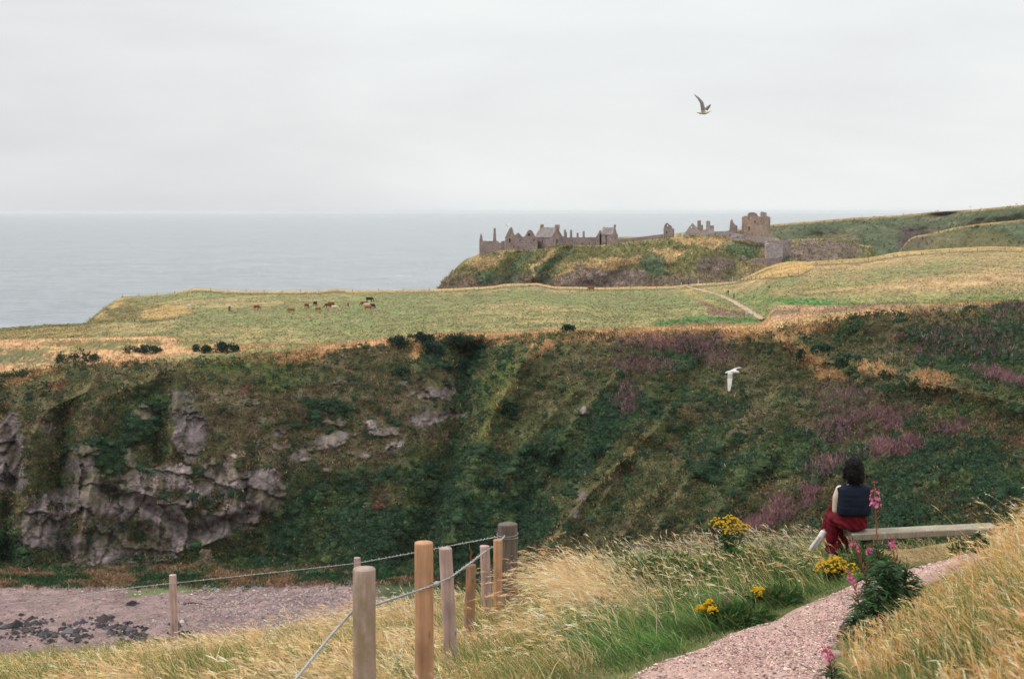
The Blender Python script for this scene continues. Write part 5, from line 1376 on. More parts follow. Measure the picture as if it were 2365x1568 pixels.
# rusty twig caught in the fence
s = Soup(); q = P(np.array([1088, 1091, 1086, 1090, 1085, 1084]), np.array([1310, 1296, 1288, 1276, 1268, 1256]), 13.2)
tube(s, q, [.010, .009, .008, .007, .005, .002], (.30, .12, .04), 5)
q2 = P(np.array([1090, 1096, 1101]), np.array([1296, 1288, 1284]), 13.2); tube(s, q2, [.006, .004, .002], (.30, .12, .04), 5)
o = s.obj('twig', M_VEG); tag(o, 'rusty brown dead twig sticking up behind the short dark post', 'twig')

r2 = fence_root('wire_fence', Pv(398, 1480, 20.0), 'farther fence of two thin posts with a fine barbed wire')
add_post(r2, 825, 1287, 20.0, .047, W_PINK, 8, 'thin pale post seen past the nearest grey post')
add_post(r2, 399, 1327, 20.0, .053, W_PINK, 9, 'lone thin post above the beach', lean=(-.006, 0))
s = Soup()
wp = [(1166, 1236, 15.85), (1060, 1256, 17.2), (950, 1277, 18.4), (825, 1300, 19.93), (700, 1314, 20), (560, 1329, 20), (410, 1345, 19.93), (390, 1347, 19.93), (300, 1357, 20.3), (150, 1378, 21.2), (0, 1397, 22), (-350, 1440, 24)]
pts = P(*np.array(wp).T); c, T, A, B = twisted(s, pts, .0028, .05, (.5, .5, .5)); barbs(s, c, T, A, B, .12, .0026, (.5, .5, .5), .018)
s.obj('barbed_wire', M_WIRE, r2, origin=r2.location)

# fences of the far pasture
def far_fence(pts_uv, label, step=9, hh=1.1):
    """small posts and two wires along the edge of the pasture"""
    pts = np.array([on_field(u, v) for u, v in pts_uv]); d = np.r_[0, np.cumsum(np.linalg.norm(np.diff(pts, axis=0), axis=1))]
    t = np.arange(0, d[-1], step)[:95]; q = np.stack([np.interp(t, d, pts[:, k]) for k in range(3)], -1)
    root = empty('pasture_fence', q[0], label, 'fence', 'fences along the rim of the pasture')
    me = None
    for p in q:
        if me is None: me = post_mesh('fence_post', hh, .09, 12)
        o = link('fence_post', me, None, root); o.location = Vector(p) - root.location
        if not me.materials: me.materials.append(W_OLD)
    s = Soup()
    for z in (.55, 1.0): tube(s, q + [0, 0, z], .012, (.4, .4, .4), 4)
    s.obj('wire', M_WIRE, root, origin=root.location)
far_fence([(282, 687), (330, 684), (380, 682), (405, 678), (430, 673), (485, 671), (520, 674), (600, 675), (740, 675), (810, 674)], 'thin post fence on the skyline left of the grazing cattle', 7)
far_fence([(815, 674), (900, 672), (1000, 671), (1100, 667), (1260, 664), (1400, 667), (1550, 664)], 'thin post fence on the field edge below the castle rock', 10)
far_fence([(1655, 652), (1700, 649), (1760, 645), (1820, 639), (1860, 630)], 'thin post fence under the tan mound', 8)
far_fence([(1885, 612), (1940, 608), (2000, 605), (2070, 593), (2200, 583), (2290, 578), (2360, 580)], 'thin post fence along the upper right field edge', 9)

# ================================================================== BENCH
BY_ = 16.5; SEATZ = float(P(1970, 1229, BY_)[2])
bl = P(1962, 1228, BY_); br = P(2296, 1212, BY_ + .05)
root = empty('bench', (float(bl[0]), BY_, float(gz(bl[0], BY_))), 'long grey backless wooden plank bench at the end of the path', 'bench')
W_BENCH = wood_mat('bench_wood', (.30, .26, .215), (.47, .42, .36), (.12, .10, .08), (.30, .27, .17))
e = (br - bl); L = float(np.linalg.norm(e)); ex = e / L; ey = np.array([0.0, 1, 0]); ez = np.cross(ex, ey)
def plank_mesh(L, w, t, seed):
    n = 60; x = np.linspace(0, L, n)
    prof = [(-w / 2 + .008, -t), (w / 2 - .008, -t), (w / 2, -t + .008), (w / 2, -.01), (w / 2 - .01, 0), (-w / 2 + .01, 0), (-w / 2, -.01), (-w / 2, -t + .008)]
    v = []
    for k, xx in enumerate(x):
        for (py, pz) in prof:
            nz = .006 * float(fbm(np.array([xx * 2.2]), np.array([py * 3 + seed]), None, 3, 321)[0])
            v.append(bl + ex * xx + ey * (py + nz) + ez * (pz + nz * .7))
    v = np.array(v); m = len(prof)
    i = np.arange(n - 1)[:, None] * m + np.arange(m)[None]; j = np.arange(n - 1)[:, None] * m + (np.arange(m)[None] + 1) % m
    f = np.stack([i, j, j + m, i + m], -1).reshape(-1, 4)
    c0 = len(v); v = np.concatenate([v, [v[:m].mean(0)], [v[-m:].mean(0)]])
    ii = np.arange(m); jj = (ii + 1) % m
    f = np.concatenate([f, np.stack([jj, ii, np.full(m, c0), np.full(m, c0)], -1), np.stack([ii + (n - 1) * m, jj + (n - 1) * m, np.full(m, c0 + 1), np.full(m, c0 + 1)], -1)])
    tri = f[-2 * m:, :3]
    me = bpy.data.meshes.new('seat'); me.from_pydata((v - np.array(root.location)).tolist(), [], f[:-2 * m].tolist() + tri.tolist()); me.update()
    return me
link('seat', plank_mesh(L, .28, .078, 1), W_BENCH, root)
for t in (.12, .86):
    c0 = bl + ex * L * t; zg = float(gz(c0[0], c0[1])) - .2
    bm = bmesh.new(); h = c0[2] - .081 - zg
    bmesh.ops.create_cube(bm, size=1, matrix=Matrix.Translation((float(c0[0]), float(c0[1]), zg + h / 2)) @ Matrix.Diagonal((.09, .22, h, 1)))
    bmesh.ops.bevel(bm, geom=list(bm.edges), offset=.008, segments=2, affect='EDGES')
    bmesh.ops.translate(bm, verts=bm.verts, vec=-root.location)
    me = bpy.data.meshes.new('leg'); bm.to_mesh(me); bm.free(); link('leg', me, W_LEG, root)

# ================================================================== SEATED PERSON
M_SKIN = flat_mat('skin', (.50, .30, .22), .55, .06, 20)
M_CREAM = flat_mat('cream_knit', (.62, .50, .42), .9, .10, 90, bumps=(160, .5, .004))
M_NAVY = flat_mat('navy_quilt', (.009, .013, .026), .75, .3, 8, bumps=(40, .5, .006), spec=.12)
M_RED = flat_mat('red_cloth', (.120, .010, .017), .9, .22, 9, bumps=(30, .5, .008), spec=.1)
M_HAIR = flat_mat('black_hair', (.006, .0045, .005), .55, .4, 40, spec=.18)
M_WHITE = flat_mat('white_shoe', (.72, .68, .68), .6, .08, 30)
M_SOLE = flat_mat('shoe_sole', (.55, .47, .43), .8, .1, 30)
H0 = P(1970, 1225, 16.52)
root = empty('person', H0, 'person in navy vest and long red skirt sitting on the bench, seen from behind', 'person')
def hand(sx, w, d1, d2):
    """palm and five fingers from wrist w; d1 finger direction, d2 thumb side"""
    w = np.array(w, float); d1 = unit(np.array(d1, float)); d2 = unit(np.array(d2, float)); dn = np.cross(d1, d2)
    ch = [[(*w, .024), (*(w + d1 * .05), .021)]]
    for k, (o, L) in enumerate(((.028, .070), (.010, .080), (-.009, .074), (-.027, .058))):
        b = w + d1 * .078 + d2 * o; ch.append([(*(w + d1 * .04 + d2 * o * .8), .0125), (*b, .0115)])
        m = b + d1 * L * .5 - np.array([0, 0, .012]); t = b + d1 * L * .85 - np.array([0, 0, .040])
        ch.append([(*b, .0095), (*m, .0088), (*t, .0075)])
    b = w + d1 * .03 + d2 * .03; ch.append([(*(w + d1 * .02), .014), (*b, .0125), (*(b + d2 * .03 + d1 * .025), .0105), (*(b + d2 * .035 + d1 * .055 - np.array([0, 0, .01])), .0085)])
    return ch
# local frame: x to the right of the photo, y away from the viewer, z up; origin on the seat
body = [
    [(0, .0, .10, .135, .10, .08), (0, -.01, .24, .125, .09, .10), (0, -.02, .38, .145, .095, .10), (0, -.015, .48, .150, .085, .08), (0, .0, .545, .085, .06, .05)],
    [(0, .005, .55, .052), (0, .03, .66, .048)],
    [(0, .045, .755, .074, .092, .105)], [(0, .075, .70, .058, .062, .062)], [(0, .115, .665, .030, .028, .022)],
    [(0, .128, .745, .012), (0, .150, .715, .013)],                                 # nose
    [(.076, .045, .735, .010, .020, .030)], [(-.076, .045, .735, .010, .020, .030)],  # ears
    [(-.022, .128, .683, .016, .010, .006), (.022, .128, .683, .016, .010, .006)],
    [(-.165, -.005, .490, .056), (-.200, .0, .40, .049), (-.205, .02, .245, .042)], [(-.205, .02, .245, .042), (-.15, .16, .225, .036), (-.085, .26, .22, .026)],
    [(.140, .01, .490, .052), (.158, .07, .40, .047), (.150, .14, .265, .042)], [(.150, .14, .265, .042), (.11, .19, .235, .036), (.04, .27, .235, .026)],
    [(-.09, .02, .09, .070), (-.13, .25, .085, .060), (-.16, .44, .06, .050)], [(-.16, .44, .06, .050), (-.14, .44, -.15, .046), (-.12, .42, -.34, .036)], [(-.12, .40, -.38, .038), (-.12, .50, -.41, .032), (-.12, .56, -.415, .026)],
    [(.09, .02, .09, .070), (-.02, .25, .15, .060), (-.13, .42, .18, .050)], [(-.13, .42, .18, .050), (-.20, .40, .04, .044), (-.275, .36, -.12, .035)],
    [(-.275, .36, -.12, .037), (-.30, .36, -.165, .036), (-.38, .37, -.27, .030)],
]
body += hand(-1, (-.085, .26, .22), (.7, .7, -.1), (.7, -.7, .2)) + hand(1, (.04, .27, .235), (-.7, .7, -.1), (-.6, -.6, .3))
bme = capsule_mesh(body, .0075, 2, 'body')
sk = bme; sk.materials.append(M_SKIN); sk.materials.append(M_CREAM)
for p in sk.polygons:
    c = p.center
    arm = c.z > .17 and c.z < .60 and abs(c.x) > .02 and not (c.z < .27 and c.y > .245 and abs(c.x) < .095)
    if c.z < .59 and c.z > .15 and (arm or c.z < .57): p.material_index = 1
b_ = link('body', bme, None, root)
for sx in (-1, 1):
    bm = bmesh.new(); bmesh.ops.create_uvsphere(bm, u_segments=12, v_segments=8, radius=.0125, matrix=Matrix.Translation((.032 * sx, .124, .752)))
    me = bpy.data.meshes.new('eye'); bm.to_mesh(me); bm.free(); link('eye', me, M_WHITE, root)
# quilted vest
ns, nz = 48, 64
zz = np.linspace(.205, .560, nz); A = np.linspace(0, 2 * np.pi, ns, endpoint=False)
hx = np.interp(zz, [.205, .225, .26, .36, .46, .51, .54, .56], [.165, .186, .190, .188, .192, .196, .160, .070])
hy = np.interp(zz, [.205, .225, .26, .36, .46, .51, .54, .56], [.125, .140, .145, .135, .118, .098, .072, .056])
q = np.abs(np.sin((zz - .205) / .052 * np.pi)) ** .5 * .003 - .001
AA, ZZ = np.meshgrid(A, zz)
se = lambda c, pw: np.sign(c) * np.abs(c) ** pw
fx = se(np.cos(AA), .85) * (hx + q)[:, None]; fy = se(np.sin(AA), .85) * (hy + q)[:, None] + np.interp(zz, [.2, .56], [-.005, -.005])[:, None]
wr_ = .004 * fbm(np.cos(AA) * 4, np.sin(AA) * 4, ZZ * 18, 3, 331)
v = np.stack([fx * (1 + wr_ * 4), fy * (1 + wr_ * 4), ZZ + wr_ * 1.2 + (.018 * np.abs(np.cos(AA)) ** 2) * (-1.0 * (ZZ > .5) * (ZZ - .5) / .06)], -1)
v[..., 2] += (ZZ < .24) * .006 * np.sin(AA * 3)
i = np.arange(nz - 1)[:, None] * ns + np.arange(ns)[None]; j = np.arange(nz - 1)[:, None] * ns + (np.arange(ns)[None] + 1) % ns
vest = link('vest', np_mesh('vest', v.reshape(-1, 3), np.stack([i, j, j + ns, i + ns], -1).reshape(-1, 4)), M_NAVY, root)
sd = vest.modifiers.new('thick', 'SOLIDIFY'); sd.thickness = .012; sd.offset = 1
# standing collar
s = Soup(); a = np.linspace(0, 2 * np.pi, 40)
for k, z in enumerate((.560, .580, .598)): tube(s, np.stack([(.068 - .003 * k) * np.cos(a), .058 * np.sin(a) + .004 + .006 * k, np.full(40, z)], -1), .0125, (.02, .025, .04), 7, cap=False)
s.obj('collar', M_NAVY, root)
# skirt: hips and thighs plus the hanging front, one cloth
sk_ = [
    [(0, .01, .215, .150, .120, .02), (0, .01, .14, .168, .135, .05), (0, .03, .07, .178, .155, .055), (.005, .04, .035, .178, .16, .03)],
    [(.07, .05, .085, .10, .10, .08), (.02, .25, .15, .10, .10, .08), (-.11, .42, .185, .085, .085, .075)],
    [(-.09, .05, .09, .10, .10, .08), (-.14, .25, .09, .10, .10, .085), (-.17, .43, .07, .085, .085, .07)],
    [(-.15, .20, .10, .095, .09, .06), (-.175, .24, .06, .085, .10, .06), (-.155, .26, -.05, .100, .11, .05), (-.130, .28, -.16, .122, .12, .05), (-.112, .30, -.26, .138, .13, .04), (-.105, .31, -.325, .142, .13, .02)],
    [(-.13, .42, .15, .08, .07, .07), (-.19, .40, .03, .075, .07, .07), (-.235, .385, -.07, .06, .06, .05)],
    [(-.14, .42, .05, .08, .08, .06), (-.13, .42, -.14, .09, .10, .06), (-.12, .40, -.30, .10, .10, .03)],
]
sme = capsule_mesh(sk_, .0095, 4, 'skirt')
co = np.empty(len(sme.vertices) * 3); sme.vertices.foreach_get('co', co); co = co.reshape(-1, 3)
nr = np.empty(len(sme.vertices) * 3); sme.vertices.foreach_get('normal', nr); nr = nr.reshape(-1, 3)
fold = .011 * np.sin(co[:, 0] * 70 + 8 * fbm(co[:, 2] * 4, co[:, 0] * 3, None, 2, 341)) * sst(.02, -.2, co[:, 2]) + .007 * np.sin((co[:, 2] * 1.0 + co[:, 0] * .9) * 75 + 3 * fbm(co[:, 0] * 9, co[:, 2] * 9, None, 2, 343)) * sst(-.05, .1, co[:, 2])
co += nr * (fold + .004 * fbm(co[:, 0] * 16, co[:, 1] * 16, co[:, 2] * 16, 3, 345))[:, None]
co[:, 2] = np.where((np.abs(co[:, 0]) < .2) & (co[:, 1] < .17) & (co[:, 0] > -.09), np.maximum(co[:, 2], .004), co[:, 2])
sme.vertices.foreach_set('co', co.ravel()); sme.update()
link('skirt', sme, M_RED, root)
# shoes
sh = capsule_mesh([[(-.268, .358, -.115, .048), (-.292, .360, -.160, .047), (-.335, .366, -.225, .043), (-.385, .372, -.285, .038), (-.402, .374, -.305, .032)]], .006, 2, 'shoe')
so = link('shoe', sh, M_WHITE, root)
s2 = capsule_mesh([[(-.318, .345, -.155, .020, .030, .022), (-.425, .362, -.315, .018, .030, .020)]], .006, 1, 'sole'); s2.materials.append(M_SOLE)
s2o = bpy.data.objects.new('sole', s2); COL.objects.link(s2o); s2o.parent = so
sh = capsule_mesh([[(-.12, .385, -.385, .048), (-.12, .47, -.415, .045), (-.12, .57, -.42, .038)]], .008, 2, 'shoe'); link('shoe', sh, M_WHITE, root)
# hair: full curls to the shoulders
hr = capsule_mesh([[(0, .015, .770, .094, .098, .106), (0, -.005, .70, .104, .10, .10), (0, -.025, .64, .102, .085, .06), (0, -.03, .612, .096, .075, .040)],
                   [(-.075, .05, .72, .045), (-.085, .04, .64, .038)], [(.075, .05, .72, .045), (.086, .04, .64, .038)]], .008, 2, 'hair')
co = np.empty(len(hr.vertices) * 3); hr.vertices.foreach_get('co', co); co = co.reshape(-1, 3)
nr = np.empty(len(hr.vertices) * 3); hr.vertices.foreach_get('normal', nr); nr = nr.reshape(-1, 3)
face = (co[:, 1] > .085) & (co[:, 2] < .80)
co[:, 1] = np.where(face, .085 + .01 * (co[:, 1] - .085), co[:, 1])
co += nr * (0.008 * fbm(co[:, 0] * 26, co[:, 1] * 26, co[:, 2] * 16, 2, 351) + .004 * fbm(co[:, 0] * 80, co[:, 1] * 80, co[:, 2] * 60, 2, 353))[:, None]
hr.vertices.foreach_set('co', co.ravel()); hr.update()
ho = link('hair', hr, M_HAIR, root)
s = Soup(); k = rng.choice(len(co), 620, replace=False); k = k[~face[k]]
for q in k:
    b = co[q]; o_ = nr[q]; n = 9; t = np.linspace(0, 1, n); ph = rng.uniform(0, 6.28)
    A_ = unit(np.cross(o_, [0.1, .2, 1])); L = rng.uniform(.02, .05)
    pt = b + o_ * (.004 + .012 * np.sin(t * 3.1))[:, None] + np.array([0, 0, -1.0]) * (t * L)[:, None] + A_ * (.007 * np.sin(ph + t * 9))[:, None]
    tube(s, pt, np.linspace(.0024, .0010, n), (.012, .01, .011), 4)
c_ = s.obj('curl', M_HAIR, ho)

# ================================================================== CASTLE RUIN
def stone_mat(name, c1, c2, c3, sc=.9):
    m, nt, b = new_mat(name)
    v = coords(nt, (1, 1, 1)); a = noise_node(nt, v, .25 * sc, 4, .6); d = noise_node(nt, v, 1.6 * sc, 5, .7)
    br = N(nt, 'ShaderNodeTexVoronoi'); br.inputs['Scale'].default_value = 1.5; nt.links.new(coords(nt, (1, 1, 1.7)), br.inputs['Vector'])
    c = ramp(nt, a.outputs['Fac'], [(.3, c1), (.55, c2), (.75, c3)])
    c = mixc(nt, c, ramp(nt, d.outputs['Fac'], [(.3, (.6, .6, .6)), (.7, (1.3, 1.3, 1.28))]), 1.0, 'MULTIPLY')
    c = mixc(nt, c, ramp(nt, br.outputs['Color'], [(.2, (.8, .8, .8)), (.8, (1.15, 1.15, 1.15))]), .7, 'MULTIPLY')
    nt.links.new(c, b.inputs['Base Color']); b.inputs['Roughness'].default_value = .95
    bump(nt, b, d.outputs['Fac'], .6, .3); return m
M_ST = stone_mat('ruin_stone', (.24, .178, .168), (.35, .27, .258), (.44, .355, .33))
M_STP = stone_mat('pale_ruin_stone', (.36, .295, .29), (.46, .385, .38), (.54, .46, .44))
M_STK = stone_mat('keep_stone', (.28, .215, .195), (.41, .30, .225), (.41, .32, .30), .7)
M_SLATE = stone_mat('slate', (.20, .175, .175), (.255, .225, .22), (.30, .265, .25))
M_LICH = stone_mat('lichen_stone', (.28, .20, .10), (.38, .27, .12), (.30, .24, .18))
M_VOID = flat_mat('inside_shade', (.02, .02, .022), .9, .1, 2)  # near-black colour painted for the shade inside the castle openings

def wall_bm(bm, A, B, outline, thick, holes=(), z0=0.0):
    """upright wall: outline [(s, z)] along A->B, thickness away from the viewer"""
    A, B = np.array(A, float), np.array(B, float); e = (B - A) / np.linalg.norm(B - A); n = np.array([-e[1], e[0]])
    if n[1] < 0: n = -n
    loops = [[Vector((s, z, 0)) for s, z in outline]] + [[Vector((s, z, 0)) for s, z in h] for h in holes]
    flat = [p for l in loops for p in l]
    tris = tessellate_polygon(loops)
    mk = lambda p, t: bm.verts.new((A[0] + e[0] * p.x + n[0] * t, A[1] + e[1] * p.x + n[1] * t, p.y))
    F = [mk(p, 0) for p in flat]; K = [mk(p, thick) for p in flat]
    for t in tris:
        try: bm.faces.new([F[i] for i in t]); bm.faces.new([K[i] for i in reversed(t)])
        except ValueError: pass
    o = 0
    for l in loops:
        m = len(l)
        for i in range(m):
            j = (i + 1) % m
            try: bm.faces.new([F[o + i], F[o + j], K[o + j], K[o + i]])
            except ValueError: pass
        o += m
def fin(bm, name, mat, root):
    bmesh.ops.recalc_face_normals(bm, faces=list(bm.faces))
    bmesh.ops.translate(bm, verts=bm.verts, vec=-root.location)
    me = bpy.data.meshes.new(name); bm.to_mesh(me); bm.free(); return link(name, me, mat, root)
def sz(uvs, Y, xA):
    out = []
    for u, v in uvs:
        p = P(u, v, Y); out.append((float(p[0] - xA), float(p[2])))
    return out
def rag(pts, amp, n=3):
    """broken masonry edge between given points"""
    out = []
    for (a, b) in zip(pts[:-1], pts[1:]):
        out.append(a)
        for k in range(1, n):
            t = k / n; out.append((a[0] + (b[0] - a[0]) * t + rng.uniform(-amp, amp) * .5, a[1] + (b[1] - a[1]) * t + rng.uniform(-amp, amp)))
    out.append(pts[-1]); return out
def front(name, root, top, vbot, Y, thick, mat, holes=(), amp=.5, depth_to=None):
    """wall facing the viewer; top edge list of (u, v)"""
    u0, u1 = top[0][0], top[-1][0]
    A = P(u0, 600, Y)[:2]; B = P(u1, 600, Y)[:2]
    poly = rag(top, amp) + [(u1, vbot if np.isscalar(vbot) else vbot[1]), (u0, vbot if np.isscalar(vbot) else vbot[0])]
    holes = [((a + c) / 2 - (c - a) * .68, (b + d) / 2 - (d - b) * .6, (a + c) / 2 + (c - a) * .68, (b + d) / 2 + (d - b) * .6) for (a, b, c, d) in holes]
    hl = [sz([(a, b), (c, b), (c, d), (a, d)], Y, A[0]) for (a, b, c, d) in holes]
    bm = bmesh.new(); wall_bm(bm, A, B, sz(poly, Y, A[0]), thick, hl)
    o = fin(bm, name, mat, root)
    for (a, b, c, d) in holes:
        if (c - a) < 4.6 and b > 532:      # near-black panel behind each small opening stands for the shade inside
            block('shade_panel', root, a - .6, c + .6, b - .6, d + .6, Y + thick + .004, .25, M_VOID)
    return o
def sidew(name, root, u, v0, v1, vbot, Y, dep, mat, thick=1.0):
    """wall running away from the viewer"""
    x = float(P(u, 600, Y)[0]); z0, z1, zb = [float(P(u, q, Y)[2]) for q in (v0, v1, vbot)]
    bm = bmesh.new()
    pts = [(Y + .003, z0), (Y + dep, z1), (Y + dep, zb), (Y + .003, zb)]
    vs = [bm.verts.new((x, y, z)) for y, z in pts] + [bm.verts.new((x + thick, y, z)) for y, z in pts]
    for f in ((0, 1, 2, 3), (7, 6, 5, 4), (0, 4, 5, 1), (1, 5, 6, 2), (2, 6, 7, 3), (3, 7, 4, 0)): bm.faces.new([vs[i] for i in f])
    return fin(bm, name, mat, root)
def block(name, root, u0, u1, v0, v1, Y, dep, mat, taper=0.0):
    a = P(u0, v0, Y); b = P(u1, v1, Y); bm = bmesh.new()
    t = taper * (b[0] - a[0])
    vs = [bm.verts.new(c) for c in ((a[0], Y, b[2]), (b[0], Y, b[2]), (b[0], Y + dep, b[2]), (a[0], Y + dep, b[2]), (a[0] + t, Y + t * .3, a[2]), (b[0] - t, Y + t * .3, a[2] + rng.uniform(-.15, .15)), (b[0] - t, Y + dep, a[2]), (a[0] + t, Y + dep, a[2] - rng.uniform(0, .2)))]
    for f in ((0, 3, 2, 1), (4, 5, 6, 7), (0, 1, 5, 4), (1, 2, 6, 5), (2, 3, 7, 6), (3, 0, 4, 7)): bm.faces.new([vs[i] for i in f])
    return fin(bm, name, mat, root)
def croot(name, u, v, Y, label, cat='ruin'): return empty(name, Pv(u, v, Y), label, cat, 'buildings of the ruined castle')
def inside(root, A, B, L, zt_, holes, th=.9):  # dark panels added behind the openings as painted interior shade
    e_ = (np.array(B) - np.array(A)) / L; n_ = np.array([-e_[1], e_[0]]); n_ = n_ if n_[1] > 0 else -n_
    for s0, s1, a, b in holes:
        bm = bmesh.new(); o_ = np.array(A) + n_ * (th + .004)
        wall_bm(bm, o_, o_ + e_ * L, [(s0 * L - .1, zt_ - a + .1), (s1 * L + .1, zt_ - a + .1), (s1 * L + .1, zt_ - b - .1), (s0 * L - .1, zt_ - b - .1)], .2); fin(bm, 'shade_panel', M_VOID, root)
def gabled(root, uA, YA, uB, YB, uC, YC, v_bot, v_eave, v_ridge, mat, roofmat, holesf=(), holesg=(), over=.35, ridge_in=(0, 0), drop=8):
    """house with corner B nearest: long side A-B, gable end B-C"""
    A, B, C = [np.array(P(u, 600, Y)[:2]) for u, Y in ((uA, YA), (uB, YB), (uC, YC))]
    D = A + C - B
    zb = float(P(uB, v_bot, YB)[2]) - drop; ze = float(P(uB, v_eave, YB)[2]); zr = float(P((uB + uC) / 2, v_ridge, (YB + YC) / 2)[2])
    L1 = np.linalg.norm(B - A); L2 = np.linalg.norm(C - B)
    bm = bmesh.new(); wall_bm(bm, A, B, [(0, ze), (L1 - .003, ze), (L1 - .003, zb), (0, zb)], .9, [[(s0 * L1, ze - a), (s1 * L1, ze - a), (s1 * L1, ze - b), (s0 * L1, ze - b)] for s0, s1, a, b in holesf]); fin(bm, 'wall', mat, root)
    inside(root, A, B, L1, ze, holesf)
    for (p, q, hs) in ((B, C, holesg), (A, D, ())):
        bm = bmesh.new(); wall_bm(bm, p, q, [(0.003, ze), (L2 / 2, zr + .3), (L2, ze), (L2, zb), (0.003, zb)], .9, [[(s0 * L2, ze - a), (s1 * L2, ze - a), (s1 * L2, ze - b), (s0 * L2, ze - b)] for s0, s1, a, b in hs]); fin(bm, 'gable', mat, root)
        inside(root, p, q, L2, ze, hs)
    bm = bmesh.new(); wall_bm(bm, D, C, [(0, ze), (L1, ze), (L1, zb), (0, zb)], .5); fin(bm, 'wall', mat, root)
    m1 = (B + C) / 2; m0 = (A + D) / 2
    ax = (B - A) / L1
    bm = bmesh.new()
    for (p, q) in ((A, B), (D, C)):
        p = p + ax * ridge_in[0] * .3; out = (p - m0 if False else (A - D if (p is not None and q is B) else D - A)); out = out / np.linalg.norm(out) * over
        a0, b0 = np.r_[A if q is B else D, 0] + np.r_[out, ze - .15], np.r_[q, 0] + np.r_[out, ze - .15]
        r0, r1_ = np.r_[m0, zr], np.r_[m1, zr]
        vs = [bm.verts.new(tuple(t)) for t in (a0, b0, r1_, r0)] + [bm.verts.new(tuple(t - np.array([0, 0, .3]))) for t in (a0, b0, r1_, r0)]
        for f in ((0, 1, 2, 3), (7, 6, 5, 4), (0, 4, 5, 1), (1, 5, 6, 2), (2, 6, 7, 3), (3, 7, 4, 0)): bm.faces.new([vs[i] for i in f])
    return fin(bm, 'roof', roofmat, root), m0, m1, zr

YC = 668.0
# 1 west curtain
r = croot('curtain_wall', 1136, 590, YC, 'long low castle wall at the seaward end with a thin spire and a chimney stub', 'ruin')
front('wall', r, [(1107, 556), (1125, 557), (1150, 557), (1153, 561), (1157, 561), (1158, 557), (1166, 557)], (600, 588), YC, 1.5, M_ST, amp=.25)
sidew('wall', r, 1107, 560, 560, 606, YC + 1.5, 12, M_ST)
front('pinnacle', r, [(1107, 558.2), (1108.5, 546), (1111, 538.5), (1114, 548), (1115.5, 558.2)], 557, YC + .2, 1.4, M_ST, amp=.1)
block('chimney', r, 1138.5, 1146.5, 527, 558, YC + .1, 1.6, M_ST, .22)
# 2 gabled range without roof
r = croot('ruined_range', 1203, 577, YC - 2, 'roofless stone range with three broken gables', 'ruin')
front('wall', r, [(1166.6, 547), (1169, 543.5), (1173, 535), (1177, 528), (1180, 524.5), (1183, 526), (1186, 536), (1188, 543), (1192, 541), (1196, 537.5), (1200, 539.5), (1205, 546), (1209, 548), (1214, 543.5), (1219, 533), (1223.5, 531), (1228, 532), (1233, 540), (1236, 547), (1240, 548)],
      585, YC - 2, 1.3, M_ST, holes=[(1176.6, 551, 1178.8, 559.5), (1200, 553, 1201.8, 557), (1220.5, 540, 1223.5, 544.5), (1186, 569.5, 1187.6, 573), (1196.5, 570, 1198, 573), (1232.5, 553, 1234, 557)], amp=.18)
front('wall', r, [(1168, 552), (1185, 551), (1205, 553), (1220, 552), (1239, 552)], 585, YC + 6, 1.0, M_ST, amp=.3)
sidew('wall', r, 1166.6, 547, 552, 585, YC - .7, 6.7, M_ST); sidew('wall', r, 1236.5, 549, 552, 585, YC - .7, 6.7, M_ST)
# 3 roofed house
r = croot('roofed_house', 1272, 572, YC, 'largest castle house, the one with a whole slate roof between two chimneys', 'ruin')
rf, m0, m1, zr = gabled(r, 1239, YC + 8, 1274, YC - 5, 1299.5, YC + 4, 574, 548, 525.6, M_ST, M_SLATE, holesf=[(.36, .41, 1.6, 3.2), (.75, .80, 4.2, 5.4)], holesg=[(.40, .56, 1.0, 3.2), (.08, .18, 1.2, 2.4), (.3, .55, 5.0, 5.9)])
for (m, lab) in ((m0, 'lichen yellow chimney'), (m1, None)):
    bm = bmesh.new(); bmesh.ops.create_cube(bm, size=1, matrix=Matrix.Translation((m[0], m[1] + .3, zr + .2)) @ Matrix.Diagonal((2.3 if lab is None else 1.7, 1.6, 2.2, 1)))
    bmesh.ops.bevel(bm, geom=list(bm.edges), offset=.08, segments=1, affect='EDGES')
    o = fin(bm, 'chimney', M_LICH if lab else M_ST, r)
    if lab: o['label'] = lab
# 4 low range with four chimneys
r = croot('ruined_range', 1338, 567, YC + 3, 'low roofless range with four separate chimney stacks', 'ruin')
front('wall', r, [(1296, 548), (1302, 549.2), (1318, 548.5), (1335, 548.5), (1352, 548.2), (1366, 548), (1378, 548)], 576, YC + 3, 1.2, M_ST,
      holes=[(1298.2, 552, 1299.8, 555), (1331, 562.5, 1335.5, 565.5), (1345.5, 562, 1347, 565), (1360.5, 560.5, 1362, 563.5), (1374, 560.5, 1375.3, 563.5)], amp=.2)
front('wall', r, [(1299, 551), (1320, 552), (1345, 551.5), (1377, 551)], 576, YC + 10, 1.0, M_ST, amp=.3)
for (a, b, t) in ((1302.3, 1307, 530.8), (1307.1, 1309.6, 536), (1316.5, 1321.8, 531), (1331.8, 1336.6, 538.4), (1345.8, 1350.6, 534.2)):
    block('chimney', r, a, b, t, 549.5, YC + 3.1, 1.5, M_ST, .06)
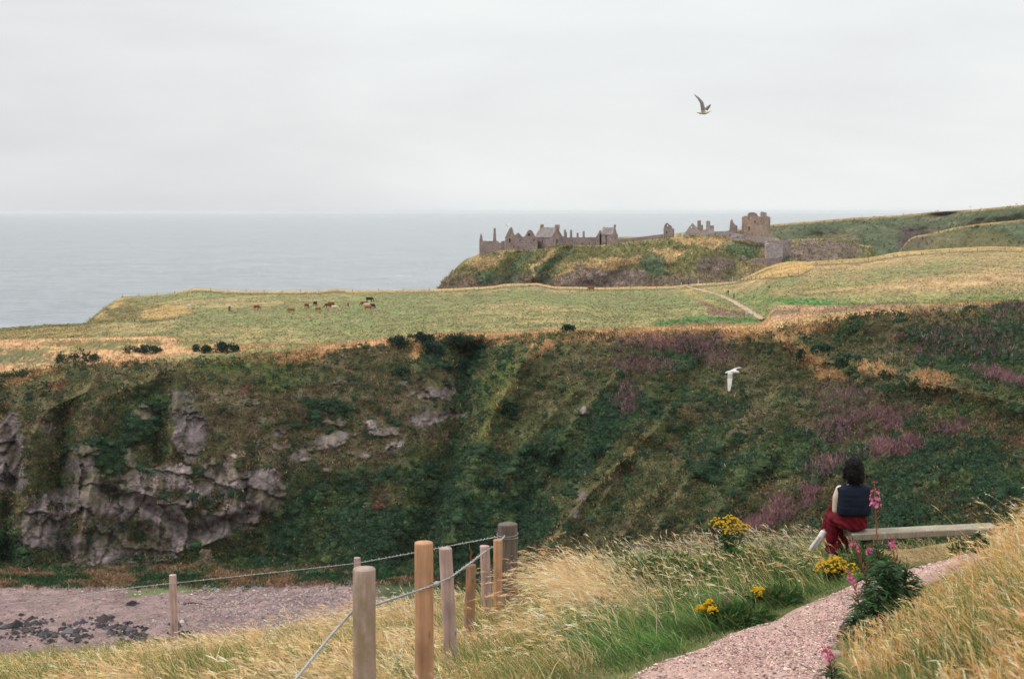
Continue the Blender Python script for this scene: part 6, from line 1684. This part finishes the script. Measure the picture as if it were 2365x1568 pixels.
# 5 small chapel with half a roof
r = croot('ruined_chapel', 1400, 564, YC + 2, 'small steep roofed ruin with tall dark slits right of the chimney range', 'ruin')
front('gable', r, [(1376, 548), (1381, 540), (1385.5, 531.4), (1388.5, 533), (1390.5, 540), (1391, 547)], 570, YC + 1, 1.1, M_ST, holes=[(1385.3, 543, 1388.3, 566)], amp=.1)
rf, m0, m1, zr = gabled(r, 1391, YC + 6, 1414.5, YC + 0, 1425, YC + 6, 566, 541.5, 525.6, M_ST, M_SLATE, holesf=[(.30, .42, .2, 4.6)], holesg=[(.4, .55, .4, 2.0)], over=.2)
bm = bmesh.new(); bmesh.ops.create_cube(bm, size=1, matrix=Matrix.Translation((m1[0], m1[1] + .3, zr + .6)) @ Matrix.Diagonal((.9, .9, 1.4, 1))); fin(bm, 'finial', M_ST, r)
# 6 boundary wall along the plateau
r = croot('boundary_wall', 1480, 556, YC + 10, 'low wall running along the plateau to the lone gable', 'wall')
front('wall', r, [(1425.2, 552), (1450, 551), (1480, 547.5), (1510, 543.5), (1531, 541)], (567, 553), YC + 10, 1.2, M_ST, amp=.2)
# 7 lone gable
r = croot('ruined_gable', 1543, 551, YC + 8, 'lone broken gable standing by itself on the ridge', 'ruin')
front('gable', r, [(1532.5, 549), (1533, 528), (1536, 519), (1540.5, 514.6), (1544, 517), (1549, 521), (1552, 523), (1553, 531), (1554.5, 549)], 556, YC + 8, 1.3, M_ST, holes=[(1541, 519.5, 1543.4, 522.5), (1539, 535, 1541, 540)], amp=.15)
sidew('wall', r, 1551.6, 528, 543, 556, YC + 9.3, 5, M_ST)
# 8 ruined house with two chimneys
r = croot('ruined_house', 1600, 545, YC + 14, 'broken house with a gable stub and two pale chimneys', 'ruin')
front('wall', r, [(1572, 549), (1580, 541), (1588, 530), (1592, 524), (1599, 515.4), (1604, 520), (1609, 525), (1618, 536), (1624, 531), (1636, 529.5), (1648, 530), (1650, 534)], 553, YC + 14, 1.2, M_STP, holes=[(1596.5, 523.5, 1598.6, 527)], amp=.25)
block('chimney', r, 1611, 1619, 510, 537, YC + 14.1, 1.6, M_ST, .06); block('chimney', r, 1619.1, 1624, 520, 534, YC + 14.2, 1.5, M_ST, .04)
block('chimney', r, 1631.5, 1640.5, 510.4, 534, YC + 14.1, 1.6, M_STP, .05); block('chimney', r, 1640.6, 1649, 521, 531, YC + 14.3, 1.4, M_ST, .04)
# 9 long pale wall
r = croot('precinct_wall', 1668, 540, YC + 18, 'long pale broken wall between the two chimneys and the tower keep', 'wall')
front('wall', r, [(1622, 534), (1650, 535), (1668, 534), (1690, 538), (1712, 541)], 551, YC + 18, 1.4, M_STP, holes=[(1652, 541, 1654, 545), (1685, 541, 1687, 545)], amp=.3)
front('wall', r, [(1650.2, 536), (1664, 537), (1682, 533), (1694, 529), (1700, 534)], 551, YC + 26, 1.2, M_STP, amp=.3)
front('wall', r, [(1690, 545), (1700, 543.4), (1718, 543.2)], 556, YC + 12, 1.4, M_STP, holes=[(1703, 547, 1705, 550), (1712.5, 546.5, 1716, 551)], amp=.25)
# 10 pinnacle
r = croot('ruined_turret', 1692, 533, YC + 24, 'narrow pointed turret stub just left of the keep', 'ruin')
front('wall', r, [(1685.5, 535), (1686.5, 519), (1688.5, 509), (1691, 506.5), (1694.5, 516), (1698.5, 519), (1700.5, 533)], 545, YC + 24, 1.6, M_ST, amp=.2)
sidew('wall', r, 1697.5, 521, 530, 545, YC + 25.6, 4, M_ST)
# 11 the keep
r = croot('keep', 1745, 549, YC + 24, 'tall square tower keep with a warm stained wall and cap houses on top', 'tower')
KA, KB, KC_ = [np.array(P(u, 600, Y)[:2]) for u, Y in ((1716.5, YC + 27), (1756.5, YC + 18), (1774.5, YC + 27))]
KD = KA + KC_ - KB
zb = float(P(1745, 566, YC + 20)[2]); zt = float(P(1745, 501.5, YC + 20)[2])
L1, L2 = np.linalg.norm(KB - KA), np.linalg.norm(KC_ - KB)
def notch(L, n):
    o = [(0, zt)]
    for k in range(n):
        a = L * (k + .15 + rng.uniform(0, .3)) / n; o += [(a, zt + rng.uniform(-.1, .1)), (a + .05, zt + rng.uniform(.1, .55)), (a + L * .35 / n, zt + rng.uniform(.1, .5)), (a + L * .36 / n, zt - rng.uniform(0, .3))]
    return o + [(L, zt)]
hole = lambda L, s, w, d, h: [(s * L, zt - d), (s * L + w, zt - d), (s * L + w, zt - d - h), (s * L, zt - d - h)]
bm = bmesh.new(); wall_bm(bm, KA, KB, [(s if s < L1 else L1 - .003, z) for s, z in notch(L1, 4)] + [(L1 - .003, zb), (0, zb)], 1.4, [hole(L1, .27, .95, 4.6, 1.9), hole(L1, .62, .75, 1.5, 1.2), hole(L1, .5, .5, 8.0, .8)]); fin(bm, 'wall', M_STK, r)
bm = bmesh.new(); wall_bm(bm, KB, KC_, notch(L2, 2) + [(L2, zb), (0, zb)], 1.4, [hole(L2, .25, .7, 1.5, 1.2)]); o = fin(bm, 'wall', M_STK, r)
bm = bmesh.new(); wall_bm(bm, KD, KC_, notch(L1, 4) + [(L1, zb), (0, zb)], 1.0); fin(bm, 'wall', M_STK, r)
bm = bmesh.new(); wall_bm(bm, KA, KD, notch(L2, 2) + [(L2, zb), (0, zb)], 1.0); fin(bm, 'wall', M_STK, r)
bm = bmesh.new(); q = [KA, KB, KC_, KD]; cen = sum(q) / 4
vs = [bm.verts.new((*(cen + (p - cen) * .93), zt - .9)) for p in q] + [bm.verts.new((*(cen + (p - cen) * .93), zt - 1.3)) for p in q]
for f in ((0, 1, 2, 3), (7, 6, 5, 4), (0, 4, 5, 1), (1, 5, 6, 2), (2, 6, 7, 3), (3, 7, 4, 0)): bm.faces.new([vs[i] for i in f])
fin(bm, 'roof', M_ST, r)
Yk = YC + 24
front('cap_house', r, [(1727.5, 503), (1729, 496), (1731.5, 491), (1741, 490.5), (1747, 493), (1751, 499), (1752, 503)], 505, Yk, 4.0, M_ST, amp=.15)
block('chimney', r, 1757.5, 1763.2, 489.6, 505, Yk + .5, 2.0, M_ST, .04); block('chimney', r, 1763.3, 1771, 490.8, 503, Yk + .8, 2.4, M_ST, .10); 
# 12 rampart under the keep
r = croot('rampart', 1750, 556, YC + 14, 'pale sloping rampart wall under the tower keep', 'wall')
front('wall', r, [(1699, 545), (1708, 548.5), (1720, 548), (1745, 547.5), (1775, 548.5), (1790, 551), (1792, 556)], (548, 568), YC + 14, 2.0, M_STP, amp=.2)
# 13 gatehouse and curtain in the cleft
r = croot('gatehouse', 1791, 590, YC + 6, 'tall grey wall blocking the cleft beside the tower keep', 'wall')
front('wall', r, [(1768, 561), (1773, 557), (1776, 556.5), (1800, 555.5), (1812, 556), (1818, 556), (1828, 553.5)], (640, 605), YC - 4, 2.0, M_ST, holes=[(1797, 566, 1798.6, 568.5)], amp=.15)
front('buttress', r, [(1770, 565), (1776, 562), (1795, 563), (1808, 565)], 600, YC - 8, 3.9, M_STP, amp=.2)
r = croot('curtain_wall', 1750, 625, YC - 16, 'lower purple grey castle wall with a ragged stepped end, half hidden by the tan mound', 'ruin')
front('wall', r, [(1703, 628), (1709, 616), (1716, 608), (1713, 600), (1714, 592), (1719, 590), (1722, 597), (1728, 603), (1740, 599), (1765, 596.5), (1790, 596), (1806, 592)], 655, YC - 16, 2.0, M_ST, amp=.25)

# ================================================================== CATTLE
def cow_mesh():
    ch = [[(-.78, 0, 1.02, .30, .30, .33), (-.3, 0, .98, .36, .36, .38), (.25, 0, .97, .36, .35, .40), (.62, 0, 1.05, .30, .27, .36)],
          [(.62, 0, 1.12, .22, .18, .28), (.95, 0, .86, .17, .13, .20), (1.15, 0, .55, .13, .11, .15)],
          [(1.15, 0, .52, .13), (1.25, 0, .36, .11), (1.33, 0, .17, .085)],
          [(1.10, .10, .62, .05), (1.08, .24, .62, .04)], [(1.10, -.10, .62, .05), (1.08, -.24, .62, .04)],
          [(-1.02, 0, 1.18, .05), (-1.10, 0, .9, .035), (-1.10, 0, .45, .05)], [(-.35, 0, .62, .16, .13, .10)]]
    for sx in (-1, 1):
        ch += [[(-.75, .20 * sx, .85, .17, .12, .22), (-.68, .20 * sx, .60, .11), (-.82, .20 * sx, .42, .07), (-.78, .20 * sx, .06, .065), (-.74, .20 * sx, .03, .075)],
               [(.52, .18 * sx, .80, .12, .11, .18), (.54, .18 * sx, .42, .075), (.54, .18 * sx, .06, .06), (.57, .18 * sx, .03, .07)]]
    return capsule_mesh(ch, .045, 2, 'cow')
COW = cow_mesh()
def hide(name, c1, c2=None, split=None):
    m, nt, b = new_mat(name); v = coords(nt, (1, 1, 1)); n = noise_node(nt, v, 1.4, 3, .5)
    if c2:
        sx = N(nt, 'ShaderNodeSeparateXYZ'); nt.links.new(v, sx.inputs[0])
        ad = N(nt, 'ShaderNodeMath', operation='MULTIPLY_ADD'); ad.inputs[1].default_value = .8; nt.links.new(n.outputs['Fac'], ad.inputs[0]); nt.links.new(sx.outputs['X'], ad.inputs[2])
        c = ramp(nt, ad.outputs[0], [(split, c1), (split + .06, c2)])
    else: c = ramp(nt, n.outputs['Fac'], [(.3, tuple(x * .8 for x in c1)), (.7, tuple(min(1, x * 1.15) for x in c1))])
    nt.links.new(c, b.inputs['Base Color']); b.inputs['Roughness'].default_value = .8; return m
HB, HK, HC, HO, HR = hide('brown_hide', (.13, .05, .035)), hide('black_hide', (.018, .018, .024)), hide('cream_hide', (.62, .48, .38)), hide('tan_hide', (.34, .15, .07)), hide('red_brown_hide', (.24, .075, .045))
HW = hide('white_backed_hide', (.75, .66, .60), (.10, .045, .04), .35)
def cow(u, v, rz, mat, label, k=1.0):
    p = on_field(u, v); o = bpy.data.objects.new('cow', COW); COL.objects.link(o)
    if not COW.materials: COW.materials.append(HB)
    o.material_slots[0].link = 'OBJECT'; o.material_slots[0].material = mat
    o.location = p - Vector((0, 0, .02)); o.rotation_euler = (0, 0, math.radians(rz)); o.scale = (k * 1.18,) * 3
    tag(o, label, 'cow', 'cattle grazing on the pasture')
cow(530, 719.5, -80, HW, 'white backed cow with a dark head, out on the left of the herd', 1.05)
cow(594, 715.5, -35, HR, 'red brown cow grazing alone right of the white backed one', 1.0)
cow(671, 722.5, -150, HO, 'tan brown cow lowest of the herd, grazing on its own', 1.0)
cow(708, 712.5, -50, HB, 'dark brown cow just left of a black one', .95)
cow(729, 707.5, -60, HK, 'black cow above the tan one in the middle of the herd', 1.0)
cow(736, 720, -40, HO, 'bright tan cow below the black cow in the middle', 1.0)
cow(757, 711.5, 200, HB, 'dark brown cow overlapped by a red brown one', .95)
cow(766, 708, 160, HR, 'red brown cow standing behind the dark brown and cream ones', 1.0)
cow(776, 717.5, -20, HC, 'cream cow at the right end of the middle group', 1.0)
cow(805, 707, 95, HR, 'narrow red brown cow seen end on between the two groups', .8)
cow(842, 707, -160, HR, 'red brown cow at the left of the right hand group', 1.0)
cow(855, 698, -15, HK, 'black cow highest in the right hand group', 1.05)
cow(846, 711.5, 170, HC, 'cream cow half hidden in the right hand group', 1.0)
cow(851, 716.5, -20, HO, 'tan cow lowest in the right hand group', 1.05)
cow(861, 712.5, -45, HK, 'black cow at the right edge of the herd', 1.0)
cow(438, 714, -70, HC, 'pale cow standing alone beside the grassy mound', 1.0)
cow(1364, 672, 160, HR, 'lone red brown cow far off at the field edge under the castle rock', 1.0)

# ================================================================== WALKERS, POSTS AND GULLS FAR OFF
M_BLUE = flat_mat('blue_jacket', (.05, .16, .38), .8, .15, 3); M_DK = flat_mat('dark_clothes', (.03, .032, .04), .8, .2, 3); M_RD = flat_mat('red_top', (.34, .10, .09), .8, .15, 3)
M_GR = flat_mat('grey_clothes', (.20, .20, .22), .8, .15, 3); M_PL = flat_mat('pale_clothes', (.55, .52, .50), .8, .1, 3)
def walker_mesh():
    ch = [[(0, 0, .98, .17, .12, .12), (0, 0, 1.2, .15, .11, .12), (0, 0, 1.38, .19, .11, .07)], [(0, 0, 1.42, .06), (0, .02, 1.52, .055)], [(0, .02, 1.62, .085, .10, .12)], [(0, .12, 1.60, .02)],
          [(-.2, 0, 1.40, .065), (-.26, -.02, 1.12, .05), (-.24, .10, .88, .042)], [(.2, 0, 1.40, .065), (.26, .0, 1.12, .05), (.25, .14, .90, .042)],
          [(-.10, 0, .95, .10), (-.11, .12, .52, .07), (-.11, .02, .08, .05)], [(.10, 0, .95, .10), (.11, .02, .52, .07), (.11, -.14, .10, .05)],
          [(-.11, .02, .05, .05), (-.11, .2, .04, .045)], [(.11, -.14, .06, .05), (.11, .03, .04, .045)]]
    for sx in (-1, 1):
        for k, o in enumerate((-.03, -.01, .01, .03)): ch.append([(.24 * sx, .12 + o, .87, .016), (.24 * sx, .14 + o, .76 + .01 * abs(k - 1), .014)])
        ch.append([(.22 * sx, .16, .86, .018), (.20 * sx, .20, .80, .015)])
    return capsule_mesh(ch, .025, 1, 'person')
WM = walker_mesh()
def walker(u, v, rz, top, legs, label, k=1.0, Y=None):
    p = on_field(u, v); me = WM.copy(); me.materials.clear(); 
    for m in (top, legs, M_SKIN, M_HAIR): me.materials.append(m)
    for pl in me.polygons:
        z = pl.center.z; pl.material_index = 1 if z < .93 and abs(pl.center.x) < .2 else (3 if z > 1.64 else (2 if z > 1.46 or (z < .9 and abs(pl.center.x) >= .2) else 0))
    o = link('person', me); o.location = p; o.rotation_euler = (0, 0, math.radians(rz)); o.scale = (k, k, k)
    tag(o, label, 'person', 'walkers on the far path'); return o
walker(1593, 662, 10, M_BLUE, M_GR, 'walker in a bright blue jacket on the far path', 1.05)
walker(1589, 661, -20, M_DK, M_DK, 'dark clothed walker close behind the blue jacket', 1.0)
walker(1622.5, 658, 170, M_RD, M_GR, 'walker in a red top by the far gate', .95)
walker(1682.5, 682, 150, M_DK, M_DK, 'tall dark clothed walker on the slanting path', 1.05)
walker(1677.5, 681.5, 150, M_DK, M_DK, 'small dark figure walking at the side of the tall dark walker', .62)
walker(1695.5, 688.5, 150, M_GR, M_DK, 'walker in grey nearest on the slanting path', 1.0)
for (u, v, h, r_, m, lab) in ((1574.5, 663, 1.7, .16, M_PL, 'pale post left of the walker in blue'), (1613, 656, 1.7, .16, M_PL, 'pale post left of the walker in red'), (1643, 652, 1.5, .14, W_OLD, 'dark post at the left end of the far field edge'), (1691, 650, 1.6, .14, M_PL, 'pale post below the tan mound'), (1725, 727, 1.3, .3, M_PL, 'pale stone post at the bottom of the slanting path')):
    o = link('marker_post', post_mesh('marker_post', h, r_, 20), m); o.location = on_field(u, v); tag(o, lab, 'post', 'posts beside the far path')

def strip(name, uvs, w, label, lift=.25):
    pts = np.array([on_field(u, v) for u, v in uvs]); pts = smoothp(resample(pts, 60), 3)
    w = np.interp(np.linspace(0, 1, 60), np.linspace(0, 1, len(w)), w)
    L_, R_ = pts - np.stack([w, 0 * w, 0 * w], -1), pts + np.stack([w, 0 * w, 0 * w], -1)
    k = np.linspace(0, 1, 5)[:, None, None]; V = (L_[None] * (1 - k) + R_[None] * k).transpose(1, 0, 2).copy()
    for a in range(V.shape[0]):
        for b in range(5):
            V[a, b, 2] += lift * (1 - ((b - 2) / 2) ** 2 * 1.2)
    c = np.empty(V.shape); c[:] = (.44, .31, .22); c *= np.exp(.15 * rng.normal(size=V.shape[:2]))[..., None]
    o = link(name, np_mesh(name, V, grid_faces(60, 5), c), M_BANK); tag(o, label, 'path', kind='structure')
strip('far_path', [(1590, 663), (1612, 669), (1640, 675), (1665, 683), (1690, 693), (1712, 706), (1732, 718), (1748, 728), (1762, 738), (1768, 744)], [.5, .6, .8, 1.0, 1.1, .9], 'pale footpath slanting down between the far fields')

# rock stack on the beach slope
def boulder(name, p, rad, seed, mat, label, parent=None, stretch=(1, 1, 1.2), cat='rock'):
    bm = bmesh.new(); bmesh.ops.create_icosphere(bm, subdivisions=5, radius=1)
    c = np.array([v.co for v in bm.verts]); 
    d = 1 + .40 * fbm(c[:, 0] * 1.7, c[:, 1] * 1.7, c[:, 2] * 1.4, 5, seed) + .12 * (np.round(fbm(c[:, 0] * 3, c[:, 1] * 3, c[:, 2] * 2, 2, seed + 5) * 3) / 3)
    for v, k in zip(bm.verts, d): v.co = Vector((v.co.x * stretch[0], v.co.y * stretch[1], v.co.z * stretch[2])) * float(k) * rad
    me = bpy.data.meshes.new(name); bm.to_mesh(me); bm.free()
    for pl in me.polygons: pl.use_smooth = False
    o = link(name, me, mat); o.location = p; tag(o, label, cat); return o
M_RK = stone_mat('mossy_rock', (.09, .08, .035), (.17, .125, .08), (.28, .23, .225), 2.0)
p = on_cliff(478, 1312)
rs_ = boulder('rock_stack', p + Vector((0, -1.5, .6)), 1.55, 401, M_RK, 'knobbly mossy rock stack standing in the scrub above the beach', stretch=(1.15, 1, 1.05))
top_ = boulder('summit_block', Vector((.25, -.1, 2.0)), 1.05, 407, M_RK, None, stretch=(.95, .9, 1.25), cat=None); top_.parent = rs_
M_DKR = flat_mat('dark_rock', (.035, .032, .036), .8, .4, 2, bumps=(4, .6, .1))
def on_beach(u, v):
    Y = 150.0
    for _ in range(200):
        q = P(u, v, Y)
        if q[2] <= float(beach_z(q[0], q[1])): break
        Y += .6
    return Vector([float(t) for t in q])
boulder('beach_rock', on_beach(306, 1397), .95, 411, M_DKR, 'single dark weed covered rock alone in the middle of the beach', stretch=(1.15, 1, .7))
s = Soup(); q = np.array([on_beach(u, v) for u, v in ((424, 1396), (445, 1393), (470, 1397), (486, 1404))]) + [0, 0, .12]
tube(s, q, [.14, .16, .12, .06], (.13, .07, .05), 6); o = s.obj('driftwood', M_VEG); tag(o, 'curved brown driftwood branch lying on the beach', 'driftwood')

# gulls
def gull(name, p, chains, mats, label, k=1.0, fn=None):
    me = capsule_mesh(chains, .011, 2, 'gull')
    for m in mats: me.materials.append(m)
    if fn:
        for pl in me.polygons: pl.material_index = fn(pl.center)
    o = link('gull', me); o.location = p; o.scale = (k, k, k); tag(o, label, 'gull', 'gulls on the wing'); return o
M_GW = flat_mat('gull_white', (.72, .69, .67), .7, .06, 8); M_GG = flat_mat('gull_grey', (.42, .40, .40), .7, .1, 8); M_GB = flat_mat('gull_brown', (.15, .11, .08), .7, .2, 8); M_BK = flat_mat('gull_beak', (.55, .32, .05), .5, .1, 8); M_TIP = flat_mat('gull_tip', (.10, .10, .11), .7, .1, 8)
def pxm(Y): return Y / FPX
# sky gull; sheet offsets from the body in pixels
Yg = 48.0; k = pxm(Yg)
g = lambda u, v, d=0.0: ((u - 1625) * k, d, -(v - 260) * k)
ch = [[(*g(1610, 260.5), .018, .03, .014), (*g(1618, 261), .055, .06, .048), (*g(1627, 261), .075, .07, .062), (*g(1634, 259.5), .055, .055, .050)], [(*g(1636, 258.5), .048, .045, .045)], [(*g(1640, 257.6), .018), (*g(1644, 257.0), .009)],
      [(*g(1624, 259, -.04), .085, .035, .05), (*g(1621.5, 249, -.16), .075, .02, .05), (*g(1618, 239, -.26), .065, .016, .045), (*g(1610, 230, -.34), .045, .014, .04), (*g(1600, 222, -.40), .018, .012, .016)],
      [(*g(1627, 258.5, .04), .085, .035, .045), (*g(1633, 252, .16), .075, .022, .042), (*g(1639, 246, .28), .058, .018, .036), (*g(1644, 241, .38), .024, .013, .020)]]
gull('gull', P(1625, 260, Yg), ch, [M_GW, M_GG, M_GB, M_BK], 'gull high in the open sky with wings raised in a V', 1.0,
     lambda c: 3 if c.x > 16.5 * k and abs(c.z) < .12 and c.y < .03 else (2 if (c.y > .05 and c.z > .0) else (1 if c.y < -.12 or c.z < -.04 else 0)))
Yg = 52.0; k = pxm(Yg)
g = lambda u, v, d=0.0: ((u - 1690) * k, d, -(v - 859) * k)
ch = [[(*g(1676, 861), .035, .05, .016), (*g(1683, 859), .055, .055, .04), (*g(1692, 858), .085, .08, .066), (*g(1700, 858.5), .065, .06, .052)], [(*g(1704, 859.2), .050, .046, .044)], [(*g(1708, 860.2), .018), (*g(1711.5, 861), .009)],
      [(*g(1686, 862, -.05), .10, .03, .04), (*g(1684.5, 876, -.14), .095, .016, .06), (*g(1683.5, 888, -.20), .080, .014, .06), (*g(1682, 900, -.24), .055, .012, .04), (*g(1681.5, 907, -.26), .025, .010, .018)],
      [(*g(1694, 856, .06), .09, .03, .03), (*g(1703, 851.5, .22), .07, .016, .022), (*g(1712, 851.5, .34), .045, .014, .020), (*g(1717, 852.3, .40), .018, .010, .012)]]
gull('gull', P(1690, 859, Yg), ch, [M_GW, M_GG, M_BK, M_TIP], 'white gull gliding low in front of the cliff scrub', 1.0,
     lambda c: 2 if c.x > 15.5 * k and c.y < .05 and abs(c.z) < .06 else (3 if c.z < -43 * k else (1 if (c.z < -4 * k and c.z > -14 * k) or (c.y > .1 and c.x < 16 * k) else 0)))
Yg = 560.0; k = pxm(Yg)
ch = [[(-.22, 0, 0, .05, .05, .04), (0, 0, 0, .10, .09, .09), (.2, 0, .02, .07)], [(0, -.05, .05, .10, .04, .04), (-.3, -.3, .38, .09, .03, .03), (-.55, -.5, .50, .05)], [(0, .05, .05, .10, .04, .04), (.2, .3, .38, .09, .03, .03), (.4, .5, .60, .05)]]
gull('gull', P(1172, 523, Yg), ch, [M_GW], 'tiny white gull over the sea above the seaward castle wall', 2.0)
# ================================================================== SKY, SUN, HAZE, CAMERA
SUN_EL, SUN_AZ = 46.0, -78.0          # azimuth from the viewing direction, minus = left
w = bpy.data.worlds.new('World'); scene.world = w; w.use_nodes = True
nt = w.node_tree; nt.nodes.clear()
out = N(nt, 'ShaderNodeOutputWorld')
sky = N(nt, 'ShaderNodeTexSky', sky_type='NISHITA'); sky.sun_disc = False
sky.sun_elevation = math.radians(SUN_EL); sky.sun_rotation = math.radians(SUN_AZ); sky.air_density = 1.0; sky.dust_density = 3.0
bg1 = N(nt, 'ShaderNodeBackground'); bg1.inputs['Strength'].default_value = .10; nt.links.new(sky.outputs[0], bg1.inputs['Color'])
tc = N(nt, 'ShaderNodeTexCoord')
mp = N(nt, 'ShaderNodeMapping'); mp.inputs['Scale'].default_value = (1.0, 1.0, 4.5); mp.inputs['Location'].default_value = (.37, 0, .2); nt.links.new(tc.outputs['Generated'], mp.inputs['Vector'])
n1_ = noise_node(nt, mp.outputs['Vector'], 2.1, 5, .52, .25)
sx = N(nt, 'ShaderNodeSeparateXYZ'); nt.links.new(tc.outputs['Generated'], sx.inputs[0])
ma = N(nt, 'ShaderNodeMath', operation='MULTIPLY_ADD'); ma.inputs[1].default_value = .55; nt.links.new(sx.outputs['X'], ma.inputs[0]); nt.links.new(n1_.outputs['Fac'], ma.inputs[2])
cl = ramp(nt, ma.outputs[0], [(.26, (.665, .672, .688)), (.48, (.775, .79, .795)), (.66, (.84, .865, .855)), (.9, (.86, .88, .865))])
bg2 = N(nt, 'ShaderNodeBackground'); nt.links.new(cl, bg2.inputs['Color'])
mr = N(nt, 'ShaderNodeMapRange'); mr.inputs['From Min'].default_value = .12; mr.inputs['From Max'].default_value = 1.0; mr.inputs['To Min'].default_value = 1.11; mr.inputs['To Max'].default_value = 2.3
nt.links.new(sx.outputs['Z'], mr.inputs['Value']); nt.links.new(mr.outputs[0], bg2.inputs['Strength'])   # an overcast sky is brightest overhead
mx = N(nt, 'ShaderNodeMixShader'); mx.inputs[0].default_value = .94
nt.links.new(bg1.outputs[0], mx.inputs[1]); nt.links.new(bg2.outputs[0], mx.inputs[2]); nt.links.new(mx.outputs[0], out.inputs['Surface'])

sd_ = bpy.data.lights.new('sun', 'SUN'); sd_.energy = 1.5; sd_.angle = math.radians(10); sd_.color = (1.0, .93, .84)
so_ = bpy.data.objects.new('sun', sd_); COL.objects.link(so_)
az, el = math.radians(SUN_AZ), math.radians(SUN_EL)
dirv = Vector((math.sin(az) * math.cos(el), math.cos(az) * math.cos(el), math.sin(el)))
so_.rotation_euler = dirv.to_track_quat('Z', 'Y').to_euler(); so_.location = (0, 0, 300)

HAZE = 1
if HAZE:
    bm = bmesh.new(); R2 = 60500.0
    bmesh.ops.create_cube(bm, size=1, matrix=Matrix.Translation((0, 0, (90 - 12) / 2)) @ Matrix.Diagonal((2 * R2, 2 * R2, 102, 1)))
    me = bpy.data.meshes.new('haze'); bm.to_mesh(me); bm.free()
    m = bpy.data.materials.new('sea_haze'); m.use_nodes = True; nt = m.node_tree; nt.nodes.clear()
    o_ = N(nt, 'ShaderNodeOutputMaterial'); v_ = N(nt, 'ShaderNodeVolumePrincipled')
    v_.inputs['Color'].default_value = (.80, .825, .85, 1); v_.inputs['Density'].default_value = 3e-5; v_.inputs['Anisotropy'].default_value = 0.0
    nt.links.new(v_.outputs[0], o_.inputs['Volume'])
    hz = link('haze', me, m); tag(hz, 'thin grey sea haze over the bay', 'haze', kind='stuff')

cd = bpy.data.cameras.new('camera'); cam = bpy.data.objects.new('camera', cd); COL.objects.link(cam)
cam.location = (0, 0, CZ); cam.rotation_euler = (math.pi / 2 - TH, 0, 0)
cd.sensor_width = 36; cd.lens = FPX / 2365 * 36; cd.clip_start = .1; cd.clip_end = 200000
cd.dof.use_dof = True; cd.dof.focus_distance = 13.5; cd.dof.aperture_fstop = 6.3
scene.camera = cam
scene.view_settings.view_transform = 'Standard'; scene.view_settings.look = 'None'; scene.view_settings.exposure = 0.0; scene.view_settings.gamma = 1.0
scene.render.resolution_x = 1024; scene.render.resolution_y = 678
scene.cycles.max_bounces = 5; scene.cycles.diffuse_bounces = 2; scene.cycles.glossy_bounces = 2; scene.cycles.transmission_bounces = 3; scene.cycles.volume_bounces = 2
scene.cycles.caustics_reflective = False; scene.cycles.caustics_refractive = False
scene.cycles.use_denoising = True
